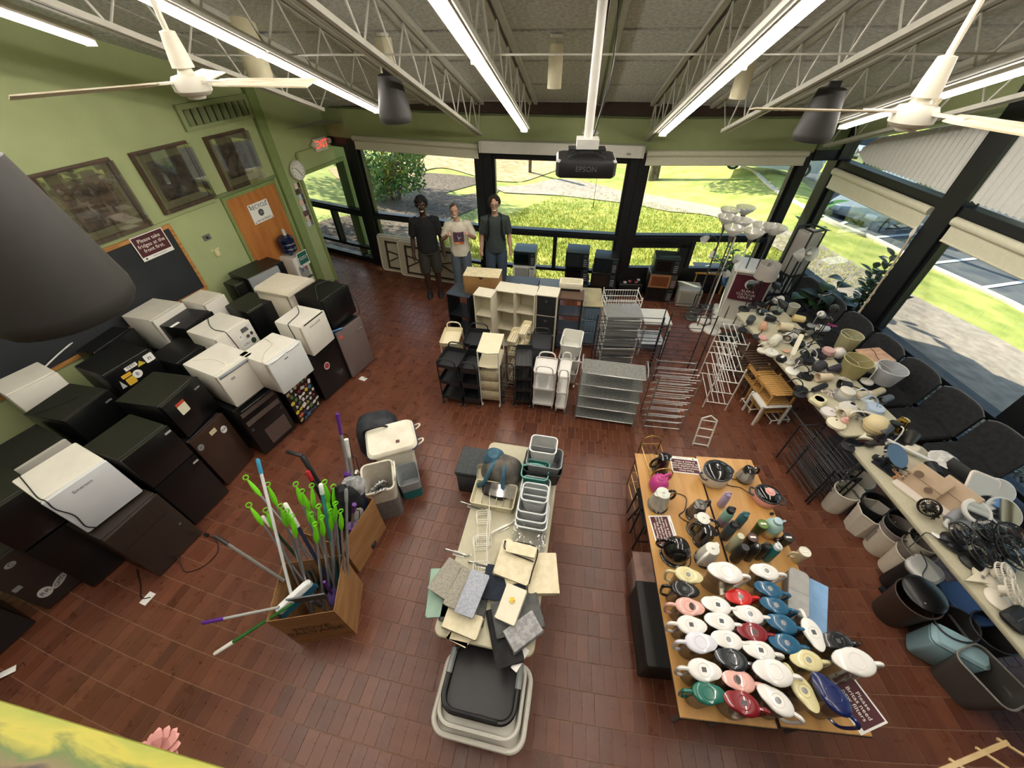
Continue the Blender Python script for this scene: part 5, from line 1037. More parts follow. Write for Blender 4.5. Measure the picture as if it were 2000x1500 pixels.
t = slabthing('fabric_bin', 'cream fabric storage cube with dark piping collapsed on the middle table', 'fabric bin', 1008, 1095, .3, .3, .1, cream, MA-.12, .004, .02, .012); pip = mat('#2a2320', .7)
MB().tube(spl([(-.14, .12, .105), (-.02, .15, .11), (.14, .14, .11), (.15, -.05, .11), (.15, -.14, .1)], 4), .006, 5).tube(spl([(-.14, .13, .1), (-.1, .05, .115), (.14, .03, .115)], 4), .005, 5).build('piping', pip, t); MB().loft([[(-.13, .14, .1), (.14, .15, .1), (.14, .15, .115), (-.13, .14, .112)], [(-.1, .03, .13), (.14, .05, .13), (.14, .05, .14), (-.1, .03, .14)]], sm=False).build('flap', cream, t)
slabthing('folded_bin', 'cream folded cube peeking out under the navy one', 'fabric bin', 1008, 1118, .2, .16, .03, cream, MA+.5, .03)
slabthing('folded_bin', 'navy folded storage cube lying flat on the middle table', 'fabric bin', 985, 1140, .34, .26, .025, navy, MA+.02, .03)
slabthing('folded_bin', 'charcoal flat folded cube under the pile at the near end', 'fabric bin', 905, 1190, .34, .2, .02, dgr, MA+.05, .002)
slabthing('folded_bin', 'black flat folded cube hanging over the near edge of the middle table', 'fabric bin', 985, 1240, .2, .38, .02, blk, MA+.45, .004)
slabthing('folded_bin', 'brown edged cream folded cube under the felt sheets', 'fabric bin', 903, 1215, .28, .15, .045, cream, MA-.12, .022)
slabthing('folded_cloth', 'cream linen cloth spilling out at the near end of the table', 'cloth', 898, 1240, .16, .08, .012, cream, MA-.2, .002, .01, .02)
slabthing('felt_sheet', 'grey felt folded organizer at the left of the pile', 'fabric bin', 876, 1130, .2, .28, .02, felt, MA-.35, .07)
slabthing('felt_sheet', 'grey felt folded organizer in the middle of the pile', 'fabric bin', 897, 1148, .12, .3, .02, felt, MA-.2, .09)
slabthing('felt_sheet', 'bluish grey felt folded organizer uppermost of the pile', 'fabric bin', 922, 1158, .15, .32, .02, fab('#9aa0ad', '#adb2bc', 60), MA-.15, .115)
t = slabthing('folded_bin', 'dark grey fabric folded bin under the white box with a gold knob', 'fabric bin', 1010, 1200, .36, .24, .03, dgr, MA+.42, .03)
slabthing('folded_bin', 'mottled grey fabric bins stacked at the near right end of the table', 'fabric bin', 1022, 1232, .26, .16, .08, fab('#8a8a8c', '#a8a8aa', 30), MA+.75, .004)
t = slabthing('fabric_box', 'white folded fabric box with a gold knob on top of the pile', 'box', 998, 1178, .16, .26, .05, mat('#e2dcc6', .6, noise=.04), MA-.2, .062); MB().lathe([(.02, 0), (.022, .008), (.008, .012), (.012, .02), (.004, .024)], 14).build('knob', mat('#c4a24a', .25, .9), t, (0, .02, .05))
t = put('paper_tag', 'white cardboard tag hanging over the near end of the middle table', 'tag', 1016, 1287, .01, MA-.45); MB().rbox((0, 0, .004), (.05, .16, .004), .004, .001, 2).build('card', paper, t); MB().lathe([(.006, 0), (.006, .001)], 10).build('hole', black, t, (0, .02, .0065))
a, b = P(897, 967), P(938, 975); yw, _ = frame2(a, b); t = thing('storage_ottoman', 'dark grey felt storage ottoman left of the middle table', 'ottoman', (a.x+.2, a.y+.2, 0), MA); of = fab('#3f4346', '#4c5052', 40)
MB().rbox((0, 0, .17), (.36, .36, .34), .02, .008, 3).build('base', of, t); MB().rbox((0, 0, .37), (.38, .38, .05), .02, .012, 3).build('lid', of, t)
def basket(c, rz, w, d, h, m, label, rimr=.014, lift=0.0, k0=.8, hx=None, rimm=None):
 """laundry basket with rows of holes"""
 t = thing('laundry_basket', label, 'basket', (c.x, c.y, lift), rz, 'laundry baskets'); p = rrect(w, d, .1, 6); n = len(p)
 prof = [(0, k0), (.02, k0+.02)]; rows = 9
 levels = [.03+(h-.07)*i/rows for i in range(rows+1)]; mb = MB()
 K = lambda z: k0+.02+(1-k0-.02)*z/h
 P2 = []
 m_ = 6*n//2
 def pt(u, z):
  f = u*n; i = int(f) % n; q = f-int(f); x = p[i][0]*(1-q)+p[(i+1) % n][0]*q; y = p[i][1]*(1-q)+p[(i+1) % n][1]*q; return (x*K(z), y*K(z), z)
 per = [0]
 for i in range(n): a_, b_ = p[i], p[(i+1) % n]; per.append(per[-1]+math.hypot(b_[0]-a_[0], b_[1]-a_[1]))
 def at(s, z):
  s = s % per[-1]
  for i in range(n):
   if per[i+1] >= s: q = (s-per[i])/(per[i+1]-per[i]); a_, b_ = p[i], p[(i+1) % n]; return ((a_[0]+(b_[0]-a_[0])*q)*K(z), (a_[1]+(b_[1]-a_[1])*q)*K(z), z)
 nc = int(per[-1]/.045)
 grid = {}
 for r_ in range(rows+1):
  for c_ in range(nc*2): grid[(r_, c_)] = len(mb.v); mb.v.append(at(per[-1]*c_/(nc*2), levels[r_]))
 for r_ in range(rows):
  for c_ in range(nc*2):
   if (r_ % 2 == 1) and (c_ % 2 == (r_//2) % 2): continue          # a hole
   mb.f.append((grid[(r_, c_)], grid[(r_, (c_+1) % (nc*2))], grid[(r_+1, (c_+1) % (nc*2))], grid[(r_+1, c_)])); mb.s.append(True)
 o = mb.build('mesh_wall', m, t); s_ = o.modifiers.new('s', 'SOLIDIFY'); s_.thickness = .004
 MB().loft([ring(p, 0, K(0)-.01), ring(p, .03, K(.03))]).build('floor_pan', m, t); MB().shell([ring(p, h-.045, K(h-.045)), ring(p, h, 1.0)], .004).build('band', m, t)
 MB().tube([(x*1.01, y*1.01, h+(hx or 0)*(abs(x)/(w/2))**4) for x, y in p+p[:1]], rimr, 8).build('rim', rimm or m, t); return t
bc = P(942, 1345, .5); bc.z = 0
cw = mat('#d9d6cb', .45, noise=.03); greygrip = mat('#9aa09f', .5)
t = basket(bc+Vector((0, -.03, 0)), MA, .66, .5, .3, cw, 'widest white laundry basket with green grips, lowest of the nested three', .02, 0, hx=.03)
for s in (-1, 1): MB().tube([(s*.335, -.06, .315), (s*.335, .1, .315)], .021, 8).build('grip', mat('#a3b39a', .5), t)
t = basket(bc+Vector((.0, .0, 0)), MA, .58, .46, .36, cw, 'white laundry basket nested between the black one and the widest one', .016, .04)
t = basket(bc+Vector((.0, .05, 0)), MA, .52, .42, .38, mat('#1b1b1d', .35, noise=.06), 'black laundry basket with grey side grips on top of the nested three', .02, .1)
for s in (-1, 1): MB().tube([(s*.265, .0, .38), (s*.262, .16, .38)], .024, 8).build('grip', greygrip, t)
maple = mat2('#b98a4c', '#c99b5c', 1.6, .35, stretch=(8, 1, 1)); edgeb = mat('#2a2320', .5)
c4 = [P(1322, 1402, TZ), P(1512, 1424, TZ), P(1361, 892, TZ), P(1243, 885, TZ)]
kt, KL, KW, kyaw = folding_table(c4, TZ, 'left maple topped table of kettles and filter pitchers', maple, edgeb, .004, .03)
c4b = [P(1517, 1419, TZ), P(1680, 1437, TZ), P(1482, 897, TZ), P(1364, 892, TZ)]
kt2, _, _, _ = folding_table(c4b, TZ, 'right maple topped table of bottles and blue filter pitchers', maple, edgeb, .004, .03)
KA = kyaw
pbody = clear('#f2f0ec', .07, .03, .06, '#c9c2b8'); lidm = {}
def pitcher(px, py, col, az, label, big=1.0, kind='round', body=None, low=False):
 """water filter pitcher; (px, py) is the middle of the lid, az turns the handle (0 = right along the table)"""
 h = .235*big if not low else .2; t = put('filter_pitcher', label, 'pitcher', px, py, h, KA+az, 'water filter pitchers', .001); L, W = .185*big, .125*big; lm = mat(col, .25, noise=.02, coat=.5)
 el = [(x*(1 if x < 0 else 1), y) for x, y in circ(L/2, 22, 0, 0, W/L)]
 def sh(k, z, dx=0): return [(x*k+dx-(.018 if x < -L*.3 else 0)*(k > .9), y*k*(1-.25*max(0, -x/(L/2))), z) for x, y in el]
 MB().shell([sh(.86, 0), sh(.9, h*.5), sh(.96, h*.93)], .003).build('jug', body or pbody, t)
 MB().shell([sh(.8, h*.42), sh(.84, h*.6), sh(.9, h*.9)], .003).build('reservoir', clear('#f5f4f2', .06, .05, .16, '#d8d4cc'), t)
 MB().loft([sh(.97, h*.91), sh(1.02, h*.935), sh(1.0, h*.97), sh(.9, h*1.0), sh(.6, h*1.012)]).build('lid', lm, t)
 mb = MB(); mb.tube([(.035*cos(a)*big-.0, .035*sin(a)*big, h*1.012) for a in [2*pi*k/20 for k in range(21)]], .003, 5); mb.build('lid_groove', lm, t)
 if kind == 'hole': MB().lathe([(.022, 0), (.022, .002)], 16, sy=1.15).build('opening', mat('#3a2a26', .3), t, (-.02, 0, h*1.013))
 elif kind == 'square': box('indicator', mat('#4b4f52', .4), t, -.014, .014, -.013, .013, h*1.012, h*1.02)
 elif kind == 'dot': MB().lathe([(.017, 0), (.017, .002), (.009, .003)], 16).build('indicator', mat('#8d9092', .3, .3), t, (.0, 0, h*1.014))
 hx = L/2
 MB().tube(spl([(hx*.86, 0, h*.93), (hx+.035, 0, h*.96), (hx+.055, 0, h*.8), (hx+.035, 0, h*.3), (hx*.82, 0, h*.2)], 5), [.013]*10+[.01]*11, 7).build('handle', lm if col in ('#e6e4e0', '#d9d0a0', '#1a1b1d', '#e3b0a6', '#1f6a5d') else lm, t)
 return t
R_, L_h = 0.0, pi
PL = [(1344, 1122, '#d9d0a0', L_h-.15, 'cream lidded pitcher with its handle to the left, in the farthest row', 1.0, 'dot'), (1420, 1116, '#e6e4e0', -.12, 'large clear pitcher with a plain white lid, farthest row on the left table', 1.25, 'plain'), (1497, 1115, '#e6e4e0', -.1, 'white lidded pitcher next to the grey dispenser box', 1.0, 'dot'),
  (1337, 1150, '#1a1b1d', L_h-.1, 'black lidded pitcher at the left edge under the cream one', 1.0, 'square'), (1446, 1165, '#c81f1e', .05, 'bright red lidded pitcher in the middle of the tables', .95, 'dot'), (1504, 1150, '#1f5a7d', -.2, 'blue lidded pitcher, farthest of the four blue ones', .95, 'dot'),
  (1346, 1184, '#e3b0a6', L_h-.05, 'pink lidded pitcher with an open hole, at the left edge', 1.0, 'hole'), (1402, 1181, '#e6e4e0', -.15, 'white lidded pitcher left of the bright red one', 1.0, 'square'), (1465, 1199, '#e6e4e0', -.1, 'white lidded pitcher between the bright red and the dark red ones', 1.0, 'dot'),
  (1516, 1182, '#1f5a7d', -.2, 'blue lidded pitcher, second of the four from the far end', .95, 'dot'), (1350, 1220, '#e6e4e0', L_h, 'white lidded pitcher with a handle left, below the pink one', 1.0, 'square'), (1409, 1213, '#e6e4e0', -.1, 'white lidded pitcher in the second column, above the ring lid one', 1.0, 'square'),
  (1473, 1234, '#7d1420', -.05, 'dark red lidded pitcher left of the third blue one', 1.0, 'square'), (1530, 1217, '#1f5a7d', -.2, 'blue lidded pitcher, third of the four from the far end', 1.0, 'dot'), (1368, 1254, '#d8d8e2', L_h+.05, 'frosted bluish white lidded pitcher with a handle left', 1.05, 'plain'),
  (1423, 1249, '#e6e4e0', -.1, 'white ring lidded pitcher above the glossy black one', 1.0, 'dot'), (1432, 1287, '#20262c', -.15, 'glossy blue black lidded pitcher in the second column', 1.05, 'square'), (1486, 1270, '#e6e4e0', -.12, 'white lidded pitcher left of the nearest blue one', 1.0, 'square'),
  (1537, 1256, '#1f5a7d', -.1, 'blue lidded pitcher, nearest of the four blue ones', 1.0, 'dot'), (1589, 1235, '#e6e4e0', pi/2+.1, 'white lidded pitcher turned away beside the blue board', 1.0, 'square'), (1637, 1252, '#1a1b1d', .0, 'black lidded pitcher at the right edge of the tables', 1.0, 'square'),
  (1375, 1308, '#e6e4e0', L_h, 'white stepped lid pitcher with a handle left, above the green one', 1.05, 'square'), (1446, 1329, '#e3b0a6', -.08, 'pink lidded pitcher with an open hole, above the near dark red one', 1.0, 'hole'), (1514, 1312, '#e6e4e0', -.1, 'large white lidded pitcher with a round recess in the middle', 1.2, 'plain'),
  (1579, 1289, '#d9d0a0', .0, 'cream lidded pitcher with a grey dial, at the right', 1.0, 'dot'), (1571, 1349, '#d9d0a0', pi/2+.35, 'cream lidded pitcher turned away with a black dial', 1.0, 'dot'), (1383, 1353, '#1f6a5d', L_h, 'green lidded pitcher at the near left corner', 1.0, 'plain'),
  (1453, 1373, '#7d1420', -.2, 'dark red lidded pitcher at the near end', 1.05, 'square'), (1519, 1368, '#e6e4e0', -.6, 'white lidded pitcher at the near end over the table gap', 1.05, 'dot'), (1628, 1357, '#15235a', -1.0, 'large navy glossy lidded pitcher at the near right corner', 1.2, 'plain'), (1673, 1291, '#e6e4e0', .0, 'large clear pitcher with a white lid jutting past the right edge', 1.3, 'plain')]
for a in PL: pitcher(*a)
t = put('water_dispenser', 'long grey lidded water dispenser box lying on the right table', 'dispenser', 1560, 1156, .14, KA+1.15); MB().rbox((0, 0, .065), (.36, .13, .12), .03, .01).build('tank', clear('#e8eaec', .08, .05, .5, '#a9abad'), t); MB().rbox((0, 0, .133), (.37, .14, .02), .035, .008).build('lid', mat('#9b9b98', .45), t); box('seam', mat('#7d7d7a', .5), t, -.003, .0, -.068, .068, .1425, .144); MB().lathe([(.012, 0), (.016, .03)], 10).build('spout', mat('#3a3b3d', .4), t, (-.2, 0, .05))
t = put('plastic_board', 'light blue plastic lid board beside the grey dispenser box', 'board', 1596, 1182, .03, KA+1.1); MB().rprism([(-.2, -.07), (.2, -.07), (.2, .06), (-.1, .09), (-.2, .03)], .0, .03, .006).build('board', mat('#7fa6cf', .4), t)
def flat_sign(label, px, py, w_, h_, lines, rz, size, tilt=0.0):
 t = sign('sign', label, w_, h_, lines, P(px, py, TZ)+Vector((0, 0, .004)), 0, (-pi/2, 0, rz) if False else None, size); t.rotation_euler = (Matrix.Rotation(rz, 3, 'Z') @ Matrix.Rotation(-pi/2, 3, 'X')).to_euler(); return t
note = ['Please Note:', 'Cannot verify that any', 'pieces of kettle: please', 'test. Hamilton heat water', 'so enjoy & return']
flat_sign('maroon Please Note sign lying upside down near the far end of the tables', 1338, 909, .28, .2, note, KA+pi-.05, .028)
flat_sign('maroon Please Note sign lying sideways at the left table edge', 1296, 1036, .28, .2, note, KA+pi/2+.1, .028)
flat_sign('maroon sign about new filters under the navy pitcher at the near corner', 1672, 1375, .26, .22, ['Please', 'Britas need', 'new filters'], KA-1.2, .04)
steelk = mat('#a7a9a8', .22, .85, noise=.04); wht = mat('#dad8d0', .35, noise=.02); bkk = mat('#141416', .16, noise=.05, coat=.6)
def kettle(px, py, label, m, az, h=.2, r=.075, lidm_=None, hm=None, base=True, spout=True, cordd=None, prof=None, glass=None):
 t = put('electric_kettle', label, 'kettle', px, py, h*.9, KA+az, 'electric kettles'); z0 = .022 if base else 0
 if base: MB().lathe([(r*1.12, 0), (r*1.12, .015), (r*1.0, .022)], 22).build('base', bkk, t)
 pr = prof or [(r*.98, z0), (r*1.02, z0+h*.1), (r*.98, z0+h*.4), (r*.8, z0+h*.85), (r*.74, z0+h)]
 if glass: MB().shell([ring(circ(q, 22), z) for q, z in pr], .003).build('body', glass, t); MB().lathe([(pr[0][0]*.97, z0+.002), (pr[1][0]*.95, z0+.02)], 20).build('heating_plate', mat('#c4c6c4', .3, .6), t)
 else: MB().lathe(pr, 24).build('body', m, t)
 rt = pr[-1][0]; zt = pr[-1][1]; MB().lathe([(rt, zt-.004), (rt*.98, zt+.006), (rt*.5, zt+.014), (.012, zt+.015), (.012, zt+.026), (.004, zt+.03)], 22).build('lid', lidm_ or m, t)
 if spout: MB().loft([[(-rt*.75, -.02, zt-.05), (-rt*.75, .02, zt-.05), (-rt*.75, .03, zt), (-rt*.75, -.03, zt)], [(-rt*1.35, -.006, zt-.012), (-rt*1.35, .006, zt-.012), (-rt*1.4, .012, zt+.004), (-rt*1.4, -.012, zt+.004)]]).build('spout', m, t)
 MB().tube(spl([(rt*.8, 0, zt-.0), (rt+.04, 0, zt+.0), (r+.055, 0, zt-.05), (r+.05, 0, z0+h*.35), (r*.95, 0, z0+h*.22)], 5), .012, 7).build('handle', hm or bkk, t)
 if cordd: MB().tube(spl(cordd, 5), .004, 5).build('power_cord', black, t)
 return t
kettle(1296, 898, 'black kettle with a coiled cord on its lid at the far left table corner', bkk, pi+.3, .18, .07, cordd=[(.03, .02, .21), (.05, -.03, .22), (-.02, -.05, .22), (-.05, .02, .225), (.02, .05, .23), (-.02, .1, .28)])
kettle(1291, 936, 'magenta pink rounded kettle behind the brushed steel one', mat('#c1448a', .3, noise=.03), .6, .17, .08, base=False, prof=[(.07, 0), (.09, .04), (.085, .1), (.06, .16), (.03, .18)], hm=mat('#c1448a', .3))
kettle(1293, 968, 'brushed pale kettle with a black handle at the left table edge', mat('#bfc2b8', .3, .3, noise=.04), .3, .19, .082, lidm_=mat('#cfd2c8', .3), cordd=[(.09, 0, .01), (.2, .08, .006), (.3, .02, .006), (.22, -.1, .006), (.14, -.14, .006), (.2, -.22, .006), (.28, -.2, .006)])
kettle(1366, 990, 'dark steel kettle with a broad black handle, behind the steel round lid one', mat('#6a6863', .3, .6), .5, .17, .07, hm=mat('#2a2a2c', .5))
kettle(1371, 1017, 'steel kettle with a round pale lid and a dial', mat('#8b8676', .25, .8), -.2, .19, .075, lidm_=mat('#dcdad2', .3))
kettle(1382, 1040, 'glossy black kettle with a pointed spout, right of the large black one', bkk, 2.6, .18, .07)
kettle(1326, 1066, 'large glossy black globe kettle with its cord round it', bkk, 2.9, .2, .1, prof=[(.08, .022), (.11, .07), (.108, .13), (.085, .18), (.05, .21)], cordd=[(.0, -.1, .01), (-.12, -.08, .006), (-.14, .02, .006), (-.1, .1, .006)])
kettle(1388, 1076, 'white jug kettle with a grey dial on its lid', wht, pi+.7, .19, .072, lidm_=wht, hm=wht)
kettle(1464, 918, 'clear glass kettle with a black lid and handle at the far right', bkk, .25, .17, .06, glass=clear('#f4f6f6', .1, .02, .06, '#d9dcdc'), prof=[(.075, .022), (.08, .03), (.07, .09), (.05, .16)], cordd=[(-.08, 0, .01), (-.15, .03, .006), (-.2, .0, .006)])
def cooker(px, py, label, col, r, h, az, lid, cdot=None, name='slow_cooker', cat='cooker', dome=.03):
 t = put(name, label, cat, px, py, h, KA+az); MB().lathe([(r*.82, 0), (r*.95, .02), (r, h*.5), (r*1.0, h*.9), (r*.97, h)], 30, sx=1.12).build('pot', mat(col, .35, noise=.03), t)
 MB().lathe([(r*1.02, h), (r*1.02, h+.012), (r*.94, h+.016)], 30, sx=1.12).build('rim', mat('#2b2b2d', .3), t); MB().lathe([(r*.94, h+.014), (r*.8, h+.02+dome*.5), (r*.4, h+.02+dome), (.01, h+.022+dome)], 30, sx=1.12).build('lid', lid, t)
 MB().lathe([(.02, 0), (.024, .012), (.01, .018)], 14).build('knob', cdot or bkk, t, (0, 0, h+.02+dome))
 for s in (-1, 1): MB().tube(spl([(s*r*1.08, -.04, h*.75), (s*(r*1.12+.03), -.03, h*.8), (s*(r*1.12+.03), .03, h*.8), (s*r*1.08, .04, h*.75)], 4), .009, 6).build('handle', mat('#3a3a3c', .4), t)
 return t
cooker(1402, 920, 'white rice cooker with a black glossy lid at the far end', '#cfccc0', .12, .15, .35, bkk, name='rice_cooker', dome=.02)
o = cooker(1500, 966, 'pink slow cooker with a dark glass lid and pink knob', '#d59a97', .1, .1, -.35, mat('#101014', .08, coat=.8), mat('#e0a4a0', .4)); MB().lathe([(.045, 0), (.04, .006)], 18).build('lid_disc', mat('#dba39c', .4), o, (0, 0, .148)); MB().tube(spl([(-.11, .0, .02), (-.2, .05, .006), (-.3, .03, .006), (-.36, .06, .006)], 5), .004, 5).build('power_cord', black, o)
t = put('plug', 'small black cord end on the right maple table', 'plug', 1507, 1004, .01, KA); MB().rbox((0, 0, .015), (.03, .02, .028), .006, .004).build('plug', black, t)
def bottle(px, py, label, col, h=.24, r=.037, cap='#1b1c1e', kind='cap', mug=False, col2=None):
 t = put('water_bottle', label, 'bottle', px, py, h*.95, KA, 'bottles and tumblers'); m = mat(col, .35, noise=.03)
 if col2:
  MB().lathe([(r*.9, 0), (r, .01), (r, h*.4)], 20).build('lower_body', mat(col2, .35), t); MB().lathe([(r, h*.4), (r, h*.78), (r*.75, h*.86)], 20).build('body', m, t)
 else: MB().lathe([(r*.9, 0), (r, .01), (r, h*.78), (r*.75, h*.86)] if kind != 'tumbler' else [(r*.72, 0), (r*.8, .01), (r, h*.9), (r, h*.95)], 20).build('body', m, t)
 cm = mat(cap, .4);
 if kind == 'tumbler':
  MB().lathe([(r*1.03, h*.93), (r*1.03, h*.99), (r*.9, h), (r*.85, h*.985), (.01, h*.985)], 20).build('lid', cm, t); box('slider', mat('#e2e0d8', .4), t, -r*.55, r*.55, -.008, .008, h*.985, h*1.005)
  if mug: MB().tube(spl([(-r*.85, 0, h*.75), (-r-.04, 0, h*.78), (-r-.045, 0, h*.4), (-r*.8, 0, h*.3)], 5), .01, 6).build('handle', m, t)
 else:
  MB().lathe([(r*.76, h*.85), (r*.8, h*.98), (r*.72, h), (.01, h)], 18).build('cap', cm, t)
  if kind == 'loop': MB().tube(arc((0, 0, h), r*.7, 0, 180, 8), .006, 6).build('carry_loop', cm, t)
  if kind == 'spout': MB().lathe([(.012, h), (.01, h+.02)], 10).build('spout', mat('#dfe6ea', .3), t); MB().tube(arc((0, 0, h*.95), r*1.0, 20, 160, 8, 'yz'), .005, 5).build('carry_loop', cm, t)
 return t
for a in ((1422, 966, 'lilac bottle standing alone on the left of the bottles', '#a998b4', .2, .034, '#a998b4', 'loop'), (1428, 996, 'mint and lilac bottle with a black looped cap', '#7fa898', .26, .042, '#1b1c1e', 'loop', False, '#9a86a8'), (1456, 1005, 'teal bottle with a teal cap', '#3f6a70', .22, .036, '#3f6a70', 'loop', False, '#2c4668'),
          (1434, 1024, 'dark slate bottle with a black cap ring', '#33424a', .25, .04, '#1d1f22', 'loop'), (1446, 1048, 'pale sage green bottle with a plain cap', '#a7a88c', .25, .036, '#b4b498', 'cap'), (1455, 1070, 'matte black bottle, nearest left of the black ones', '#17181a', .24, .04, '#232426', 'cap'),
          (1479, 1068, 'matte black bottle with a flip spout in the middle of the black ones', '#1a1b1d', .23, .037, '#1a1b1d', 'spout'), (1498, 1066, 'black bottle with a metal ring on its cap', '#202023', .22, .035, '#2a2b2d', 'loop'), (1520, 1068, 'bright teal bottle with a white and blue spout lid', '#1c6d6d', .24, .036, '#d6dadb', 'spout'),
          (1490, 1024, 'dark green tumbler with a green lid', '#1f3a1c', .2, .042, '#5c7a34', 'tumbler'), (1540, 1050, 'black lidded mug at the right edge of the bottles', '#1a1a1c', .13, .042, '#151517', 'tumbler', True), (1470, 1050, 'black tumbler with a brown clear lid', '#1d1a1a', .18, .04, '#4d3430', 'tumbler'), (1572, 1078, 'cream mug with a handle and a clear sliding lid', '#c3b594', .17, .042, '#d9d4c4', 'tumbler', True)): bottle(*a)
t = put('water_jug', 'large pastel water jug shading from blue to yellow with a carry cap', 'bottle', 1518, 1020, .2, KA)
for n_, c_, a_ in (('lower_body', '#d6a27a', [(.058, 0), (.066, .02), (.067, .05)]), ('middle_body', '#d9c884', [(.067, .05), (.068, .1)]), ('body', '#9fc0b9', [(.068, .1), (.067, .15), (.045, .19), (.03, .2)])): MB().lathe(a_, 24).build(n_, mat(c_, .3, noise=.04), t)
MB().lathe([(.034, .195), (.034, .225), (.026, .23), (.01, .23)], 18).build('cap', mat('#a9c4cc', .4), t); MB().tube(spl([(.03, 0, .21), (.055, 0, .23), (.06, .02, .2)], 4), .006, 5).build('strap', mat('#a9c4cc', .4), t)
gold = mat('#a78a52', .3, .8, noise=.05)
a, b = P(1225, 985), P(1250, 980); t = thing('wire_rack', 'slim brass wire rack standing at the far left table corner', 'rack', (P(1232, 975).x, P(1232, 975).y, 0), KA+.1); mb = MB()
for y in (-.2, .2): mb.tube([(0, y, 0), (0, y, .8)], .007, 6); mb.tube([(.2, y, 0), (.2, y, .8)], .007, 6)
mb.build('post', gold, t)
for k in range(5):
 mb = MB(); z = .05+k*.18; mb.tube([(0, -.2, z), (.2, -.2, z), (.2, .2, z), (0, .2, z), (0, -.2, z)], .005, 5)
 for q in range(3): mb.tube([(.05*(q+1), -.2, z), (.05*(q+1), .2, z)], .003, 4)
 mb.build('shelf', gold, t)
MB().tube(arc((.1, -.2, .8), .1, 0, 180, 8), .007, 6).tube(arc((.1, .2, .8), .1, 0, 180, 8), .007, 6).build('top_arch', gold, t)
a, b = P(1238, 1200), P(1290, 1192); yw, _ = frame2(a, b); velvet = mat2('#7a5f56', '#8f7267', 5, .8, bump=.3)
t = thing('tufted_ottoman', 'dusty pink tufted velvet storage cube under the left maple table edge', 'ottoman', (a.x+.2, a.y+.2, 0), KA); MB().rbox((0, 0, .18), (.4, .4, .36), .02, .008, 3).build('base', velvet, t)
n = 14; mb = MB()
for i in range(n+1):
 for j in range(n+1):
  x, y = i/n-.5, j/n-.5; e = min(.5-abs(x), .5-abs(y)); z = .37+.035*min(1, e*8)
  for bx_ in (-.25, 0, .25):
   for by_ in (-.25, .0, .25): z -= .018*math.exp(-((x-bx_)**2+(y-by_)**2)/.004)
  mb.v.append((x*.42, y*.42, z))
for i in range(n):
 for j in range(n): k = i*(n+1)+j; mb.f.append((k, k+n+1, k+n+2, k+1)); mb.s.append(True)
mb.build('cushion', velvet, t); MB().rbox((0, 0, .36), (.42, .42, .03), .02, .008, 3).build('lid', velvet, t)
for x in (-.1, 0, .1):
 for y in (-.1, 0, .1): MB().lathe([(.009, 0), (.006, .004)], 8).build('button', velvet, t, (x, y, .385))
t = thing('storage_ottoman', 'black leatherette storage bench under the left maple table', 'ottoman', (P(1290, 1330).x+.02, P(1290, 1330).y+.32, 0), KA); MB().rbox((0, 0, .19), (.36, .62, .36), .015, .006, 3).build('base', mat('#1b1a19', .55, bump=.2), t); MB().rbox((0, 0, .39), (.38, .64, .04), .02, .01, 3).build('lid', mat('#201f1e', .5, bump=.2), t)
t = thing('metal_stool', 'black metal stool under the left maple table', 'stool', (P(1238, 1075).x+.16, P(1238, 1075).y+.16, 0), KA);
for x, y in ((-.14, -.14), (.14, -.14), (.14, .14), (-.14, .14)): MB().tube([(x*1.15, y*1.15, 0), (x*.8, y*.8, .44)], .01, 6).build('leg', black, t)
MB().tube([(-.15, -.15, .16), (.15, -.15, .16), (.15, .15, .16), (-.15, .15, .16), (-.15, -.15, .16)], .008, 5).build('stretcher', black, t); MB().rbox((0, 0, .46), (.3, .3, .03), .04, .008).build('seat', mat('#232120', .5), t)
t = thing('metal_stool', 'black bar footrest frame left of the steel kettle under the table', 'stool', (P(1226, 1030).x+.1, P(1226, 1030).y+.05, 0), KA); MB().rbox((0, 0, .5), (.16, .24, .03), .02, .008).build('seat', mat('#1d1c1c', .5), t)
for x, y in ((-.06, -.1), (.06, -.1), (.06, .1), (-.06, .1)): MB().tube([(x*1.3, y*1.2, 0), (x, y, .49)], .01, 6).build('leg', black, t)
def unit(name, label, cat, FL, FR, z, group=None, base=0.0):
 """FL, FR: front top corners seen at height z; local x along the front, y backwards, z from the floor"""
 a, b = P(FL[0], FL[1], z), P(FR[0], FR[1], z); yaw, W = frame2(a, b); t = thing(name, label, cat, (a.x, a.y, base), yaw, group); t['W'] = W; return t, W
melw = mat('#d6cfb8', .5, noise=.03); melb = mat('#1e2023', .45, noise=.06)
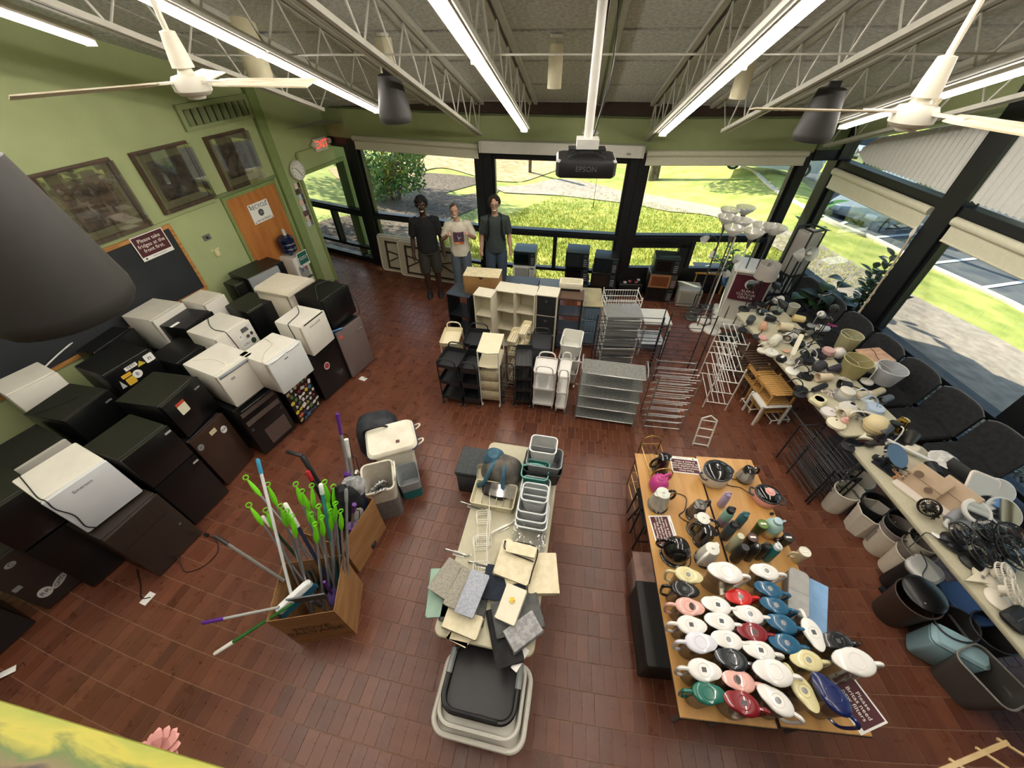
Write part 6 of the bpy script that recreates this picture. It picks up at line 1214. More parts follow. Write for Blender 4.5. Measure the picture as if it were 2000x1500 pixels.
def cubes(FL, FR, z, n, d, label, m, backs=True, cut=None, bins=None, top=None):
 t, W = unit('cube_shelf', label, 'shelf', FL, FR, z, 'shelf units in the middle'); k = .016
 box('side_panel', m, t, 0, k, 0, d, 0, z-k); box('side_panel', m, t, W-k, W, 0, d, 0, z-k); box('top', top or m, t, -.003, W+.003, -.004, d, z-k, z)
 for i in range(n): zz = (z-k)*i/n+.02*(i == 0); box('shelf_board', m, t, k, W-k, .006, d, zz, zz+k)
 if backs:
  for i in range(n):
   z0, z1 = (z-k)*i/n+k, (z-k)*(i+1)/n
   if cut: box('back_panel', m, t, k, W-k, d-.008, d, z0, z0+(z1-z0)*.55)
   else: box('back_panel', m, t, k, W-k, d-.008, d, z0, z1)
 for i in bins or ():
  z0, z1 = (z-k)*i/n+k, (z-k)*(i+1)/n
  b = thing('fabric_bin', 'black fabric drawer bin with a ring pull in the white cube shelf, level %s' % ['lowest', 'middle', 'uppermost'][i], 'fabric bin', t.location+Vector((0, 0, z0+.002)), t.rotation_euler.z, 'black fabric bins')
  box('body', mat2('#17181a', '#202225', 20, .9), b, k+.006, W-k-.006, .003, d-.02, 0, z1-z0-.02); MB().tube([(W/2+.018*cos(a), -.002, (z1-z0)*.75+.018*sin(a)) for a in [2*pi*q/14 for q in range(15)]], .003, 5).build('ring_pull', mat('#8d8f92', .3, .7), b)
 return t, W
cubes((871, 573), (915, 582), .8, 2, .4, 'black open shelf unit at the left end of the shelf row', melb, False, top=mat('#3a4148', .35))
cubes((924, 575), (959, 581), 1.07, 3, .24, 'narrow cream cube shelf with cut out back, second from left', melw, True, True)
cubes((966, 566), (1005, 572), 1.07, 3, .28, 'white three cube shelf standing third from left in the shelf row', melw)
cubes((1006, 571), (1045, 577), 1.07, 3, .28, 'white three cube shelf standing next to the one with black bins', melw)
cubes((1047, 575), (1089, 580), 1.07, 3, .28, 'white three cube shelf holding black fabric bins', melw, bins=(0, 1, 2))
t, W = unit('open_shelf', 'black metal shelf with a brown wood top carrying a cream tray', 'shelf', (1090, 581), (1139, 585), 1.0, 'shelf units in the middle'); wd = mat2('#4a372c', '#5e4838', 4, .5, stretch=(1, 9, 1)); MB().rbox((W/2, .14, .985), (W+.02, .3, .03), .006, .004, 1).build('top', wd, t)
for i in range(3): box('shelf_board', mat('#3a332e', .5), t, .0, W, .0, .28, .12+i*.28, .14+i*.28)
for x in (.012, W-.012):
 for y in (.012, .268): MB().box((x, y, .485), (.022, .022, .97)).build('post', melb, t)
p = P(1115, 560, 1.02); t = thing('drawer_organizer', 'cream slatted drawer tray lying on the brown topped shelf', 'organizer', (p.x, p.y, 1.001), t.rotation_euler.z); MB().rbox((0, 0, .06), (.36, .2, .12), .02, .006).build('tray', melw, t); MB().loft([ring(rrect(.3, .14, .02, 3), z) for z in (.12, .123)]).build('inset', mat('#bfb697', .6), t); box('slot', black, t, -.15, .15, -.103, -.099, .0, .035)
t, W = unit('storage_box', 'brown wooden drawer box with a notch pull and a pale lid', 'box', (904, 539), (974, 544), 1.1, None, .78); kraft = mat2('#8f6a3e', '#a37c4c', 3, .7); MB().rbox((W/2, .15, .16), (W, .3, .32), .006, .004, 1).build('box', kraft, t); MB().rbox((W/2, .15, .325), (W+.006, .31, .012), .006, .003, 1).build('lid', mat('#d6c7a0', .5), t); MB().prism([(-.035, 0), (.035, 0), (.02, -.03), (-.02, -.03)], -.003, .003).build('notch', mat('#3a2a1a', .8), t, (W/2, -.002, .315), rot=(pi/2, 0, 0))
p = t.location.copy(); t2 = thing('bookcase', 'plain dark bookcase under the brown drawer box', 'shelf', (p.x, p.y, 0), t.rotation_euler.z);
box('side_panel', melb, t2, .02, .04, .01, .3, 0, .77); box('side_panel', melb, t2, W-.04, W-.02, .01, .3, 0, .77); box('top', melb, t2, .02, W-.02, .01, .3, .755, .778); box('shelf_board', melb, t2, .04, W-.04, .01, .3, .36, .38); box('back_panel', melb, t2, .04, W-.04, .29, .3, .02, .755)
for (FL, FR, z, d, lab, c_) in (((984, 556), (1050, 561), .92, .32, 'grey topped low cabinet behind the white cube shelves, left one', '#3b3f42'), ((1052, 560), (1094, 563), .9, .3, 'grey topped low cabinet behind the white cube shelves, right one', '#565b5c')):
 t, W = unit('cabinet', lab, 'cabinet', FL, FR, z, 'shelf units in the middle'); MB().rbox((W/2, d/2, z/2-.01), (W-.01, d-.01, z-.02), .006, .004, 1).build('carcass', melb, t); MB().rbox((W/2, d/2, z-.01), (W, d, .02), .004, .003, 1).build('top', mat(c_, .4, noise=.05), t)
 for x0, x1 in ((.008, W/2-.003), (W/2+.003, W-.008)): box('door', melb, t, x0, x1, -.014, .004, .03, z-.03)
wirem = mat('#b4b5b1', .4, .4); wirew2 = mat('#dcdbd4', .45)
t, W = unit('drawer_stand', 'wire drawer stand with a tan top and pale blue translucent drawers', 'drawers', (1139, 597), (1178, 599), .85, 'shelf units in the middle'); MB().rbox((W/2, .28, .84), (W+.01, .57, .02), .006, .004, 1).build('top', mat2('#8f8462', '#a1966f', 5, .5), t)
for x in (.01, W-.01):
 for y in (.01, .55): MB().tube([(x, y, 0), (x, y, .83)], .007, 5).build('post', wirem, t)
blu = clear('#cfe2ee', .06, .1, .6, '#a9c4d6')
for i in range(3):
 z = .12+i*.24; MB().shell([ring(rrect(W-.05, .5, .02, 3, W/2, .28), zz) for zz in (z, z+.19)], .003).build('drawer', blu, t); mb = MB(); mb.tube([(0, 0, z-.01), (W, 0, z-.01), (W, .56, z-.01), (0, .56, z-.01), (0, 0, z-.01)], .004, 4)
 for q in range(6): mb.tube([(.03+q*(W-.06)/5, -.004, z-.01), (.03+q*(W-.06)/5, -.004, z+.16)], .0025, 4)
 mb.build('wire_frame', wirem, t)
t, W = unit('mesh_drawers', 'grey white wire mesh drawer tower with five drawers', 'drawers', (1186, 619), (1257, 620), .95, 'shelf units in the middle')
for x in (.008, W-.008):
 for y in (.008, .36): MB().tube([(x, y, 0), (x, y, .95)], .008, 6).build('post', wirew2, t)
meshm = clear('#ffffff', .04, .4, .5, '#b9bab6')
for i in range(5):
 z = .08+i*.17; MB().shell([ring(rrect(W-.04, .34, .015, 2, W/2, .18), zz, 1) for zz in (z, z+.12)], .002).build('drawer', meshm, t); MB().tube([(x, y, z+.125) for x, y in rrect(W-.03, .35, .015, 2, W/2, .18)+[rrect(W-.03, .35, .015, 2, W/2, .18)[0]]], .006, 5).build('drawer_rim', wirew2, t)
MB().rbox((W/2, .18, .95), (W, .37, .012), .01, .003, 2).build('top', clear('#ffffff', .08, .2, .45, '#c9cac6'), t)
p = P(1215, 582, 1.0); t = thing('wire_basket', 'white wire basket shelf standing behind the mesh drawer tower', 'basket', (p.x, p.y, .75), t.rotation_euler.z); mb = MB(); w_, d_ = .52, .3
for z in (0, .1, .2, .3): mb.tube([(x, y, z) for x, y in rrect(w_, d_, .02, 2)+[rrect(w_, d_, .02, 2)[0]]], .005, 4)
mb.build('rim_wire', wirew2, t); mb = MB()
for k in range(15):
 x = -w_/2+w_*k/14; mb.tube([(x, -d_/2, .3), (x, -d_/2, 0), (x, d_/2, 0), (x, d_/2, .3)], .0028, 4)
o = mb.build('bar_wire', wirew2, t); o['kind'] = 'stuff'
for x in (-w_/2, w_/2):
 for y in (-d_/2, d_/2): MB().tube([(x, y, -.75), (x, y, .34)], .008, 5).build('post', wirew2, t)
t, W = unit('side_table', 'pale grey side table with a white lower shelf, right of the mesh drawer tower', 'table', (1260, 631), (1313, 633), .62); MB().rbox((W/2, .21, .605), (W+.01, .43, .03), .008, .004, 1).build('top', mat('#c3c3ba', .45, noise=.04), t); MB().rbox((W/2, .21, .2), (W-.02, .4, .02), .006, .004, 1).build('lower_shelf', mat('#cfd2d2', .3), t)
for x in (.015, W-.015):
 for y in (.015, .405): MB().box((x, y, .295), (.028, .028, .59)).build('leg', mat('#c3c3ba', .45), t)
def casters(t, W, d, m=black, r=.025, c='#2a2a2c'):
 for x in (.02, W-.02):
  for y in (.02, d-.02): MB().cyl((x-.01, y, r), (x+.01, y, r), r, n=12).build('caster', mat(c, .5), t)
def cart(FL, FR, z, d, label, m, tiers, handle=True, tray=.07, perf=False, low=.1, hm=None, c='#2a2a2c', flat=False):
 t, W = unit('utility_cart', label, 'cart', FL, FR, z, 'rolling carts'); p = rrect(W, d, .03, 3, W/2, d/2)
 zs = [low+(z-tray-low)*i/(tiers-1) for i in range(tiers)]
 for i, zz in enumerate(zs):
  if flat: MB().rbox((W/2, d/2, zz+.01), (W, d, .02), .03, .004, 3).build('tray', m, t); MB().tube([(x, y, zz+.035) for x, y in p+p[:1]], .006, 5).build('tray_rim', m, t)
  else: MB().shell([ring([(W/2+(x-W/2)*k, d/2+(y-d/2)*k) for x, y in p], q) for q, k in ((zz, .93), (zz+tray, 1))], .004).build('tray', m, t)
  if perf:
   h0 = None
   for a in range(3):
    for b in range(7):
     for zz_ in (zz+.0045,):
      q = (W*(.25+.25*a), d*(.1+.8*(b+.5*(a % 2))/7.5), zz_)
      if h0 is None: h0 = MB().prism(circ(.009, 8), 0, .0012).build('hole', mat('#5d564a' if m is not melb else '#54504c', .9), t, q)
      else: link('hole', h0.data, t, q)
 for x in (.012, W-.012):
  for y in (.03, d-.03): MB().tube([(x, y, .045), (x, y, zs[-1]+tray*.6)], .009, 6).build('post', m, t)
 if handle:
  for y in ((d-.01,) if handle == 1 else (d-.01, .01)): MB().tube(spl([(W*.12, y, z-.03), (W*.14, y, z+.05), (W*.3, y, z+.09), (W*.7, y, z+.09), (W*.86, y, z+.05), (W*.88, y, z-.03)], 4), .01, 6).build('handle', hm or m, t)
 casters(t, W, d, c=c); return t, W
crm = mat('#d9d0b2', .5, noise=.03); cwt = mat('#dcdad4', .45, noise=.03)
cart((857, 670), (894, 672), .78, .4, 'cream three tray rolling cart at the back left of the carts', crm, 3)
cart((849, 710), (893, 718), .75, .4, 'black three tray rolling cart at the front left of the carts', melb, 3, 2)
cart((902, 670), (948, 674), .8, .38, 'black rolling cart with an arched handle behind the cream drawer cart', melb, 3)
cart((896, 718), (931, 722), .75, .4, 'black rolling cart with deep trays left of the cream drawer cart', melb, 3, 2, .1)
t, W = unit('drawer_cart', 'cream topped rolling cart with three beige fabric drawers', 'cart', (930, 686), (974, 690), 1.0, 'rolling carts'); mb = MB(); mb.rprism([(0, 0), (W*.5, -.03), (W, 0), (W, .42), (0, .42)], .985, 1.0, .004); mb.build('top', crm, t); MB().rprism([(0, 0), (W*.5, -.02), (W, 0), (W, .4), (0, .4)], .74, .755, .004).build('shelf_board', crm, t)
for i in range(3): MB().rbox((W/2, .2, .2+i*.185), (W-.03, .36, .17), .01, .006, 2).build('drawer', mat2('#b5ab8b', '#c4ba9b', 30, .9), t)
for x in (.01, W-.01):
 for y in (.01, .39): MB().tube([(x, y, .05), (x, y, .99)], .009, 6).build('post', cwt, t)
casters(t, W, .4, c='#d9d6ce')
cart((989, 666), (1007, 669), .86, .36, 'narrow cream perforated rolling cart, left of the two in the middle', crm, 4, False, .06, True)
cart((1010, 651), (1026, 654), .95, .34, 'narrow cream perforated rolling cart, right and taller of the two', crm, 4, False, .06, True)
t, W = unit('wire_cart', 'narrow black wire rolling cart between the drawer cart and the black perforated cart', 'cart', (978, 715), (1003, 718), .72, 'rolling carts'); mb = MB()
for z in (.12, .38, .64):
 m2_ = MB(); m2_.tube([(0, 0, z+.06), (W, 0, z+.06), (W, .38, z+.06), (0, .38, z+.06), (0, 0, z+.06)], .005, 4); m2_.tube([(0, 0, z), (W, 0, z), (W, .38, z), (0, .38, z), (0, 0, z)], .004, 4)
 for k in range(8): m2_.tube([(0, .38*k/7, z), (W, .38*k/7, z)], .0025, 4)
 m2_.build('basket', mat('#5c5a56', .5), t)
for y in (0, .38): MB().tube([(0, y, .04), (0, y, .72), (W*.15, y, .78), (W*.85, y, .78), (W, y, .72), (W, y, .04)], .007, 6).build('end_frame', melb, t)
casters(t, W, .38)
cart((1005, 714), (1040, 715), .8, .45, 'narrow black perforated rolling cart of four trays at the front', melb, 4, False, .06, True)
cart((1034, 680), (1075, 683), .74, .38, 'black flat tray rolling cart with a handle behind the white carts', melb, 3, 1, .03, flat=True)
cart((1042, 725), (1085, 730), .72, .32, 'white rolling cart with arched handles at the front right of the carts', cwt, 3, 2, .04, flat=True)
cart((1090, 733), (1112, 736), .72, .38, 'narrow white rolling cart with arched handles, rightmost of the carts', cwt, 3, 2, .05, flat=True)
t, W = unit('bin_tower', 'white stacked bin tower with an open top tub behind the narrow white cart', 'cart', (1094, 669), (1134, 675), .82, 'rolling carts')
for i in range(3): z = .08+i*.25; MB().shell([ring(rrect(W*k, .4*k, .04, 4, W/2, .2), q) for q, k in ((z, .86), (z+.2, 1.0))], .004).build('tub', mat('#d8d8d0', .45, noise=.02), t); MB().tube([(x, y, z+.2) for x, y in rrect(W, .4, .04, 4, W/2, .2)+[rrect(W, .4, .04, 4, W/2, .2)[0]]], .008, 6).build('tub_rim', cwt, t)
for x in (.02, W-.02): MB().tube([(x, .2, .04), (x, .2, .8)], .01, 6).build('post', cwt, t)
MB().tube(spl([(W+.0, .05, .5), (W+.06, .05, .45), (W+.06, .05, .1), (W, .05, .06)], 5), .009, 6).build('side_handle', cwt, t); casters(t, W, .4, c='#d9d6ce')
silv = mat('#9fa09e', .3, .75, noise=.04); gfb = mat2('#6b6c67', '#7b7c76', 30, .9)
a, b = P(1122, 818), P(1235, 834); yaw, W = frame2(a, b); t = thing('shoe_rack', 'five tier shoe rack with grey fabric shelves in front of the black wire racks', 'rack', (a.x, a.y, 0), yaw, 'shoe racks')
for i in range(5): MB().rbox((W/2, .14, .06+i*.2), (W, .28, .012), .01, .003, 2).build('shelf', gfb, t); MB().tube([(0, 0, .06+i*.2), (W, 0, .06+i*.2)], .007, 5).build('front_rail', silv, t)
for x in (0, W): MB().tube([(x, 0, 0), (x, 0, .92), (x, .05, .97), (x, .23, .97), (x, .28, .92), (x, .28, 0)], .009, 6).build('end_frame', silv, t)
def rodrack(a, yaw, W, d, tiers, z0, dz, label, m, n=4, back=0.0, slats=False, base=0.0, along=True, sm=None):
 t = thing('shoe_rack', label, 'rack', (a.x, a.y, base), yaw, 'shoe racks'); zt = z0+dz*(tiers-1)
 for x in (0, W):
  for y in (0, d): MB().tube([(x, y, 0), (x, y, zt+.04)], .009, 6).build('post', m, t)
 for i in range(tiers):
  mb = MB(); z = z0+i*dz
  if along:
   for k in range(n): mb.tube([(0, d*k/(n-1), z+.02*(k == n-1)), (W, d*k/(n-1), z+.02*(k == n-1))], .006, 5)
  else:
   for k in range(n): x = W*(k+.5)/n; (mb.box((x, d/2, z), (.022, d, .01)) if slats else mb.tube([(x, 0, z), (x, d, z)], .006, 5))
   for y in (0, d): mb.tube([(0, y, z), (W, y, z)], .008, 5)
  mb.build('shelf', sm or m, t)
 return t
a, b = P(1255, 836), P(1326, 843); yaw, W = frame2(a, b); rodrack(a, yaw, W, .3, 8, .05, .125, 'tall silver rod shoe rack of many tiers right of the grey fabric rack', silv, 4)
a, b = P(1152, 730), P(1274, 737); yaw, W = frame2(a, b); rodrack(a+Vector((0, -.1, 0)), yaw, W*.98, .32, 4, .1, .27, 'black wire shelf rack standing behind the grey fabric shoe rack', melb, 5)
a, b = P(1272, 740), P(1345, 746); yaw, W = frame2(a, b); rodrack(a+Vector((.0, .0, 0)), yaw, W*1.05, .3, 3, .35, .4, 'black wire rack behind the tall silver shoe rack', melb, 4)
a, b = P(1375, 800), P(1420, 805); yaw, W = frame2(a, b)
rodrack(P(1372, 795), yaw-.05, .3, .62, 4, .12, .2, 'white tube rack with long bars beside the silver shoe rack', wirew2, 4, along=False)
rodrack(P(1392, 728), yaw-.05, .3, .5, 3, .15, .22, 'white tube rack with long bars farther back by the bamboo racks', wirew2, 4, along=False)
a, b = P(1353, 868), P(1382, 873); t = thing('ladder_rack', 'white ladder shaped end frame standing nearest the kettle tables', 'rack', (a.x, a.y, 0), frame2(a, b)[0]); W = (b-a).length
for x in (0, W): MB().tube([(x, 0, 0), (x*.98, .1, .4)], .011, 6).build('post', wirew2, t)
for k in range(4): z = .02+k*.12; MB().tube([(0, z*.25, z), (W, z*.25, z)], .009, 6).build('rung', wirew2, t)
MB().tube([(0, .1, .4), (W/2, .11, .46), (W*.98, .1, .4)], .011, 6).build('peak', wirew2, t)
bam = mat2('#a97d42', '#c29a5c', 6, .5, stretch=(1, 8, 1)); bamd = mat2('#4a3a2c', '#5f4a38', 6, .5, stretch=(1, 8, 1))
yr = rad(90)+.03
def slatrack(px, py, z, L, d, tiers, label, m, n=12, rz=0.0, legs=None, dz=.16):
 """slatted rack running along the lamp table; (px, py): front far corner of the top tier"""
 a = P(px, py, z); t = thing('shoe_rack', label, 'rack', (a.x, a.y, 0), -pi/2+.03+rz, 'shoe racks')   # local x towards the viewer, y to the right
 for i in range(tiers):
  zz = z-i*dz;
  for y in (0, d): MB().box((L/2, y, zz), (L, .02, .022)).build('side_rail', m, t)
  s0 = None
  for k in range(n):
   x = .02+(L-.04)*k/(n-1)
   if s0 is None: s0 = MB().box((0, d/2, 0), (.028, d, .01)).build('slat', m, t, (x, 0, zz+.012))
   else: link('slat', s0.data, t, (x, 0, zz+.012))
 for x in (.01, L-.01):
  for y in (0, d): MB().box((x, y, z/2+.02), (.024, .024, z+.04)).build('leg', legs or m, t)
 return t
slatrack(1442, 676, .5, .55, .28, 3, 'dark brown slatted bamboo shoe rack farthest under the lamp table', bamd, 10, dz=.17)
slatrack(1462, 715, .48, .42, .28, 2, 'light bamboo slatted shoe rack under the middle of the far lamp table', bam, 10)
slatrack(1480, 735, .5, .4, .3, 3, 'golden bamboo shoe rack with cross braces, nearest of the bamboo ones', bam, 11)
slatrack(1468, 768, .32, .3, .36, 1, 'white slatted low rack beside the golden bamboo shoe rack', wirew2, 10)
for (pp, L, d, lab) in (((1466, 800), .34, .22, 'white tube stacking shelf lying on the floor under the lamp table'), ((1507, 822), .26, .34, 'white tube folding shelf lying on the floor near the black racks')):
 a = P(*pp, .06); t = thing('shoe_rack', lab, 'rack', (a.x, a.y, 0), .1, 'shoe racks'); mb = MB();
 for y in (0, d): mb.tube([(0, y, .06), (L, y, .06)], .01, 6)
 mb.build('side_rail', wirew2, t)
 for k in range(4): MB().tube([(L*k/3, 0, .06), (L*k/3, d, .06)], .008, 6).build('rung', wirew2, t)
 for x in (0, L):
  for y in (0, d): MB().tube([(x, y, 0), (x, y, .06)], .009, 6).build('foot', wirew2, t)
def bkrack(c, L, d, z, tiers, label):
 t = thing('shoe_rack', label, 'rack', (c.x, c.y, 0), -pi/2+.03, 'shoe racks')
 for x in (0, L): MB().tube([(x, 0, 0), (x, 0, z), (x, d, z), (x, d, 0)], .011, 6).build('end_frame', melb, t)
 for i in range(tiers):
  zz = .1+(z-.16)*i/(tiers-1); mb = MB()
  for k in range(6): mb.tube([(0, d*k/5, zz), (L, d*k/5, zz)], .006, 5)
  mb.build('shelf', melb, t)
 return t
a = P(1516, 893); bkrack(a, .62, .3, .62, 4, 'black metal shoe rack at the left edge of the near racks'); a = P(1578, 985); bkrack(a+Vector((-.02, .42, 0)), .42, .32, .5, 3, 'black metal shoe rack nearest the kettle tables')
def microwave(FL, FR, zb, h, d, label, col='#17191b', door='#0c0d0e', panel='#232629', frame=None, handle=True):
 a, b = P(FL[0], FL[1], zb), P(FR[0], FR[1], zb); yaw, W = frame2(a, b); t = thing('microwave', label, 'microwave', (a.x, a.y, zb+.0), yaw, 'microwaves along the back windows'); m = mat(col, .35, noise=.04); W = max(.42, min(.5, W))
 MB().rbox((W/2, d/2, h/2+.006), (W, d, h-.012), .012, .006, 2).build('case', m, t); pw = W*.76
 MB().bx(.004, pw, -.014, .0, .012, h-.008).build('door', mat(frame or col, .3, .5 if frame else 0), t); box('window', mat(door, .1, noise=.02), t, .04, pw-.035, -.0155, -.013, .045, h-.045); box('control_panel', mat(panel, .4), t, pw+.004, W-.004, -.012, 0, .012, h-.008)
 box('display', mat('#2f4a48', .3), t, pw+.02, W-.02, -.0135, -.011, h*.76, h*.86)
 for i in range(4): box('button_row', mat('#8f9294', .5), t, pw+.02, W-.02, -.0135, -.011, h*(.15+.13*i), h*(.2+.13*i))
 if handle: MB().bar((pw-.012, -.03, .04), (pw-.012, -.03, h-.04), .012, .012).build('handle', mat(frame or '#2a2c2e', .3), t)
 for x in (.04, W-.04): box('foot', black, t, x-.012, x+.012, .03, .06, -.004, .006)
 return t
def crate(FL, FR, h, d, label, col='#1d1f21'):
 pass
microwave((1257, 586), (1320, 591), .004, .31, .38, 'black microwave on the floor under the copper framed one')
microwave((1264, 561), (1319, 565), .32, .28, .36, 'copper framed microwave between two black ones', '#1f1a17', '#6b3f25', '#4a3a30', '#b08460')
microwave((1274, 533), (1322, 537), .605, .29, .36, 'black microwave on top of the copper framed one', '#16211f')
microwave((1151, 583), (1197, 588), .004, .29, .36, 'black microwave on the floor left of the second window post', '#15171a'); microwave((1152, 559), (1198, 563), .3, .29, .36, 'black microwave in the middle of the stack by the second window post', '#1a1a1b', '#2a211d')
microwave((1157, 531), (1203, 536), .595, .29, .36, 'black microwave on top of the stack by the second window post', '#15191a', '#1a1f22')
microwave((1101, 575), (1146, 579), .004, .31, .36, 'black microwave lowest in the stack under the middle window', '#16181a'); microwave((1102, 548), (1146, 552), .32, .3, .36, 'black microwave with a dangling cord in the stack under the middle window', '#141517'); microwave((1103, 521), (1147, 525), .625, .3, .38, 'dark green tinged microwave on top of the stack under the middle window', '#18211f', '#262a2c')
microwave((1002, 566), (1043, 569), .004, .28, .36, 'black microwave on the floor behind the man in the green grey shirt', '#17181a'); microwave((1002, 542), (1043, 545), .29, .27, .36, 'white microwave with two dials behind the man in the green grey shirt', '#d2d2cc', '#8c8f8a', '#bdbdb6'); microwave((1003, 517), (1042, 520), .565, .28, .38, 'dark microwave on top of the white one with dials', '#15211e', '#0c1413')
t = microwave((1318, 597), (1353, 600), .004, .34, .36, 'grey beige microwave turned away on the floor right of the black stack', '#a09d90', '#8d8a7e', '#98958a')
p = P(1228, 580); t = thing('coffee_maker', 'low black appliance with coloured cups on top right of the second window post', 'appliance', (p.x, p.y+.05, 0), -.1); MB().rbox((0, .1, .14), (.5, .32, .28), .04, .02).build('case', mat('#151617', .3), t)
for i, (x, y, c_) in enumerate(((-.12, .0, '#d9d9d6'), (-.02, .05, '#b05a5f'), (.1, .02, '#a3525a'), (.16, .12, '#cfcfca'), (-.16, .14, '#c9c9c6'))): MB().lathe([(.03, 0), (.035, .02), (.03, .022)], 14).build('cup_lid', mat(c_, .4), t, (x, y, .28))
for (px, py, lab) in ((1190, 568, 'black toaster oven against the second window post'), (1245, 560, 'black toaster oven behind the low appliance with cups')):
 p = P(px, py); t = thing('toaster_oven', lab, 'oven', (p.x, p.y+.1, 0), -.12); MB().rbox((0, .1, .13), (.4, .28, .25), .03, .01).build('case', mat('#1a1b1c', .35), t); box('door', mat('#0d0e0f', .1), t, -.17, .08, -.045, -.04, .04, .22); MB().tube([(-.15, -.06, .2), (.06, -.06, .2)], .008, 6).build('handle', silv, t)
 for z in (.07, .13, .19): MB().cyl((.14, -.055, z), (.14, -.04, z), .018, n=12).build('knob', silv, t)
hd = pol(RB, -23.05).xy; td = (v2(AB[2])-v2(AB[1])); tyaw = math.atan2(td.y, td.x); tn = Vector((sin(tyaw), -cos(tyaw)))
pl_ = mat('#c5bda6', .55, noise=.04); pat2 = mat('#9a9280', .6); brn = mat('#352620', .5)
for i, (q0, off, lab) in enumerate(((.12, .1, 'folded pale plastic table leaning under the left window, hindmost of three'), (.2, .19, 'folded pale plastic table in the middle of the three leaning ones'), (.72, .28, 'folded pale plastic table in front of the three leaning ones'))):
 o = hd+td.normalized()*q0+tn*off; t = thing('folded_table', lab, 'table', (o.x, o.y, 0), tyaw, 'folded tables leaning under the window', rot=(-.1, 0, tyaw)); L, Hh = 1.52, .76
 MB().rprism(rrect(L, Hh, .07, 5, L/2, Hh/2), 0, .035, .008).build('tabletop', pl_, t, (0, .03, 0), rot=(pi/2, 0, 0))
 mb = MB(); mb.tube([(x, -.004, z) for x, z in rrect(L-.03, Hh-.03, .06, 5, L/2, Hh/2)+[rrect(L-.03, Hh-.03, .06, 5, L/2, Hh/2)[0]]], .012, 6); mb.build('edge_lip', mat('#d9d3c0', .5), t)
 mb = MB()
 for r_ in range(14):
  for c_ in range(30):
   x, z = .06+c_*(L-.12)/29+(.02 if r_ % 2 else 0), .05+r_*(Hh-.1)/13
   if x < L-.05: mb.add([(x-.014, -.0065, z), (x, -.0065, z-.01), (x+.014, -.0065, z), (x, -.0065, z+.01)], [(0, 1, 2, 3)])
 o_ = mb.build('moulded_pattern', pat2, t); o_['kind'] = 'stuff'
 for x in (.2, L-.2): MB().bar((x, -.02, .08), (x, -.02, Hh-.08), .03, .025).build('leg_frame', brn, t)
 MB().bar((.2, -.02, .1), (L-.2, -.02, .1), .03, .025).build('rail', brn, t); MB().bar((.2, -.02, Hh-.1), (L-.2, -.02, Hh-.1), .03, .025).build('rail', brn, t)
 for s, x in ((1, .2), (-1, L-.2)):
  MB().bar((x, -.03, Hh*.62), (x+s*.42, -.03, Hh*.5), .022, .015).build('brace', brn, t); MB().bar((x, -.03, Hh*.3), (x+s*.3, -.03, Hh*.5), .022, .015).build('brace', brn, t)
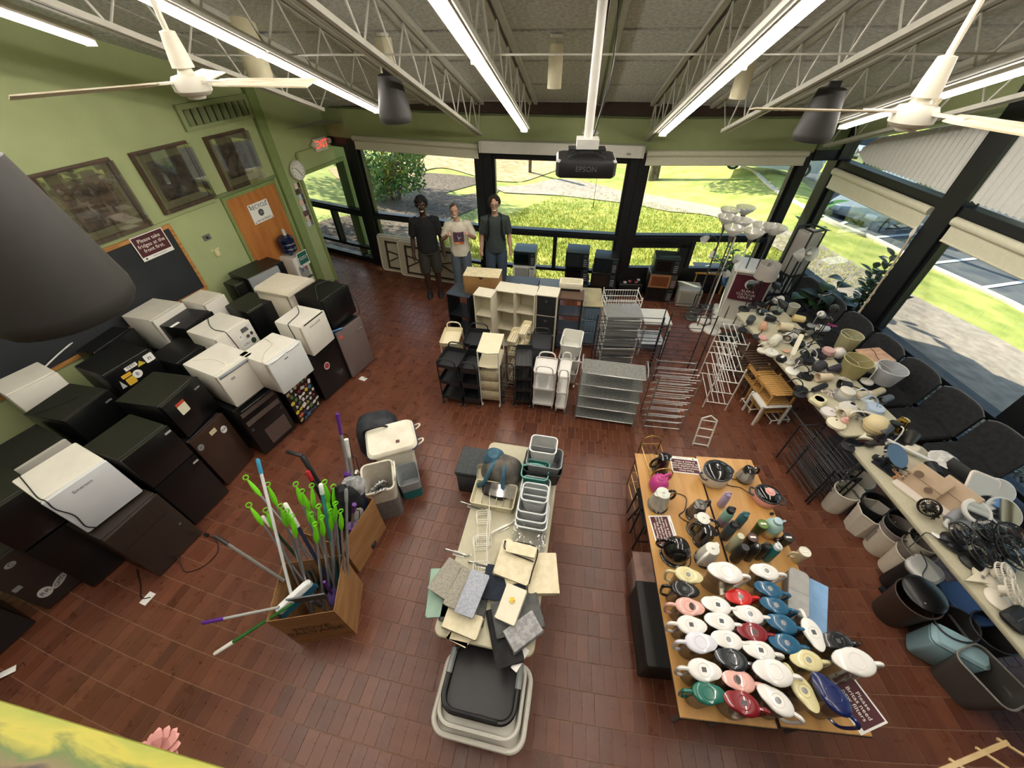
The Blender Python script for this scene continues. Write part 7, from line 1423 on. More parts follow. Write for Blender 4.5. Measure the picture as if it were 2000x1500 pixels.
def person(name_label, loc, face, H, skin, top, bottom, arms, lean=0.0, hairkind='curly', hairc='#17120f', shorts=False, print_=None, glasses=False, sleeves=True, shoes='#1b1b1d', straps=False, smile=True, feet=(.11, -.11), headtilt=0.0):
 """local -y is where the person faces; heights are shares of H"""
 t = thing('person', name_label, 'person', (loc.x, loc.y, 0), face); sk = mat(skin, .5, noise=.05, scale=8)
 S = H/1.8; mb = MB(); V_ = lambda x, y, z: Vector((x*S, y*S, z*S))
 def ell(c, rx, ry, rz, n=14, m=8, mb=mb):
  rings = [[(c[0]*S+rx*S*sin(a)*cos(b), c[1]*S+ry*S*sin(a)*sin(b), c[2]*S-rz*S*cos(a)) for b in [2*pi*k/n for k in range(n)]] for a in [pi*(i+.5)/m for i in range(m)]]
  mb.loft(rings)
 def tb(pts, r, n=10, mb=mb): mb.tube([V_(*p) for p in pts], [q*S for q in r], n)
 hz = 1.66; hx = headtilt*.12
 mb.loft([[(x*S, (y+.0)*S, z*S) for x, y in circ(rx, 16, 0, 0, ry/rx)] for z, rx, ry in ((.86, .15, .1), (.95, .165, .112), (1.05, .15, .1), (1.2, .165, .108), (1.33, .185, .11), (1.43, .165, .09), (1.48, .09, .06))])
 tb([(0, .01, 1.42), (hx*.4, -.0, 1.52), (hx, -.01, 1.6)], [.065, .055, .055])
 ell((hx, -.01, hz+.03), .076, .095, .105); ell((hx, -.03, hz-.05), .058, .07, .075); ell((hx, -.055, hz-.095), .03, .03, .025, 10, 6)
 ell((hx, -.108, hz-.01), .013, .02, .026, 8, 6); ell((hx, -.112, hz-.022), .019, .016, .012, 8, 6)
 for s in (-1, 1): ell((hx+s*.078, .0, hz-.005), .012, .022, .032, 8, 6)
 for s, fy in ((-1, feet[0]), (1, feet[1])):
  fx = s*.1
  tb([(s*.085, 0, .92), (s*.1, -.01, .7), (fx, -.015, .5), (fx, .01, .33), (fx*1.02, .015, .09)], [.095, .085, .062, .06, .04], 12); ell((fx*1.05, -.05, .045), .045, .12, .04, 12, 6)
 for s in (-1, 1):
  el, wr, hd_, curl = arms[0 if s < 0 else 1]; sh = (s*.185, 0, 1.42)
  tb([(s*.13, 0, 1.43), sh, tuple((sh[i]+el[i])/2 for i in range(3)), el, tuple((el[i]*.5+wr[i]*.5) for i in range(3)), wr], [.06, .062, .05, .042, .04, .029], 10)
  w = Vector(wr); d = (Vector(hd_)-w).normalized(); side = Vector((s, 0, 0));
  if abs(d.x) > .8: side = Vector((0, 0, 1))
  side = (side-d*side.dot(d)).normalized(); nrm = d.cross(side)
  palm = [w, w+d*.045, w+d*.085]; tb(palm, [.028, .036, .034], 8)
  ax = nrm if not curl else nrm
  for k in range(4):
   o = ax*((k-1.5)*.019); L_ = (.07, .08, .075, .06)[k]; b0 = w+d*.08+o
   if curl: f = [b0, b0+d*.03-side*s*0, b0+d*.032+side*(-.028), b0+d*.004+side*(-.034)]
   else: f = [b0, b0+d*L_*.5, b0+d*L_*.95-side*.012]
   tb(f, [.0095]*(len(f)-1)+[.008], 6)
  th = w+d*.03+ax*(-.03)
  if curl: tb([th, th+Vector((0, 0, .03)), th+Vector((0, 0, .075))], [.012, .011, .009], 6)
  else: tb([th, th+d*.03+ax*(-.018), th+d*.06+ax*(-.02)], [.012, .011, .009], 6)
 o = mb.build('body', sk, t); r = o.modifiers.new('r', 'REMESH'); r.mode = 'VOXEL'; r.voxel_size = .0085; r.use_smooth_shade = True; s_ = o.modifiers.new('s', 'SMOOTH'); s_.factor = .5; s_.iterations = 3
 mb = MB(); g = .02
 mb.loft([[(x*S, y*S, z*S) for x, y in circ(rx, 18, 0, 0, ry/rx)] for z, rx, ry in ((.84 if not shorts else .88, .185, .135), (.95, .19, .138), (1.1, .183, .13), (1.25, .188, .132), (1.36, .2, .132), (1.44, .17, .105), (1.485, .085, .075))])
 for s in (-1, 1):
  el = arms[0 if s < 0 else 1][0]; sh = Vector((s*.185, 0, 1.42)); e_ = Vector(el); q = sh.lerp(e_, .82); tb([(s*.12, 0, 1.42), tuple(sh), tuple(sh.lerp(e_, .45)), tuple(q)], [.085, .083, .077, .074], 12, mb)
 o = mb.build('shirt', top, t); r = o.modifiers.new('r', 'REMESH'); r.mode = 'VOXEL'; r.voxel_size = .011; r.use_smooth_shade = True; s_ = o.modifiers.new('s', 'SMOOTH'); s_.factor = .5; s_.iterations = 4
 mb = MB(); zl = .46 if shorts else .07
 mb.loft([[(x*S, y*S, z*S) for x, y in circ(rx, 16, 0, 0, ry/rx)] for z, rx, ry in ((.84, .165, .125), (.92, .172, .125), (1.0, .168, .118))])
 for s in (-1, 1): tb([(s*.085, 0, .95), (s*.095, 0, .8), (s*.105, -.01, .6), (s*.108, -.0, zl+.02 if shorts else .4)]+([] if shorts else [(s*.108, .012, zl)]), [.1, .11, .1, .1 if shorts else .085]+([] if shorts else [.078]), 12, mb)
 o = mb.build('shorts' if shorts else 'trousers', bottom, t); r = o.modifiers.new('r', 'REMESH'); r.mode = 'VOXEL'; r.voxel_size = .011; r.use_smooth_shade = True; s_ = o.modifiers.new('s', 'SMOOTH'); s_.iterations = 3
 for s in (-1, 1):
  mb = MB(); mb.loft([[(s*.105*S+x*S, (-.05+y)*S, z*S) for x, y in circ(.056*k, 14, 0, 0, 2.7)] for z, k in ((0, 1.02), (.02, 1.05), (.025, 1.0), (.06, .9), (.085, .55))]); sh_ = mb.build('shoe', mat(shoes, .6, noise=.08), t); MB().loft([[(s*.105*S+x*S, (-.05+y)*S, z*S) for x, y in circ(.052, 14, 0, 0, 2.7)] for z in (.004, .022)]).build('sole', mat('#b9b7b0', .6), sh_)
 mb = MB(); hr = random.Random(int(H*1000))
 if hairkind == 'curly':
  for i in range(90):
   a, e = hr.uniform(0, 2*pi), hr.uniform(-.25, 1.5); y_ = sin(a)*cos(e)
   if y_ < -.45 and e < .5: continue
   ell((hx+.088*cos(a)*cos(e), .005+.1*y_, hz+.045+.105*sin(e)), .03, .03, .028, 8, 5, mb)
  vs = .009
 elif hairkind == 'wavy':
  for i in range(80):
   a, e = hr.uniform(0, 2*pi), hr.uniform(-.35, 1.5); y_ = sin(a)*cos(e)
   if y_ < -.5 and e < .35: continue
   ell((hx+.086*cos(a)*cos(e), .005+.1*y_, hz+.045+.1*sin(e)), .032, .032, .026, 8, 5, mb)
  vs = .009
 else:
  for i in range(70):
   a, e = hr.uniform(0, 2*pi), hr.uniform(-.2, 1.5); y_ = sin(a)*cos(e)
   if y_ < -.55 and e < .8: continue
   ell((hx+.072*cos(a)*cos(e), -.005+.09*y_, hz+.035+.1*sin(e)), .016, .016, .014, 6, 4, mb)
  vs = .008
 o = mb.build('hair', mat(hairc, .8, bump=.8, bscale=120), t); r = o.modifiers.new('r', 'REMESH'); r.mode = 'VOXEL'; r.voxel_size = vs; r.use_smooth_shade = True
 for s in (-1, 1):
  e_ = MB(); ell((hx+s*.031, -.092, hz+.014), .0125, .008, .008, 10, 6, e_); eye = e_.build('eye', mat('#e9e6e0', .3), t); e_ = MB(); ell((hx+s*.031, -.099, hz+.014), .006, .003, .006, 8, 5, e_); e_.build('iris', mat('#1d1512', .2), eye)
  MB().tube([V_(hx+s*.012, -.1, hz+.036), V_(hx+s*.032, -.1, hz+.041), V_(hx+s*.052, -.088, hz+.034)], .004*S, 5).build('eyebrow', mat(hairc, .8), t)
 MB().tube([V_(hx+.03*k, -.1+.012*abs(k)**2, hz-.062+.009*abs(k)) for k in (-1, -.5, 0, .5, 1)], [.004, .007, .008, .007, .004], 6).build('mouth', mat('#e6dfd6' if smile else '#9a5a50', .4), t)
 MB().tube([V_(hx+.034*k, -.098+.013*abs(k)**2, hz-.071+.012*abs(k)) for k in (-1, -.5, 0, .5, 1)], [.003, .005, .006, .005, .003], 6).build('lip', mat('#8c4f46' if skin > '#60' else '#4a2620', .5), t)
 if glasses:
  mb = MB()
  for s in (-1, 1): mb.tube([V_(hx+s*.034+.025*cos(a), -.108, hz+.012+.019*sin(a)) for a in [2*pi*k/14 for k in range(15)]], .0025, 5); mb.tube([V_(hx+s*.06, -.106, hz+.014), V_(hx+s*.08, .0, hz+.014)], .0025, 5)
  mb.tube([V_(hx-.01, -.11, hz+.014), V_(hx+.01, -.11, hz+.014)], .0025, 5); mb.build('glasses', black, t)
 if straps:
  for s in (-1, 1): MB().tube([V_(s*.11, .1, 1.44), V_(s*.11, .0, 1.495), V_(s*.115, -.115, 1.4), V_(s*.13, -.145, 1.22), V_(s*.16, -.11, 1.1), V_(s*.18, .0, 1.05)], .017*S, 6).build('backpack_strap', black, t)
  MB().rbox((0, .2*S, 1.24*S), (.28*S, .16*S, .42*S), .06, .04).build('backpack', mat('#1a1b1e', .7, bump=.3), t)
 if print_: print_(t, S)
 return t
down = lambda s: ((s*.245, .02, 1.12), (s*.27, -.06, .87), (s*.275, -.1, .7), False)
clo = lambda h, s=12: mat(h, .9, noise=.1, scale=s, bump=.3, bscale=30)
face1 = lambda p: math.atan2(-p.x, p.y)*.9
p = P(851, 574); person('person in a black t-shirt and dark shorts with curly black hair', p, .15, 1.87, '#3a241a', clo('#141416'), clo('#2f2c26'), (down(-1), down(1)), hairkind='curly', hairc='#0f0c0b', shorts=True, shoes='#17181b', feet=(-.05, .05))
def tprint(t, S):
 o = MB(); n = 8
 for i in range(n+1):
  for j in range(2):
   a = -1+2*i/n; x = a*.1; o.v.append((x*S, (-.143+.028*a*a)*S, (1.13+.2*j)*S))
 o.f = [(2*i, 2*i+2, 2*i+3, 2*i+1) for i in range(n)]; o.s = [True]*n; o = o.build('printed_picture', mat2('#2f3154', '#6d4a50', 5, .8, .35, .7), t)
 MB().bx(-.09*S, .09*S, -.149*S, -.146*S, 1.105*S, 1.145*S).build('printed_lettering', mat2('#c4562f', '#e2a05a', 14, .8), t); MB().tube([(-.02*S, -.15*S, 1.26*S), (0, -.152*S, 1.22*S), (.05*S, -.15*S, 1.24*S), (.0, -.152*S, 1.21*S), (.0, -.15*S, 1.18*S)], .006, 5).build('printed_bird', paper, t)
p = Vector((-.95, 7.1, 0)); up_ = lambda s: ((s*.3, -.03, 1.16), (s*.2, -.24, 1.32), (s*.17, -.3, 1.36), True)
person('person in a white printed t-shirt with short hair giving two thumbs up in the middle', p, .08, 1.74, '#c49a83', clo('#d8d2c0'), clo('#56616b'), (up_(-1), up_(1)), hairkind='short', hairc='#5a4334', print_=tprint, shoes='#8d8d88', headtilt=-.3)
def chest(t, S): text('alana', t, paper, .035, (.06*S, -.15*S, 1.33*S), (pi/2, 0, 0), name='chest_print')
p = Vector((-.27, 7.12, 0)); person('person in a dark green t-shirt and jeans with glasses and wavy brown hair', p, .02, 1.84, '#c29a82', clo('#3a4442'), clo('#3d4c5c'), (down(-1), down(1)), hairkind='wavy', hairc='#2a1d15', glasses=True, straps=True, print_=None, shoes='#2a2a2c')
A0 = P(1436, 522, 1.1); B0 = P(1522, 536, 1.1); yaw, W = frame2(A0, B0); t = thing('lectern', 'white lectern with a maroon cultural center banner in the right hand corner', 'lectern', (A0.x, A0.y, 0), yaw); lecm = mat('#d3cfc2', .5, noise=.03)
MB().loft([[(x, y, z) for x, y in ((W*.5-w_/2, y0), (W*.5+w_/2, y0), (W*.5+w_/2, y1), (W*.5-w_/2, y1))] for z, w_, y0, y1 in ((.14, W*.86, .04, .42), (1.04, W*.92, .0, .46))], sm=False).build('body', lecm, t)
MB().rbox((W/2, .22, .07), (W*1.08, .62, .14), .03, .02).build('plinth', mat('#dedbd0', .45, noise=.03), t); MB().rbox((W/2, .22, 1.07), (W*1.02, .54, .05), .02, .01).build('top', mat('#e2e0d8', .4, noise=.03), t)
bm_ = mat('#551b28', .7, noise=.05); o = MB().bx(W*.1, W*.9, -.008, -.004, .55, 1.0).build('banner', bm_, t); lt = mat('#e9e4dc', .6, noise=0)
mb = MB(); mb.loft([[(W/2+r*cos(a), y, .86+r*sin(a)) for r, y in ((.085, -.014), (.055, -.014), (.055, -.01), (.085, -.01))] for a in [rad(42+k*276/20) for k in range(21)]], sm=False); mb.build('emblem', lt, t)
for i, s_ in enumerate(('ALANA', 'CULTURAL', 'CENTER')): text(s_, t, lt, .062, (W/2, -.014, .735-.06*i), (pi/2, 0, 0))
a = P(1352, 580, .0); t = thing('side_table', 'small wood edged table with a dark top under the leafy plant in the corner', 'table', (a.x+.08, a.y+.18, 0), -.15); oak = mat2('#b98a42', '#cfa258', 4, .45, stretch=(8, 1, 1))
MB().rbox((.22, .2, .43), (.62, .46, .035), .01, .004, 1).build('edge_band', oak, t); MB().rbox((.22, .2, .452), (.58, .42, .008), .01, .002, 1).build('top', mat('#2c3030', .4), t)
for x in (-.06, .5):
 for y in (0, .4): MB().box((x, y, .207), (.035, .035, .414)).build('leg', oak, t)
sg = sign('sign', 'green printed sheet lying on the small wood edged table', .22, .3, ['NOT PART OF', 'GIVEAWAY'], t.matrix_basis @ Vector((.2, .12, .458)), 0, None, .026, 'OFFICE OF SUSTAINABILITY', panel=mat('#1d6a4f', .6)); sg.rotation_euler = (Matrix.Rotation(.25, 3, 'Z') @ Matrix.Rotation(-pi/2, 3, 'X')).to_euler()
lf = tinted('houseplant_leaf', ['#1d3517', '#2d5024', '#4a7a33', '#5b8c3a'], .4, bump=0); lfd = tinted('dark_leaf', ['#12200f', '#1d3218', '#2b4723', '#35562a'], .35, bump=0)
def leafshape(mb, base, d, L, w_, droop=.3, n=4):
 base, d = Vector(base), Vector(d).normalized(); s = d.cross(Vector((0, 0, 1)))
 if s.length < .05: s = Vector((1, 0, 0))
 s.normalize(); nn = s.cross(d); vs = []
 for i in range(n+1):
  f = i/n; c = base+d*L*f+Vector((0, 0, -droop*L*f*f)); ww = w_*sin(pi*min(1, f*.92+.06))
  vs += [c-s*ww+nn*ww*.15, c, c+s*ww+nn*ww*.15]
 fs = []
 for i in range(n): a_ = 3*i; fs += [(a_, a_+1, a_+4, a_+3), (a_+1, a_+2, a_+5, a_+4)]
 mb.add(vs, fs, True)
def pot(mb, r, h, c=(0, 0, 0)): return mb.shell([ring(circ(r*k, 20, c[0], c[1]), c[2]+z) for z, k in ((0, .72), (h*.85, .95), (h*.86, 1.03), (h, 1.05))], .008)
soil = mat('#2d211a', .95, bump=.8)
def potplant(loc, label, potc, r, h, stems, leaf, m=lf, name='potted_plant', droop=.35):
 t = thing(name, label, 'plant', loc, 0); pot(MB(), r, h).build('pot', mat(potc, .45, noise=.05), t); MB().lathe([(r*.9, h*.8), (r*.1, h*.84)], 18).build('soil', soil, t)
 for (dx, dy, hh, nl, L, w_) in stems:
  MB().tube([(0, 0, h*.8), (dx*.4, dy*.4, h+hh*.5), (dx, dy, h+hh)], [.012, .01, .006], 6).build('stem', mat('#5a6b3a', .6), t)
  for i in range(nl):
   f = .3+.7*(i+.5)/nl; a_ = i*2.4+dx*9; base = (dx*f, dy*f, h*.8+(hh+h*.2)*f); mb = MB(); leafshape(mb, (0, 0, 0), (cos(a_), sin(a_), .35+.3*rnd.random()), L*rnd.uniform(.8, 1.2), w_, droop)
   o = mb.build('leaf', m, t, base); tint_mesh(o.data, [rnd.random()]*len(mb.f))
 return t
a = P(1412, 562, .46); potplant((a.x+.1, a.y+.1, .456), 'bushy green plant in a glazed blue pot on the wood edged table', '#35506e', .13, .24, [(.12, -.1, .25, 9, .17, .05), (-.2, -.05, .3, 10, .17, .05), (-.05, .15, .4, 10, .17, .05), (.2, .1, .3, 9, .16, .05), (-.3, .1, .25, 8, .16, .05)], 0)
a = P(1520, 560); potplant((a.x+.3, a.y+.35, 0), 'tall corner plant with large upright leaves against the black corner post', '#4a5a66', .16, .3, [(.02, -.05, 1.55, 8, .34, .09), (.1, .05, 1.2, 6, .3, .08), (-.12, .0, 1.0, 6, .3, .08)], 0, droop=.15)
a = P(1595, 600, .55); potplant((a.x+.12, a.y+.05, .0), 'split leaf plant in a large blue pot at the right window', '#3f5b78', .2, .5, [(-.3, -.15, .45, 5, .3, .12), (-.15, -.3, .3, 5, .28, .11), (.1, -.3, .4, 5, .28, .11), (.2, .1, .5, 4, .28, .11), (-.4, .05, .25, 4, .28, .11)], 0, lfd)
a = P(1632, 620, .5); t = potplant((a.x+.18, a.y-.1, 0.25), 'tall dark leaved plant in a tan clay pot at the right window', '#b3966f', .16, .32, [(.12, .15, .95, 30, .2, .05), (.0, .05, .6, 14, .2, .05), (-.1, .1, .8, 20, .19, .05), (.3, -.2, .5, 6, .24, .06)], 0, lfd, droop=.15)
MB().rbox((0, 0, -.125), (.34, .34, .25), .02, .01).build('pot_stand', mat('#3a332d', .6), t)
sign('sign', 'green NOT PART OF GIVEAWAY sign stuck in the tan plant pot', .22, .26, ['NOT PART', 'OF', 'GIVEAWAY'], atd(1600, 572, 1)*0+P(1600, 600, .62), .35, None, .032, 'OFFICE OF SUSTAINABILITY', panel=mat('#1d5a4a', .6)).location += Vector((0, -.02, .12))
frost = clear('#ffffff', .05, .15, .6, '#fbf8f2'); lampmetal = mat('#6d6c68', .3, .7, noise=.05); lampw = mat('#dedbd2', .4, noise=.02); bulbm = mat('#f2efe6', .3)
def bowl(t, z, r=.15, h=.13, m=None, off=(0, 0), tilt=None):
 o = MB().shell([ring(circ(r*k, 24), q) for q, k in ((0, .2), (h*.3, .5), (h*.65, .82), (h, 1.0))], .004).build('shade', m or frost, t, (off[0], off[1], z), rot=tilt); MB().lathe([(.015, 0), (.03, .04), (.028, .08), (.01, .1)], 10).build('bulb', bulbm, o, (0, 0, .01)); return o
def torch(px, py, top, label, stem=lampmetal, basec=None, r=.15, arms=(), br=.13, tint=None):
 p = P(px, py); t = thing('floor_lamp', label, 'lamp', (p.x, p.y, 0), 0, 'torchiere floor lamps')
 MB().lathe([(br, 0), (br, .012), (br*.9, .03), (.03, .045), (.015, .06)], 24).build('base', basec or lampmetal, t); MB().tube([(0, 0, .05), (0, 0, top-.1)], .011, 7).build('pole', stem, t)
 MB().lathe([(.012, top-.14), (.02, top-.1), (.04, top)], 12).build('shade_holder', mat('#55534f', .4), t); bowl(t, top-.01, r)
 for (ax, ay, az_, tx) in arms:
  MB().tube(spl([(0, 0, az_-.15), (ax*.4, ay*.4, az_-.02), (ax*.8, ay*.8, az_)], 4), .008, 6).build('arm', mat('#3a3936', .4), t); d = Vector((ax, ay, tx)).normalized()
  o = MB().shell([ring(circ(r_, 16), q) for q, r_ in ((0, .022), (.05, .045), (.12, .062))], .003).build('small_shade', frost, t, (ax*.82, ay*.82, az_), rot=d.to_track_quat('Z', 'Y').to_euler()); MB().lathe([(.024, -.03), (.026, .01)], 10).build('socket', mat('#222222', .5), o)
 return t
torch(1355, 606, 1.74, 'floor lamp with a frosted bowl and two side arms, leftmost by the copper framed microwave', arms=((-.28, -.1, 1.45, -.1), (-.12, -.2, 1.25, -.3)))
torch(1350, 621, 1.72, 'frosted bowl floor lamp with a steel base standing in front of the leftmost one')
torch(1381, 601, 1.74, 'frosted bowl floor lamp hindmost beside the lectern plinth')
torch(1373, 626, 1.7, 'white floor lamp with a round white base in the sun patch', lampw, lampw, arms=((.05, -.18, 1.2, .4),))
torch(1360, 641, 1.68, 'white based floor lamp nearest the viewer on the left of the group', lampmetal, lampw, arms=((.16, .05, 1.1, -.2),))
torch(1391, 646, 1.66, 'white based floor lamp nearest the viewer on the right of the group', lampw, lampw, br=.15)
torch(1409, 634, 1.67, 'floor lamp with a wide flat bowl at the right of the group', r=.17)
torch(1427, 636, 1.66, 'floor lamp with a wide flat bowl beside the lectern front', r=.17, arms=((.0, -.22, 1.25, .1),))
for (px, py, zz, lab, aim) in ((1582, 462, 1.5, 'small white bowl floor lamp left of the tall dark plant', (0, 0, 1)), (1578, 488, 1.38, 'white globe headed floor lamp turned to the viewer by the lantern lamp', (0, -1, .3)), (1552, 492, 1.36, 'white cone headed floor lamp with a black socket by the lantern lamp', (1, -.3, .1))):
 p = P(px, py, zz); t = thing('floor_lamp', lab, 'lamp', (p.x, p.y, 0), 0, 'floor lamps behind the lamp tables'); MB().lathe([(.12, 0), (.12, .015), (.02, .04)], 20).build('base', black, t); MB().tube([(0, 0, .03), (0, 0, zz-.05)], .01, 6).build('pole', black, t); bowl(t, zz-.05, .11, .12, None, (0, 0), Vector(aim).to_track_quat('Z', 'Y').to_euler())
p = P(1503, 522, 1.3); t = thing('floor_lamp', 'floor lamp with a white drum shade in front of the lectern', 'lamp', (p.x, p.y, 0), 0); MB().lathe([(.13, 0), (.13, .015), (.02, .04)], 20).build('base', black, t); MB().tube([(0, 0, .03), (0, 0, 1.2)], .01, 6).build('pole', black, t); clothw = clear('#ffffff', .03, .4, .9, '#ddd6cf'); MB().shell([ring(circ(r, 26), z) for r, z in ((.16, 1.13), (.145, 1.36))], .003).build('drum_shade', clothw, t)
p = P(1575, 470, 1.45); t = thing('floor_lamp', 'square lantern floor lamp with a black frame and white paper sides', 'lamp', (p.x, p.y, 0), .3); wf = mat('#1b1a19', .5)
for x in (-.13, .13):
 for y in (-.13, .13): MB().box((x, y, .83), (.02, .02, 1.66)).build('post', wf, t)
mb = MB()
for z in (.05, .9, 1.65):
 for x in (-.13, .13): mb.box((x, 0, z), (.02, .26, .02)); mb.box((0, x, z), (.26, .02, .02))
mb.build('frame_rails', wf, t); MB().shell([ring(rrect(.24, .24, .004, 1), z) for z in (.92, 1.6)], .002).build('paper_shade', clothw, t)
chairm = mat2('#17181b', '#24262a', 20, .75, bump=.2)
def conf_chair(c, rz, label):
 t = thing('upholstered_chair', label, 'chair', c, rz, 'black chairs along the right windows')      # local -y is the front
 MB().rprism(rrect(.5, .48, .08, 4), .4, .48, .02).build('seat', chairm, t)
 mb = MB(); rings = []
 for k in range(9):
  x = -.25+.5*k/8; b = .03*(1-(x/.25)**2); zt = .86-.05*(x/.25)**4*1.2
  rings.append([(x, .2+b, .47), (x, .245+b, .47), (x, .31+b, zt), (x, .285+b, zt+.012), (x, .26+b, zt)])
 mb.loft(rings); mb.build('backrest', chairm, t); MB().tube([(-.25+.5*k/8, .288+.03*(1-((-.25+.5*k/8)/.25)**2), .872-.06*((-.25+.5*k/8)/.25)**4) for k in range(9)], .007, 6).build('edge_trim', mat('#8d8f92', .3, .7), t)
 for x in (-.22, .22):
  for y in (-.2, .24): MB().tube([(x*1.02, y*1.05, 0), (x, y, .41)], .011, 6).build('leg', mat('#222326', .4, .5), t)
 return t
for i in range(8):
 q = -.55-.545*i; p = rw(q, 0, .54); conf_chair((p.x, p.y, 0), rad(-90)+rad(3.5), ['black upholstered chair beside the tan plant pot, farthest along the right windows', 'black upholstered chair, second from the plants', 'black upholstered chair behind the wooden box on the far lamp table', 'black upholstered chair where the two lamp tables meet', 'black upholstered chair behind the black tray mirror', 'black upholstered chair behind the bamboo organizers', 'black upholstered chair behind the round mirrors', 'black upholstered chair behind the black fans'][i])
TZ = .74
def tab4(fa, fb, w_):
 a, b = P(*fa, TZ), P(*fb, TZ); d = (b-a).normalized(); n = Vector((-d.y, d.x, 0))*w_; return [b, b+n, a+n, a] if n.x > 0 else [b, b-n, a-n, a]
c4 = tab4((1437, 610), (1648, 852), .76); folding_table([c4[0], c4[3], c4[2], c4[1]] if False else [c4[0], c4[1], c4[2], c4[3]], TZ, 'far pale plastic folding table covered with desk lamps')
a, b = P(1660, 872, TZ), P(2000, 1275, TZ); b = a+(b-a).normalized()*2.44; d = (b-a).normalized(); n = Vector((-d.y, d.x, 0))*.76
if n.x < 0: n = -n
folding_table([b, b+n, a+n, a], TZ, 'near pale plastic folding table of mirrors, fans and organizers')
TA = math.atan2(d.y, d.x)
def col(h, r=.45): return mat(h, r, noise=.04)
GL_ = 'lamps heaped on the folding tables'
def gooseneck(px, py, label, base_c, head_c, az=0.0, h=.34, reach=.16, r=.07, hr=.06, kind='cone', stem=None, hl=.12, inside='#e6e0d2'):
 """desk lamp standing up: (px, py) is the base"""
 t = put('desk_lamp', label, 'lamp', px, py, .01, az, GL_); MB().lathe([(r, 0), (r, .015), (r*.85, .025), (.012, .03)], 20).build('base', col(base_c), t)
 MB().tube(spl([(0, 0, .02), (0, 0, h*.6), (reach*.3, 0, h), (reach, 0, h*.92)], 5), .007, 6).build('neck', col(stem or base_c), t)
 rot_ = (0, rad(125), 0)
 pr = [(.02, -.02), (.028, .0), (hr, hl)] if kind == 'cone' else [(hr*.8, 0), (hr, .03), (hr, hl)] if kind == 'cup' else [(.02, -.015), (hr*.75, .01), (hr, .05)]
 o = MB().shell([ring(circ(q, 18), z) for q, z in pr], .003).build('shade', col(head_c), t, (reach, 0, h*.92), rot=rot_); MB().lathe([(.02, .02), (.024, hl*.6)], 10).build('bulb', col(inside, .4), o); return t
def lying(px, py, label, head_c, az=0.0, L=.12, r0=.045, r1=.06, base_c='#1c1c1e', up=.07, el=0.0, kind='cone', arm=True, inside='#e2dacb'):
 """lamp lying on its side: shade along local x, arm behind it, base at its end"""
 t = put('desk_lamp', label, 'lamp', px, py, up, az, GL_); q = Matrix.Rotation(pi/2-el, 3, 'Y').to_euler()
 o = MB().shell([ring(circ(r, 20), z) for r, z in ((.02, -.02), (r0, 0), (r1, L))], .003).build('shade', col(head_c), t, (-L/2, 0, r1+.005+el*.03), rot=q); MB().lathe([(.022, .01), (.026, L*.7)], 10).build('bulb', col(inside, .4), o)
 if arm: MB().tube(spl([(-L/2-.02, 0, r1), (-L/2-.1, .01, r1*.7), (-L/2-.17, .03, .05), (-L/2-.2, .03, .03)], 4), .007, 6).build('neck', col(base_c), t); MB().lathe([(.065, 0), (.065, .02), (.02, .03)], 18).build('base', col(base_c), t, (-L/2-.2, .03, .0))
 return t
def drum(px, py, label, c, r0, r1, h, z=0.0, inside=None):
 t = put('drum_lamp', label, 'lampshade', px, py, h*.5, 0, GL_); MB().shell([ring(circ(r, 30), q) for r, q in ((r0, 0), (r1, h))], .003).build('shade', clear('#ffffff', .03, .4, .93, c), t)
 MB().tube([(r1*cos(a_), r1*sin(a_), h) for a_ in [2*pi*k/24 for k in range(25)]], .004, 5).build('top_ring', col(c), t); mb = MB()
 for k in range(3): a_ = k*2.1; mb.tube([(0, 0, h*.85), (r1*cos(a_)*.97, r1*sin(a_)*.97, h*.97)], .002, 4)
 mb.build('spider_fitter', rodm, t); return t
def disc(px, py, label, c, r=.075, h=.025, extra='#1c1c1e', stem=True, az=0.0):
 t = put('desk_lamp', label, 'lamp', px, py, h, az, GL_); MB().lathe([(r, 0), (r*1.02, h*.5), (r*.96, h), (r*.2, h+.002)], 24).build('base', col(c, .35), t); MB().rbox((r*.45, 0, h+.004), (.03, .014, .008), .003, .002).build('switch', col(extra), t)
 if stem: MB().tube(spl([(0, 0, h), (-.02, .02, h+.08), (-.1, .05, h+.13), (-.18, .06, h+.06)], 4), .007, 6).build('neck', col(c), t)
 return t
def barlamp(px, py, label, c, az, base_c=None, L=.28, el=.7):
 t = put('desk_lamp', label, 'lamp', px, py, .01, az, GL_); MB().lathe([(.075, 0), (.075, .02), (.03, .03)], 20).build('base', col(base_c or c), t); MB().tube([(0, 0, .025), (.02, 0, .1)], .012, 7).build('neck', col(c), t)
 d = Vector((cos(el), 0, sin(el))); MB().rbox((0, 0, 0), (L, .055, .022), .02, .006).build('head', col(c), t, tuple(Vector((.02, 0, .1))+d*L/2), rot=(0, -el, 0)); MB().rbox((0, 0, -.012), (L*.9, .035, .004), .01, .001).build('led_panel', col('#efe9d6', .3), t, tuple(Vector((.02, 0, .1))+d*L/2), rot=(0, -el, 0)); return t
def cables(px, py, label, c, s=.1, cat='cable', n=1):
 t = put('cable_tangle', label, cat, px, py, .01, rnd.random()*6, 'loose cables on the lamp tables'); pts = [(rnd.uniform(-s, s), rnd.uniform(-s, s), .012+.05*rnd.random()) for _ in range(11)]; MB().tube(spl(pts, 5), .005, 5).build('cable', col(c), t); MB().rbox(tuple(Vector(pts[-1])), (.03, .02, .02), .004, .003).build('plug', col(c), t); return t
R90 = TA
gooseneck(1453, 603, 'black desk lamp at the far left corner of the lamp table before the lectern', '#17181a', '#17181a', 1.2, .4, .1, .08)
gooseneck(1470, 598, 'dark grey clip lamp pointing up left before the maroon banner', '#1b1b1d', '#4a4c4c', 2.2, .42, .08, .07, .05)
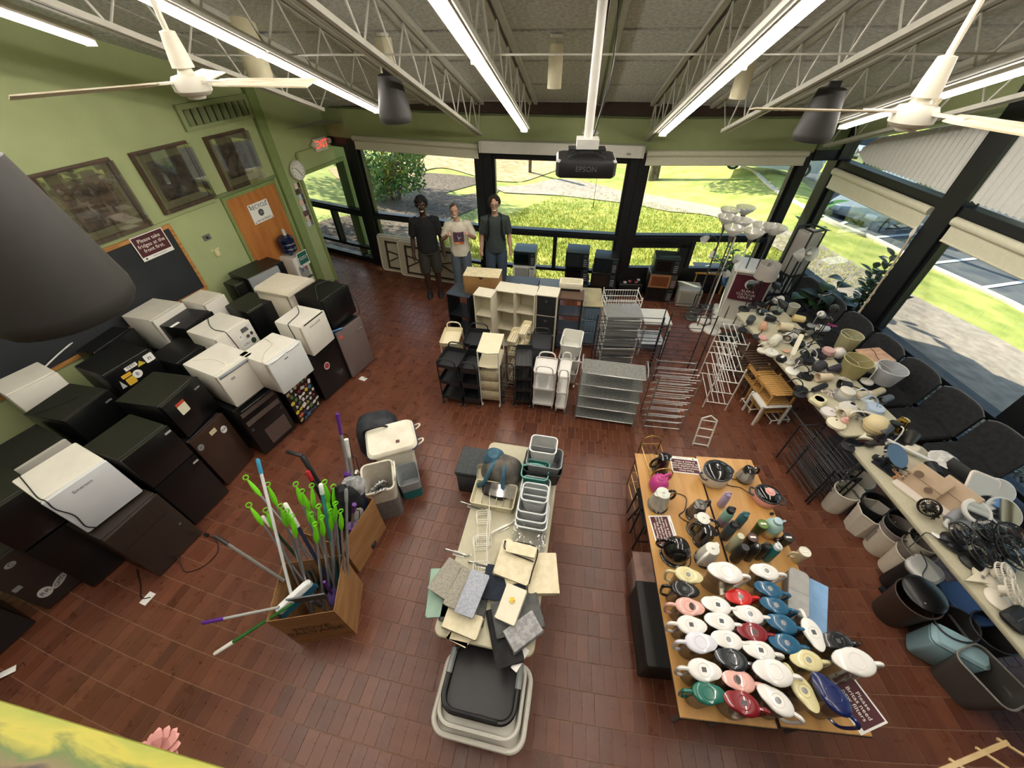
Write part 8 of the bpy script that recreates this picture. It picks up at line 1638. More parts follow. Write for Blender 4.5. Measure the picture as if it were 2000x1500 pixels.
gooseneck(1483, 592, 'black desk lamp with thin double arms before the lectern', '#1a1a1c', '#2a2b2d', .4, .36, .12, .07)
lying(1497, 590, 'slate blue grey lamp head with a white rim pointing at the viewer', '#3c4a4e', 3.4, .14, .03, .045, up=.22, el=.15)
lying(1522, 582, 'white cup lamp shade lying near the far end by the plants', '#d9d7cf', .3, .12, .05, .06, up=.1)
disc(1518, 603, 'sage grey round fan shaped lamp disc facing up at the far end', '#7d8274', .09, .03, '#c9c9c2')
drum(1548, 604, 'brass lined white cup shade open toward the viewer by the tan pot', '#d8d4c4', .06, .075, .14)
lying(1507, 617, 'black desk lamp heaped behind the pink shaded lamp', '#1b1b1c', 2.5, .12, .04, .055, up=.1)
gooseneck(1490, 612, 'black jointed desk lamp standing among white wires at the far end', '#1d1d1f', '#242426', -.6, .3, .12)
cables(1494, 619, 'tangle of white wires near the far end of the lamp table', '#d6d4cd')
lying(1466, 626, 'grey black headphone shaped lamp at the left edge of the far table', '#3e4344', .9, .12, .05, .055, up=.05)
lying(1492, 636, 'peach cylindrical shade on a black round base at the left edge', '#cf9f80', 1.0, .13, .05, .045, '#2a3032', up=.06)
lying(1537, 632, 'cream cylindrical shade lying across the middle of the far table', '#dccfae', 2.95, .17, .055, .06, up=.12)
lying(1562, 618, 'yellow cream cylindrical shade near the plants side', '#d3be84', 2.7, .15, .05, .055, up=.1)
lying(1583, 643, 'olive grey long cone shade pointing left toward the viewer', '#625c4c', 3.6, .17, .035, .06, up=.14)
gooseneck(1585, 636, 'translucent milky cup lamp standing behind the olive cone', '#8d8f8a', '#d6d3ca', .5, .22, .05, .06, .05, 'cup')
lying(1610, 638, 'white bell lamp shade with a magenta cord beside the window chairs', '#dcd9d2', 3.0, .14, .04, .06, up=.1); cables(1625, 640, 'magenta and white cord bundle by the bell shade', '#b0407c', .06)
disc(1490, 658, 'blush pink round lamp base at the left edge of the far table', '#cf9f98', .065, .03, '#e2dbd2', False)
lying(1512, 668, 'cream square desk lamp with an angular frame at the left edge', '#dcd8c4', .7, .14, .06, .065, '#d8d4c0', up=.04)
lying(1541, 656, 'round grey faced white spotlight lamp on a stalk', '#d2cec2', 3.9, .1, .06, .065, '#d8d4c8', up=.1, inside='#b9b3a4')
disc(1507, 687, 'white oval lamp base hanging over the left edge with a paper tag', '#dcdbd0', .085, .03, '#e8e6de')
box('card', mat('#d9a58a', .6), put('card', 'small square salmon card among the lamp cables', 'card', 1535, 685, .03, .3, None, .03), -.035, .035, -.035, .035, 0, .002)
barlamp(1540, 706, 'cream bar desk lamp leaning back with a long flat head', '#dbd5bc', .95, '#c9c4b8', .3, .75)
t = put('alarm_clock', 'black round clock with a white face strip at the left edge of the far table', 'clock', 1528, 698, .05, .6); MB().lathe([(.06, 0), (.065, .03), (.05, .06)], 20).build('case', col('#18191a'), t); box('display', paper, t, -.035, .035, -.015, .015, .061, .064)
gooseneck(1548, 725, 'white domed base lamp with a brown black head cup near the left edge', '#dfddd4', '#241b18', .8, .16, .06, .085, .045, 'cup')
gooseneck(1572, 690, 'tall black stick lamp leaning over the middle of the far table', '#1a1a1b', '#1a1a1b', .5, .62, .02, .06, .03); gooseneck(1596, 660, 'tall thin black jointed lamp rising between the cone shades', '#19191a', '#262628', .9, .5, .1)
for (px, py, lab, c_) in ((1560, 668, 'black lamp bases heaped in the middle of the far table', '#1a1a1c'), (1578, 700, 'black lamp heap beside the cream bar lamp', '#1d1d1f'), (1602, 690, 'dark navy lamp heap under the pink speaker', '#20222c')): disc(px, py, lab, c_, .09, .05);
for (px, py, lab, c_) in ((1556, 650, 'grey wires beside the round faced spotlight', '#8b8d8e'), (1575, 678, 'white wires looped around the black lamps', '#d8d8d4'), (1530, 655, 'black cords beside the pink lamp base', '#1c1c1d'), (1598, 720, 'silver chains and white cords by the dark cone shade', '#b9b9b6'), (1585, 730, 'pale wires under the dark cone shade', '#cfcac0'), (1618, 768, 'pinkish white wires beside the cream clip lamp', '#c9bcb8'), (1640, 810, 'white cords between the near lamp bases', '#dcdad2'), (1680, 818, 'grey fabric cables in a heap under the globe', '#6d6a66')): cables(px, py, lab, c_)
disc(1602, 684, 'small round black magnifier lamp with a grey lens', '#2a2728', .045, .02); disc(1594, 700, 'white ring camera shaped lamp on a stalk', '#d9d7d0', .035, .04)
t = put('speaker', 'pink round speaker disc on a pale plate in the middle of the far table', 'speaker', 1619, 684, .09, 0); MB().lathe([(.085, 0), (.095, .015), (.03, .02)], 24).build('plate', col('#9d988a'), t); MB().lathe([(.07, .04), (.07, .1), (.065, .105)], 26).build('disc', col('#cfa6a0'), t); MB().lathe([(.03, .015), (.03, .045)], 12).build('stand', col('#8a857a'), t)
t = put('night_light', 'white and rose plastic helmet shaped lamp beside the pink speaker', 'lamp', 1640, 686, .08, 0); MB().lathe([(.06, 0), (.075, .04), (.07, .09), (.04, .12), (.01, .13)], 20).build('dome', col('#dcd6d0', .3), t); MB().tube([(.072*cos(a_), .02, .05+.075*sin(a_)) for a_ in [pi*k/10 for k in range(11)]], .008, 5).build('rib', col('#c9a08f'), t)
drum(1655, 668, 'tall cream drum lamp shade behind the pink speaker', '#cfc8a0', .1, .13, .24)
drum(1667, 718, 'wide yellow cream drum lamp shade in front of the wooden box', '#c9bf8c', .11, .155, .24)
drum(1733, 732, 'white frosted drum lamp shade beside the black chairs', '#d8d8da', .11, .155, .22)
t = put('wooden_box', 'rustic wooden crate with a dark crack behind the drum shades', 'box', 1705, 700, .12, .1); MB().rbox((0, 0, .08), (.32, .26, .16), .01, .005, 1).build('crate', mat2('#7a5a44', '#a07c60', 6, .7, stretch=(1, 6, 1)), t); o = MB().rbox((0, 0, .168), (.34, .28, .016), .01, .004, 1).build('lid', mat2('#b28a6c', '#cba587', 5, .6, stretch=(1, 6, 1), dist=1.5), t); MB().tube([(-.05, -.13, .178), (-.02, -.03, .178), (.03, .05, .178), (.04, .13, .178)], .004, 4).build('crack', col('#2a1c14'), o)
lying(1600, 716, 'charcoal trapezoid lamp shade lying on its side', '#35363a', .5, .13, .055, .065, up=.07)
lying(1634, 716, 'dark plum grey cone shade in front of the yellow drum shade', '#35303c', .15, .17, .03, .062, up=.1, arm=False)
lying(1613, 732, 'peach cream cup shade with a metal tip at the middle of the far table', '#d8c4a6', 3.2, .17, .045, .055, '#c9c4b8', up=.1)
disc(1578, 733, 'glossy black oval lamp base by the peach cup shade', '#121214', .07, .04); disc(1566, 760, 'black oval lamp base with a grey stalk at the left edge', '#17181a', .075, .03); lying(1600, 758, 'long black folding lamp arm beside the black oval base', '#18181c', .4, .2, .03, .035, up=.03)
lying(1650, 751, 'black conical shade behind the white round speaker lamp', '#26241f', 2.9, .12, .04, .055, up=.06)
t = put('desk_lamp', 'white round speaker lamp with a milky halo plate', 'lamp', 1655, 765, .1, 0, GL_); MB().lathe([(.11, 0), (.12, .02), (.115, .05)], 28).build('halo', clear('#ffffff', .08, .1, .7, '#d3d6d6'), t); MB().lathe([(.075, .04), (.078, .12), (.06, .13)], 26).build('disc', col('#d3cdbf'), t)
gooseneck(1693, 745, 'white bell shade lamp lying toward the white frosted drum', '#d9d6cf', '#dcd9d2', .9, .2, .08, .07, .075, 'cone'); lying(1690, 768, 'cream tapered shade with white prongs below the white bell shade', '#d3c8b0', .15, .16, .05, .04, up=.07, arm=False); lying(1716, 764, 'khaki cylindrical shade with white prongs beside the black chairs', '#b3a98a', .4, .17, .045, .042, up=.07, arm=False); lying(1736, 774, 'slate grey cylinder spotlight facing left below the khaki one', '#555a60', 3.5, .15, .042, .045, up=.1, arm=False, inside='#b9b3ac')
t = put('desk_lamp', 'cream plastic square clip lamp at the left edge of the far table', 'lamp', 1600, 780, .06, .5, GL_); MB().rprism(rrect(.17, .15, .03, 4), 0, .07, .02).build('body', col('#d9d2a8'), t); MB().lathe([(.05, .07), (.04, .06)], 18).build('recess', col('#b8b184'), t)
disc(1695, 780, 'bluish white round lamp base with black dots behind the grey chair', '#cfdae4', .06, .025); disc(1712, 795, 'pale blue glass lamp base heap by the chairs', '#b3c4d8', .085, .05, '#8fa3bb')
disc(1619, 803, 'white round lamp base with a grey stripe at the left edge', '#dcd6d4', .08, .025, '#8d8784', False)
t = put('drum_lamp', 'crumpled white paper shade with a hole in the middle of the near end', 'lampshade', 1663, 792, .05, .3, GL_); MB().shell([ring(circ(r, 7), z) for r, z in ((.11, 0), (.08, .05), (.03, .08))], .002).build('shade', col('#c9c6be', .8), t); MB().lathe([(.05, 0), (.05, .01)], 14).build('ring', col('#8d8a82'), t)
lying(1655, 806, 'cream cone shade open to the left near the end of the far table', '#d8cdb0', 3.35, .15, .045, .062, up=.08)
t = put('desk_lamp', 'cream ring base lamp with a pink parrot clip and a long white arm', 'lamp', 1634, 826, .03, .3, GL_); MB().lathe([(.09, 0), (.092, .03), (.085, .035)], 26).build('base', col('#e0d9bd'), t); MB().lathe([(.03, 0), (.04, .03), (.02, .07)], 12).build('pink_joint', col('#d8a39a'), t, (.09, -.01, .02)); MB().tube(spl([(.1, 0, .05), (.2, .02, .12), (.33, -.03, .12), (.45, -.08, .04)], 5), .01, 6).build('arm', col('#e0ddd3'), t); MB().box((.03, .03, .038), (.02, .012, .004)).build('slot', black, t)
t = put('desk_lamp', 'cream ribbed globe lamp at the end of the far table', 'lamp', 1715, 826, .12, 0, GL_); MB().lathe([(.035, 0), (.09, .02), (.115, .08), (.1, .15), (.05, .19), (.01, .195)], 26).build('globe', col('#d6c69a', .6), t); MB().tube([(.116*cos(a_), .116*sin(a_), .09) for a_ in [2*pi*k/24 for k in range(25)]], .004, 5).build('rib', col('#c4b384'), t)
gooseneck(1735, 842, 'dark grey capsule spotlight with a white face below the globe', '#2a2c2e', '#454a4e', 3.6, .16, .1, .06, .045, 'cup', inside='#d9d2c4')
t = put('desk_lamp', 'polished brass cone shade standing by the black chairs', 'lamp', 1762, 826, .1, 0, GL_); MB().shell([ring(circ(r, 26), z) for r, z in ((.075, 0), (.045, .15))], .003).build('shade', mat('#c9a052', .15, 1, noise=.02), t); MB().tube([(-.05, 0, .03), (-.3, .03, .02)], .006, 6).build('stalk', col('#d9cfae'), t); MB().lathe([(.045, .15), (.01, .155)], 20).build('cap', mat('#c9a052', .2, 1), t)
lying(1719, 806, 'long pale wooden stick lamp arm lying across blue white glass', '#cfc8b4', -.6, .26, .012, .012, up=.08, arm=False)
t = put('clip_lamp', 'white clip of the long armed lamp at the far corner of the near table', 'lamp', 1688, 852, .05, .2, GL_); MB().loft([[(-.09, 0, .02), (-.09, .0, .03)], [(0, -.02, .02), (0, -.02, .05)], [(.07, .03, .02), (.07, .03, .04)]], False, False, False, False).build('jaw', col('#ddd8c4'), t); MB().loft([[(x*.07+y*.0, y*.05, z) for x, y in ((-1, 0), (0, -.4), (1, -1), (.4, 0), (1, 1), (0, .4))] for z in (.02, .045)], sm=False).build('clip', col('#ddd8c4'), t)
lying(1700, 868, 'brown black ball joint lamp on the near table corner', '#2a2422', .2, .08, .03, .035, up=.03); gooseneck(1740, 868, 'white and black clamp lamp folded up behind the black tray mirror', '#d4d4d0', '#17181a', 1.2, .22, .1, .05, .04); cables(1728, 862, 'black and beige lamp cords near the start of the near table', '#2a2827')
lying(1772, 862, 'black olive wedge shaped lamp behind the white plug box', '#221f18', .7, .16, .04, .07, up=.04, arm=False)
t = put('tablet_light', 'white rounded light cube beside the black wedge lamp', 'lamp', 1783, 875, .05, .5); MB().rprism(rrect(.13, .11, .03, 4), 0, .07, .015).build('case', col('#d8cfba'), t); MB().lathe([(.03, 0), (.03, .004)], 16).build('lens', black, t, (.055, 0, .04), rot=(0, pi/2, 0))
t = put('light_stick', 'long white and black light stick lying diagonally on the near table', 'lamp', 1790, 885, .06, -.85, GL_); MB().rbox((0, 0, .05), (.5, .03, .022), .01, .005).build('bar', col('#d9d9d6'), t); MB().rbox((0, .0, .038), (.5, .02, .008), .004, .002).build('dark_edge', black, t)
mir = mat('#c9d0d4', .04, 1, noise=.01)
t = put('ring_mirror', 'large black vanity mirror with a glossy tilted oval face', 'mirror', 1748, 898, .1, .4); MB().box((0, 0, .012), (.24, .2, .02)).build('base', black, t); o = MB().lathe([(.13, 0), (.15, .015), (.14, .04), (.125, .04)], 30, sy=.85).build('frame', mat('#101114', .2, coat=.6), t, (0, .03, .12), rot=(.5, .1, 0)); MB().lathe([(.125, 0), (.125, .003)], 30, sy=.85).build('glass', mat('#20252b', .06, .6), o, (0, 0, .035)); MB().tube([(0, .03, .02), (0, .04, .12)], .02, 8).build('stand', black, t)
disc(1715, 893, 'small round black lamp with a cream face at the left edge of the near table', '#1a1a1b', .04, .03, '#cfc9ba', False); disc(1782, 912, 'cream round tray leaning behind the black vanity mirror', '#b9ad96', .09, .02, '#a3967f', False); cables(1757, 934, 'clump of translucent copper string lights', '#b98a62', .07); cables(1765, 930, 'clear plastic wrapped string lights', '#cfc9bc', .06)
lying(1822, 918, 'black cylinder shaver mirror with a blue white face', '#141517', 1.2, .14, .06, .055, up=.06, arm=False, inside='#c3d2e2')
t = put('cloth_bundle', 'white cloth and cable bundle behind the black cylinder', 'cloth', 1843, 898, .05, 0); MB().loft([[(x*k+.02*rnd.random(), y*k, z) for x, y in circ(.12, 14)] for z, k in ((0, 1), (.04, 1.05), (.08, .8), (.1, .3))]).build('bundle', mat2('#b9b8b4', '#dcdbd7', 12, .9, bump=.5), t)
bmb = mat2('#b79f84', '#c9b298', 3, .5, stretch=(1, 8, 1))
def organizer(px, py, az, label, holes=True):
 t = put('desk_organizer', label, 'organizer', px, py, .12, az); MB().rbox((0, 0, .012), (.3, .12, .024), .03, .006).build('base', col('#d9d0c4'), t); MB().rbox((0, .03, .15), (.28, .02, .26), .01, .005).build('panel', bmb, t, rot=(-.35, 0, 0)); MB().box((0, .019, .15), (.282, .004, .004)).build('groove', col('#7d6a58'), t, rot=(-.35, 0, 0))
 if holes:
  for x, z, r in ((-.07, .21, .035), (-.12, .15, .012), (-.12, .11, .012), (-.12, .07, .012), (.06, .13, .03)): MB().lathe([(r, 0), (r, .004)], 18).build('hole', col('#7a6656'), t, (x, .018-.35*0+.0, z), rot=(pi/2-.35, 0, 0))
 return t
organizer(1795, 950, TA+pi*.0+.35, 'light bamboo organizer board with round holes, left of the two'); organizer(1848, 975, TA+.3, 'plain light bamboo organizer board, right of the two', False)
t = put('makeup_case', 'black open case with a pale screen behind the bamboo boards', 'case', 1858, 938, .06, TA+.3); MB().rbox((0, 0, .03), (.3, .2, .06), .01, .006).build('tray', col('#121315'), t); MB().rbox((0, .1, .12), (.3, .012, .18), .006, .003).build('lid', col('#15171a', .3), t, rot=(-.4, 0, 0)); box('screen', mat('#aebfcd', .1), t, .05, .13, -.08, .05, .061, .063)
def mirror_on_stand(px, py, label, fr, r, sy, az, tilt, inner=None, h=.16, square=False, ringw=.02):
 t = put('vanity_mirror', label, 'mirror', px, py, h, az, 'vanity mirrors on the near lamp table'); MB().lathe([(.08, 0), (.08, .012), (.02, .02)], 22).build('base', col(fr, .3), t); MB().tube([(0, .02, .01), (0, .03, h)], .009, 7).build('stand', col(fr, .3), t)
 o = (MB().rbox((0, 0, 0), (r*2, r*2*sy, .025), r*.35, .01) if square else MB().lathe([(r, -.012), (r+.004, 0), (r, .012), (r-ringw, .014)], 32, sy=sy)).build('frame', col(fr, .3), t, (0, .02, h), rot=tilt)
 (MB().rprism(rrect((r-ringw)*2, (r-ringw)*2*sy, r*.3, 4), 0, .002, .0005) if square else MB().lathe([(r-ringw, 0), (r-ringw, .002)], 32, sy=sy)).build('glass', mir, o, (0, 0, .0145)); return t
mirror_on_stand(1918, 955, 'square white framed vanity mirror with rounded corners', '#d9d3ca', .12, 1.05, -.5, (.7, .15, 0), square=True, h=.2)
mirror_on_stand(1952, 962, 'round white plate mirror with a gilded rim behind the square one', '#d3dbe2', .11, 1, -.5, (.6, 0, 0), ringw=.008, h=.2)
mirror_on_stand(1910, 1003, 'round chrome vanity mirror with a thick white ring', '#d6d6d2', .105, 1, -.3, (.45, 0, 0), ringw=.025, h=.16)
mirror_on_stand(1962, 1005, 'large round clear rimmed vanity mirror at the window side', '#c3c8c9', .13, 1, -.4, (.5, .1, 0), ringw=.012, h=.15); mirror_on_stand(1938, 1012, 'round greenish glass vanity mirror between the chrome ones', '#b9c2bd', .1, 1, -.4, (.5, .1, 0), ringw=.012, h=.12)
def fan_(px, py, label, c, r, az, tilt, h=.16, base=True, wire=12, nb=4):
 t = put('desk_fan', label, 'fan', px, py, h, az, 'small fans on the near lamp table'); m = col(c, .35)
 if base: MB().lathe([(.085, 0), (.09, .02), (.07, .04), (.02, .05)], 22).build('base', m, t); MB().tube([(0, .02, .04), (0, .03, h)], .014, 7).build('stand', m, t)
 o = MB().lathe([(.035, -.05), (.04, -.03), (.035, 0)], 16).build('motor', m, t, (0, .02, h), rot=tilt); mb = MB()
 for k in range(3): q = [r, r*.98, r*.55][k]; z = [0, .035, .05][k]; mb.tube([(q*cos(a_), q*sin(a_), z) for a_ in [2*pi*j/24 for j in range(25)]], .006 if k < 2 else .003, 5)
 mb.build('grille_rim', m, o); mb = MB()
 for k in range(wire*2): a_ = k*pi/wire; mb.tube([(r*cos(a_), r*sin(a_), .0), (r*.96*cos(a_), r*.96*sin(a_), .035), (r*.15*cos(a_), r*.15*sin(a_), .052)], .0022, 4)
 g = mb.build('grille_wire', m, o); g['kind'] = 'stuff'
 MB().lathe([(r*.2, .048), (r*.18, .056), (.002, .057)], 16).build('grille_cap', m, o)
 for k in range(nb): a_ = k*2*pi/nb; MB().loft([[(.03*cos(a_), .03*sin(a_), .01), (.03*cos(a_+.6), .03*sin(a_+.6), .02)], [(r*.85*cos(a_+.1), r*.85*sin(a_+.1), .005), (r*.85*cos(a_+.9), r*.85*sin(a_+.9), .025)]], False, False, False, False).build('blade', m, o)
 return t
fan_(1812, 992, 'small black wire fan with a brass hub on an easel stand at the left edge', '#15120f', .075, TA, (1.0, .2, 0), .1, False); cables(1820, 1010, 'thin black cable curled beside the wire fan', '#1a1918', .05)
t = put('hair_tool', 'grey plastic hand blower with a white hose lying on the near table', 'appliance', 1868, 1008, .05, .3); MB().cyl((-.1, 0, .045), (.1, .02, .05), .035, .045, 16).build('barrel', col('#8f9296'), t); MB().tube(spl([(-.1, 0, .04), (-.16, -.03, .03), (-.12, -.12, .03), (.0, -.2, .03), (.1, -.22, .03)], 5), .016, 7).build('hose', col('#d3d4d2'), t)
fan_(1880, 1047, 'black fan with a ribbed round cage facing up, left of the black fans', '#1a1b1d', .09, .2, (.3, .1, 0), .12); fan_(1934, 1045, 'glossy black flat fan with a silver centre', '#101113', .11, .2, (.15, 0, 0), .1); fan_(1975, 1050, 'black fan at the window side of the near table', '#131416', .1, .2, (.3, -.2, 0), .14); fan_(1922, 1085, 'glossy black domed fan with a folding arm', '#121315', .11, .4, (.25, .1, 0), .13); fan_(1985, 1085, 'large black domed fan at the right edge of the frame', '#0f1012', .13, .4, (.3, .1, 0), .16)
t = put('cable_lamp', 'folded black lamp arm lying before the ribbed black fan', 'lamp', 1868, 1072, .02, -.7, GL_); MB().tube([(-.12, 0, .03), (.0, .03, .03), (.12, 0, .03)], .014, 7).build('arm', col('#17181a'), t); MB().tube([(-.12, 0, .03), (-.02, -.05, .03), (.1, -.06, .03)], .012, 7).build('second_arm', col('#17181a'), t); MB().tube(spl([(-.12, 0, .03), (-.2, .02, .02), (-.24, -.08, .0), (-.26, -.14, -.08)], 5), .004, 5).build('cord', black, t); box('paper_tag', paper, t, -.16, -.1, .02, .07, .01, .012)
t = put('clip_fan', 'white clip fan with an open jaw on the near table', 'fan', 1912, 1128, .04, .3); MB().loft([[(x, y, z) for x, y in ((-.13, .02), (-.02, -.03), (.1, -.1), (.06, -.02), (.05, .07), (.0, .03))] for z in (.02, .04)], sm=False).build('clip', col('#ddd6c0'), t); MB().tube([(.04, 0, .04), (.14, .03, .07)], .016, 7).build('arm', col('#d9d2c4'), t); MB().lathe([(.005, 0), (.012, .004)], 10).build('screw', silv, t, (.02, -.01, .045))
fan_(1962, 1125, 'white small fan behind the white clip fan', '#d9d3c6', .08, .2, (.5, .3, 0), .12); fan_(1978, 1160, 'white desk fan with a round base at the right edge of the frame', '#d9d2c2', .09, .3, (.6, .5, 0), .14)
t = put('toiletry_bag', 'black pouch at the near right end of the near table', 'bag', 1992, 1210, .04, .3); MB().rprism(rrect(.22, .16, .04, 4), 0, .08, .03).build('pouch', mat('#131416', .6, bump=.3), t); MB().tube([(-.09, .0, .082), (.09, 0, .082)], .005, 5).build('zip', col('#3a3b3d'), t)
def waste(px, py, r, h, label, c, z=None, rnd_=True, sides=24, k=.78, tilt=None, rim=True, inner=None, lift=0.0, sx=1.0):
 """(px, py): middle of the bin's mouth"""
 p = P(px, py, h+lift); t = thing('waste_bin', label, 'bin', (p.x, p.y, lift), .1, 'waste bins under the lamp tables', tilt); m = mat(c, .5, noise=.05)
 MB().shell([ring(circ(r*q, sides, 0, 0, sx), zz) for zz, q in ((0, k), (h, 1))], .004).build('tub', m, t)
 if rim: MB().tube([(r*cos(a_), r*sin(a_)*sx, h) for a_ in [2*pi*j/sides for j in range(sides+1)]], .007, 6).build('rim', m, t)
 return t
waste(1660, 958, .15, .34, 'white oval waste bin with a curved body, farthest of the bins under the table', '#d6d1c2', sx=.8)
waste(1682, 935, .13, .3, 'white and grey waste bin behind the white oval one', '#c9c5b8');
waste(1712, 1000, .16, .34, 'white eight sided waste bin with a black one inside', '#d8d2c2', sides=8); waste(1716, 985, .14, .34, 'black waste bin standing in the white eight sided bin', '#161718', lift=.05)
waste(1752, 1040, .14, .34, 'cream waste bin holding grey and black ones', '#cfc7b4'); waste(1757, 1030, .132, .34, 'mauve grey waste bin nested in the cream one', '#8d837f', lift=.07); waste(1765, 1018, .125, .34, 'black waste bin nested in the mauve grey one', '#17181a', lift=.13)
waste(1786, 1083, .14, .34, 'pale cream waste bin with a taupe one inside', '#d3cab6'); waste(1796, 1070, .132, .34, 'taupe waste bin nested in the pale cream one', '#766f68', lift=.08); waste(1808, 1055, .125, .3, 'cream waste bin nested upright in the taupe one', '#c9c1b0', lift=.16)
def stepcan(px, py, w_, d_, h, label, c, lid, az, r=.05):
 p = P(px, py, h); t = thing('step_bin', label, 'bin', (p.x, p.y, 0), az, 'pedal bins'); MB().rprism(rrect(w_, d_, r, 5), .01, h-.02, .008).build('body', mat(c, .4, noise=.04), t); MB().rprism(rrect(w_*1.02, d_*1.02, r, 5), h-.03, h+.03, .02).build('lid', mat(lid, .35, noise=.03), t); MB().rbox((0, -d_/2-.03, .02), (.1, .06, .02), .01, .005).build('pedal', col('#1c1d1f'), t); box('hinge', col('#b9babb'), t, -.05, .05, d_/2-.005, d_/2+.015, h-.03, h+.0); return t
t = stepcan(1806, 1112, .24, .26, .4, 'black pedal bin with a white D shaped lid under the near table', '#141516', '#b9b9b4', -1.2, .09); MB().tube(spl([(-.12, .1, .435), (-.02, .02, .44), (.02, -.1, .435), (.08, -.13, .4)], 5), .004, 5).build('cord', black, t)
waste(1795, 1168, .17, .4, 'round bronze waste bin with a black liner ring and white label', '#3a2c24', sx=.95); p = P(1805, 1160, .41); t = thing('swing_lid_cover', 'black swing lid with a white label on the bronze bin', 'lid', (p.x, p.y, .402), .3); MB().lathe([(.155, 0), (.16, .02), (.12, .05), (.02, .055)], 26).build('lid', col('#0f1011', .3), t); box('label', paper, t, -.11, -.07, -.06, .04, .045, .05)
p = P(1887, 1178, .3); t = thing('storage_crate', 'blue plastic storage box in the shade under the near table', 'box', (p.x, p.y, 0), TA); MB().rprism(rrect(.34, .2, .02, 3), 0, .26, .006).build('tub', col('#2a3f6d'), t); MB().rprism(rrect(.36, .22, .02, 3), .26, .3, .008).build('lid', col('#45679c'), t)
waste(1868, 1218, .17, .36, 'large dark oval waste bin behind the pale blue pedal bin', '#2a2624', sx=.8); waste(1945, 1235, .16, .36, 'dark round wire rimmed waste bin under the near table end', '#2c2b2c')
a = P(1870, 1262, .3); t = thing('step_bin', 'pale blue slim pedal bin standing on the floor beside the near table', 'bin', (a.x, a.y, 0), TA+pi/2+.9, 'pedal bins'); lb = col('#7f9fa6'); MB().rprism(rrect(.19, .36, .05, 5), .01, .3, .008).build('body', lb, t); MB().rprism(rrect(.195, .365, .05, 5), .3, .35, .025).build('lid', col('#8baab0'), t); MB().rbox((0, -.2, .02), (.07, .06, .02), .008, .005).build('pedal', col('#1d2a38'), t)
a = P(1940, 1320, .38); t = thing('waste_bin', 'big dark grey rectangular waste bin nearest on the right', 'bin', (a.x, a.y, 0), TA+.25, 'waste bins under the lamp tables'); gm = mat('#4a4642', .5, noise=.06); MB().shell([ring(rrect(.38*k, .28*k, .07, 5), z) for z, k in ((0, .78), (.38, 1))], .004).build('tub', gm, t); MB().tube([(x, y, .38) for x, y in rrect(.38, .28, .07, 5)+[rrect(.38, .28, .07, 5)[0]]], .008, 6).build('rim', mat('#77726c', .4), t)
p = P(1650, 905, .2); t = thing('duffel_bag', 'slumped dark duffel bag on the floor behind the black shoe racks', 'bag', (p.x+.1, p.y+.1, 0), 1.2); MB().loft([[(x*k, y*k, z) for x, y in rrect(.6, .4, .15, 5)] for z, k in ((0, .95), (.12, 1.05), (.26, .9), (.33, .5))]).build('body', mat2('#232327', '#36353a', 6, .8, bump=.5), t); MB().tube(spl([(-.2, -.1, .25), (-.1, -.2, .36), (.1, -.2, .36), (.2, -.1, .25)], 5), .015, 6).build('strap', black, t)
p = P(1418, 660); t = thing('floor_lamp', 'black round lamp base with a leaning rod on the floor by the far table', 'lamp', (p.x, p.y, 0), 0); MB().lathe([(.13, 0), (.13, .015), (.02, .03)], 22).build('base', black, t); MB().tube([(0, 0, .02), (.15, .18, .5)], .009, 6).build('rod', black, t)
p = P(1428, 640); t = thing('power_strip', 'white power strip lying on the sunlit floor by the lectern', 'power strip', (p.x, p.y, 0), -.3); MB().rbox((0, 0, .02), (.32, .05, .035), .008, .005).build('case', paper, t); MB().tube(spl([(-.16, 0, .015), (-.25, .05, .01), (-.3, -.02, .01)], 4), .005, 5).build('cord', white, t)
lw_ = mat2('#b59a6c', '#cbb388', 5, .5, stretch=(1, 1, 6)); q0 = [P(x, y, 1.05) for x, y in ((1868, 1492), (1962, 1452), (2040, 1450), (1900, 1560))]
t = thing('drying_rack', 'pale wooden folding rack cut off by the lower right corner of the frame', 'rack', (q0[0].x, q0[0].y, 0), 0); a_, b_ = Vector((0, 0, 1.05)), q0[1]-q0[0]+Vector((0, 0, 1.05)); off = Vector((.12, -.1, 0)); mb = MB()
e = (b_-a_); e.z = 0; e.normalize(); MB().bar(a_-e*.12, b_+e*.02, .022, .016).build('rail', lw_, t); MB().bar(a_-e*.12+off, b_+off+e*.25, .022, .016).build('rail', lw_, t); MB().bar(b_+off*2-e*.3, b_+off*2+e*.4, .022, .016).build('rail', lw_, t)
for k in (.0, .55, 1.0): p = a_.lerp(b_, k); MB().bar(p-off*.2, p+off*2.1, .014, .012).build('cross_bar', lw_, t)
for p in (a_+off*.4, b_+off, a_+off*2, b_+off*2+e*.2): MB().bar(p, (p.x+.12, p.y-.03, 0), .02, .016).build('leg', lw_, t)
zc_ = 2.95; a_, b_ = P(-60, 1352, zc_), P(440, 1503, zc_); d = (b_-a_).normalized(); n = Vector((d.y, -d.x, 0));
if n.y > 0: n = -n
t = thing('painting', 'large flower painting leaning over the gallery edge at the lower left corner', 'painting', (a_.x, a_.y, zc_), math.atan2(d.y, d.x)); L = (b_-a_).length
m = bpy.data.materials.new('painted_canvas'); m.use_nodes = True; nt_ = m.node_tree; bs = nt_.nodes['Principled BSDF']; tc = nt_.nodes.new('ShaderNodeTexCoord'); mp_ = nt_.nodes.new('ShaderNodeMapping'); mp_.inputs['Scale'].default_value = (2.2, 9, 9); mp_.inputs['Rotation'].default_value = (0, 0, .12); nz = nt_.nodes.new('ShaderNodeTexNoise'); nz.inputs['Scale'].default_value = 2.2; nz.inputs['Detail'].default_value = 7; nz.inputs['Distortion'].default_value = 1.2
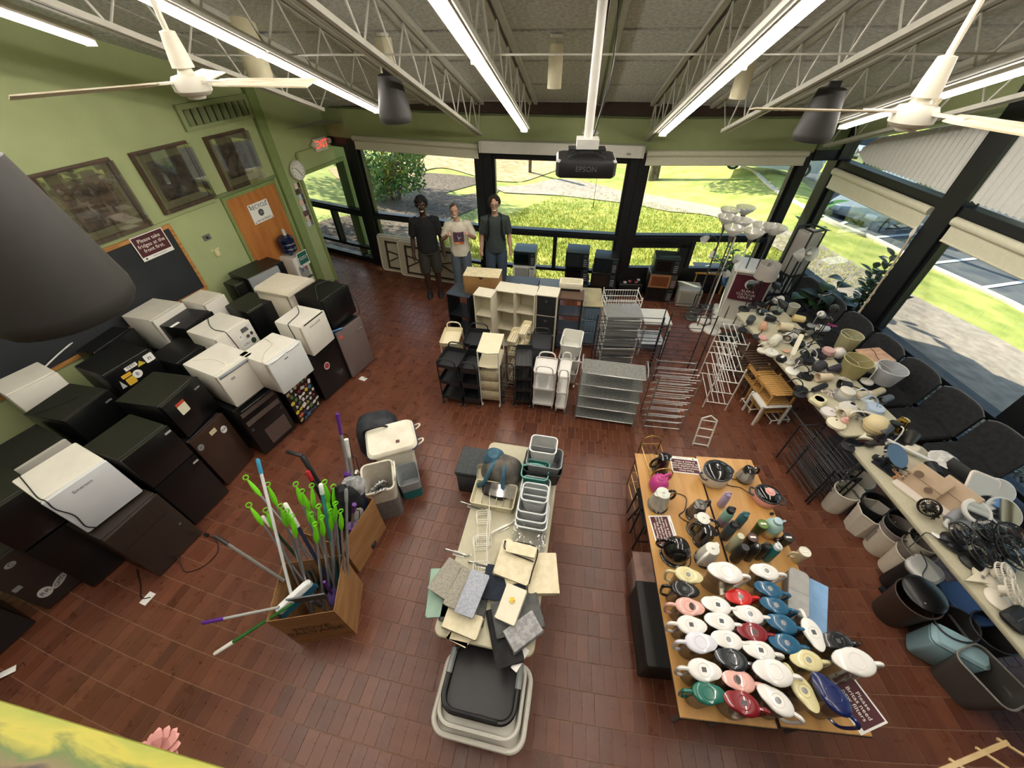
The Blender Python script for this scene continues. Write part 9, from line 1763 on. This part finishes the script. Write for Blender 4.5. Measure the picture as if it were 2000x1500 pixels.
sp = nt_.nodes.new('ShaderNodeSeparateXYZ'); gr = nt_.nodes.new('ShaderNodeMath'); gr.operation = 'MULTIPLY_ADD'; gr.inputs[1].default_value = -5.0; ad = nt_.nodes.new('ShaderNodeMath'); ad.operation = 'MULTIPLY_ADD'; ad.inputs[1].default_value = .55
rp_ = nt_.nodes.new('ShaderNodeValToRGB'); els = rp_.color_ramp.elements
for pos, c_ in ((.1, '#8f9a3c'), (.3, '#b0a83f'), (.42, '#5d7038'), (.5, '#7a6b4a'), (.58, '#3a3338'), (.66, '#8d6f5c'), (.74, '#4a3f78'), (.85, '#2c2a30'), (.97, '#565a60')):
 e_ = els.new(pos); e_.color = lin(c_)
els.remove(els[0]); els.remove(els[-1])
nt_.links.new(tc.outputs['Object'], mp_.inputs[0]); nt_.links.new(mp_.outputs[0], nz.inputs['Vector']); nt_.links.new(tc.outputs['Object'], sp.inputs[0]); nt_.links.new(sp.outputs['Y'], gr.inputs[0]); gr.inputs[2].default_value = -.12; nt_.links.new(nz.outputs[0], ad.inputs[0]); nt_.links.new(gr.outputs[0], ad.inputs[2]); nt_.links.new(ad.outputs[0], rp_.inputs[0]); nt_.links.new(rp_.outputs[0], bs.inputs['Base Color']); bs.inputs['Roughness'].default_value = .5
MB().bx(0, L, -.5, 0, -.03, 0).build('canvas', m, t); box('stretcher', lw_, t, .02, L-.02, -.48, -.02, -.05, -.03)
p = P(312, 1476, 2.8); t = thing('paper_flower', 'pink paper flower peeking out behind the painting at the lower left', 'flower', p, 0); pk = mat('#d99a94', .6, noise=.06)
l0 = None
for k in range(16):
 if l0 is None: l0 = MB().loft([[(r, w_*y, z) for y in (-1, 1)] for r, w_, z in ((.008, .003, 0), (.03, .011, .012), (.046, .008, .015), (.052, .001, .014))], False, False, False, False).build('petal', pk, t, (0, 0, 0), k*.393)
 else: link('petal', l0.data, t, (0, 0, .004*(k % 3)), (0, 0, k*.393))
MB().lathe([(.014, 0), (.012, .015), (.004, .02)], 12).build('centre', mat('#b96a64', .8), t)
p = P(8, 1318, .01); t = thing('paper_tag', 'crumpled white tag on the floor at the left edge of the frame', 'tag', p, .6); MB().loft([[(-.08, -.03, .002), (-.08, .03, .006)], [(0, -.03, .02), (0, .03, .012)], [(.08, -.025, .004), (.08, .03, .01)]], False, False, False, False).build('sheet', paper, t); MB().tube(spl([(.08, 0, .006), (.12, .02, .006), (.14, -.02, .006)], 4), .003, 4).build('string', black, t)
p = P(1330, 640); t = None
dg = bpy.context.evaluated_depsgraph_get()
for o in [o for o in COL.objects if o.type == 'FONT']:
 me = bpy.data.meshes.new_from_object(o.evaluated_get(dg)); me.name = o.name
 n_ = link(o.name.split('.')[0], me, o.parent, o.location, o.rotation_euler); bpy.data.objects.remove(o)
bpy.context.view_layer.update()
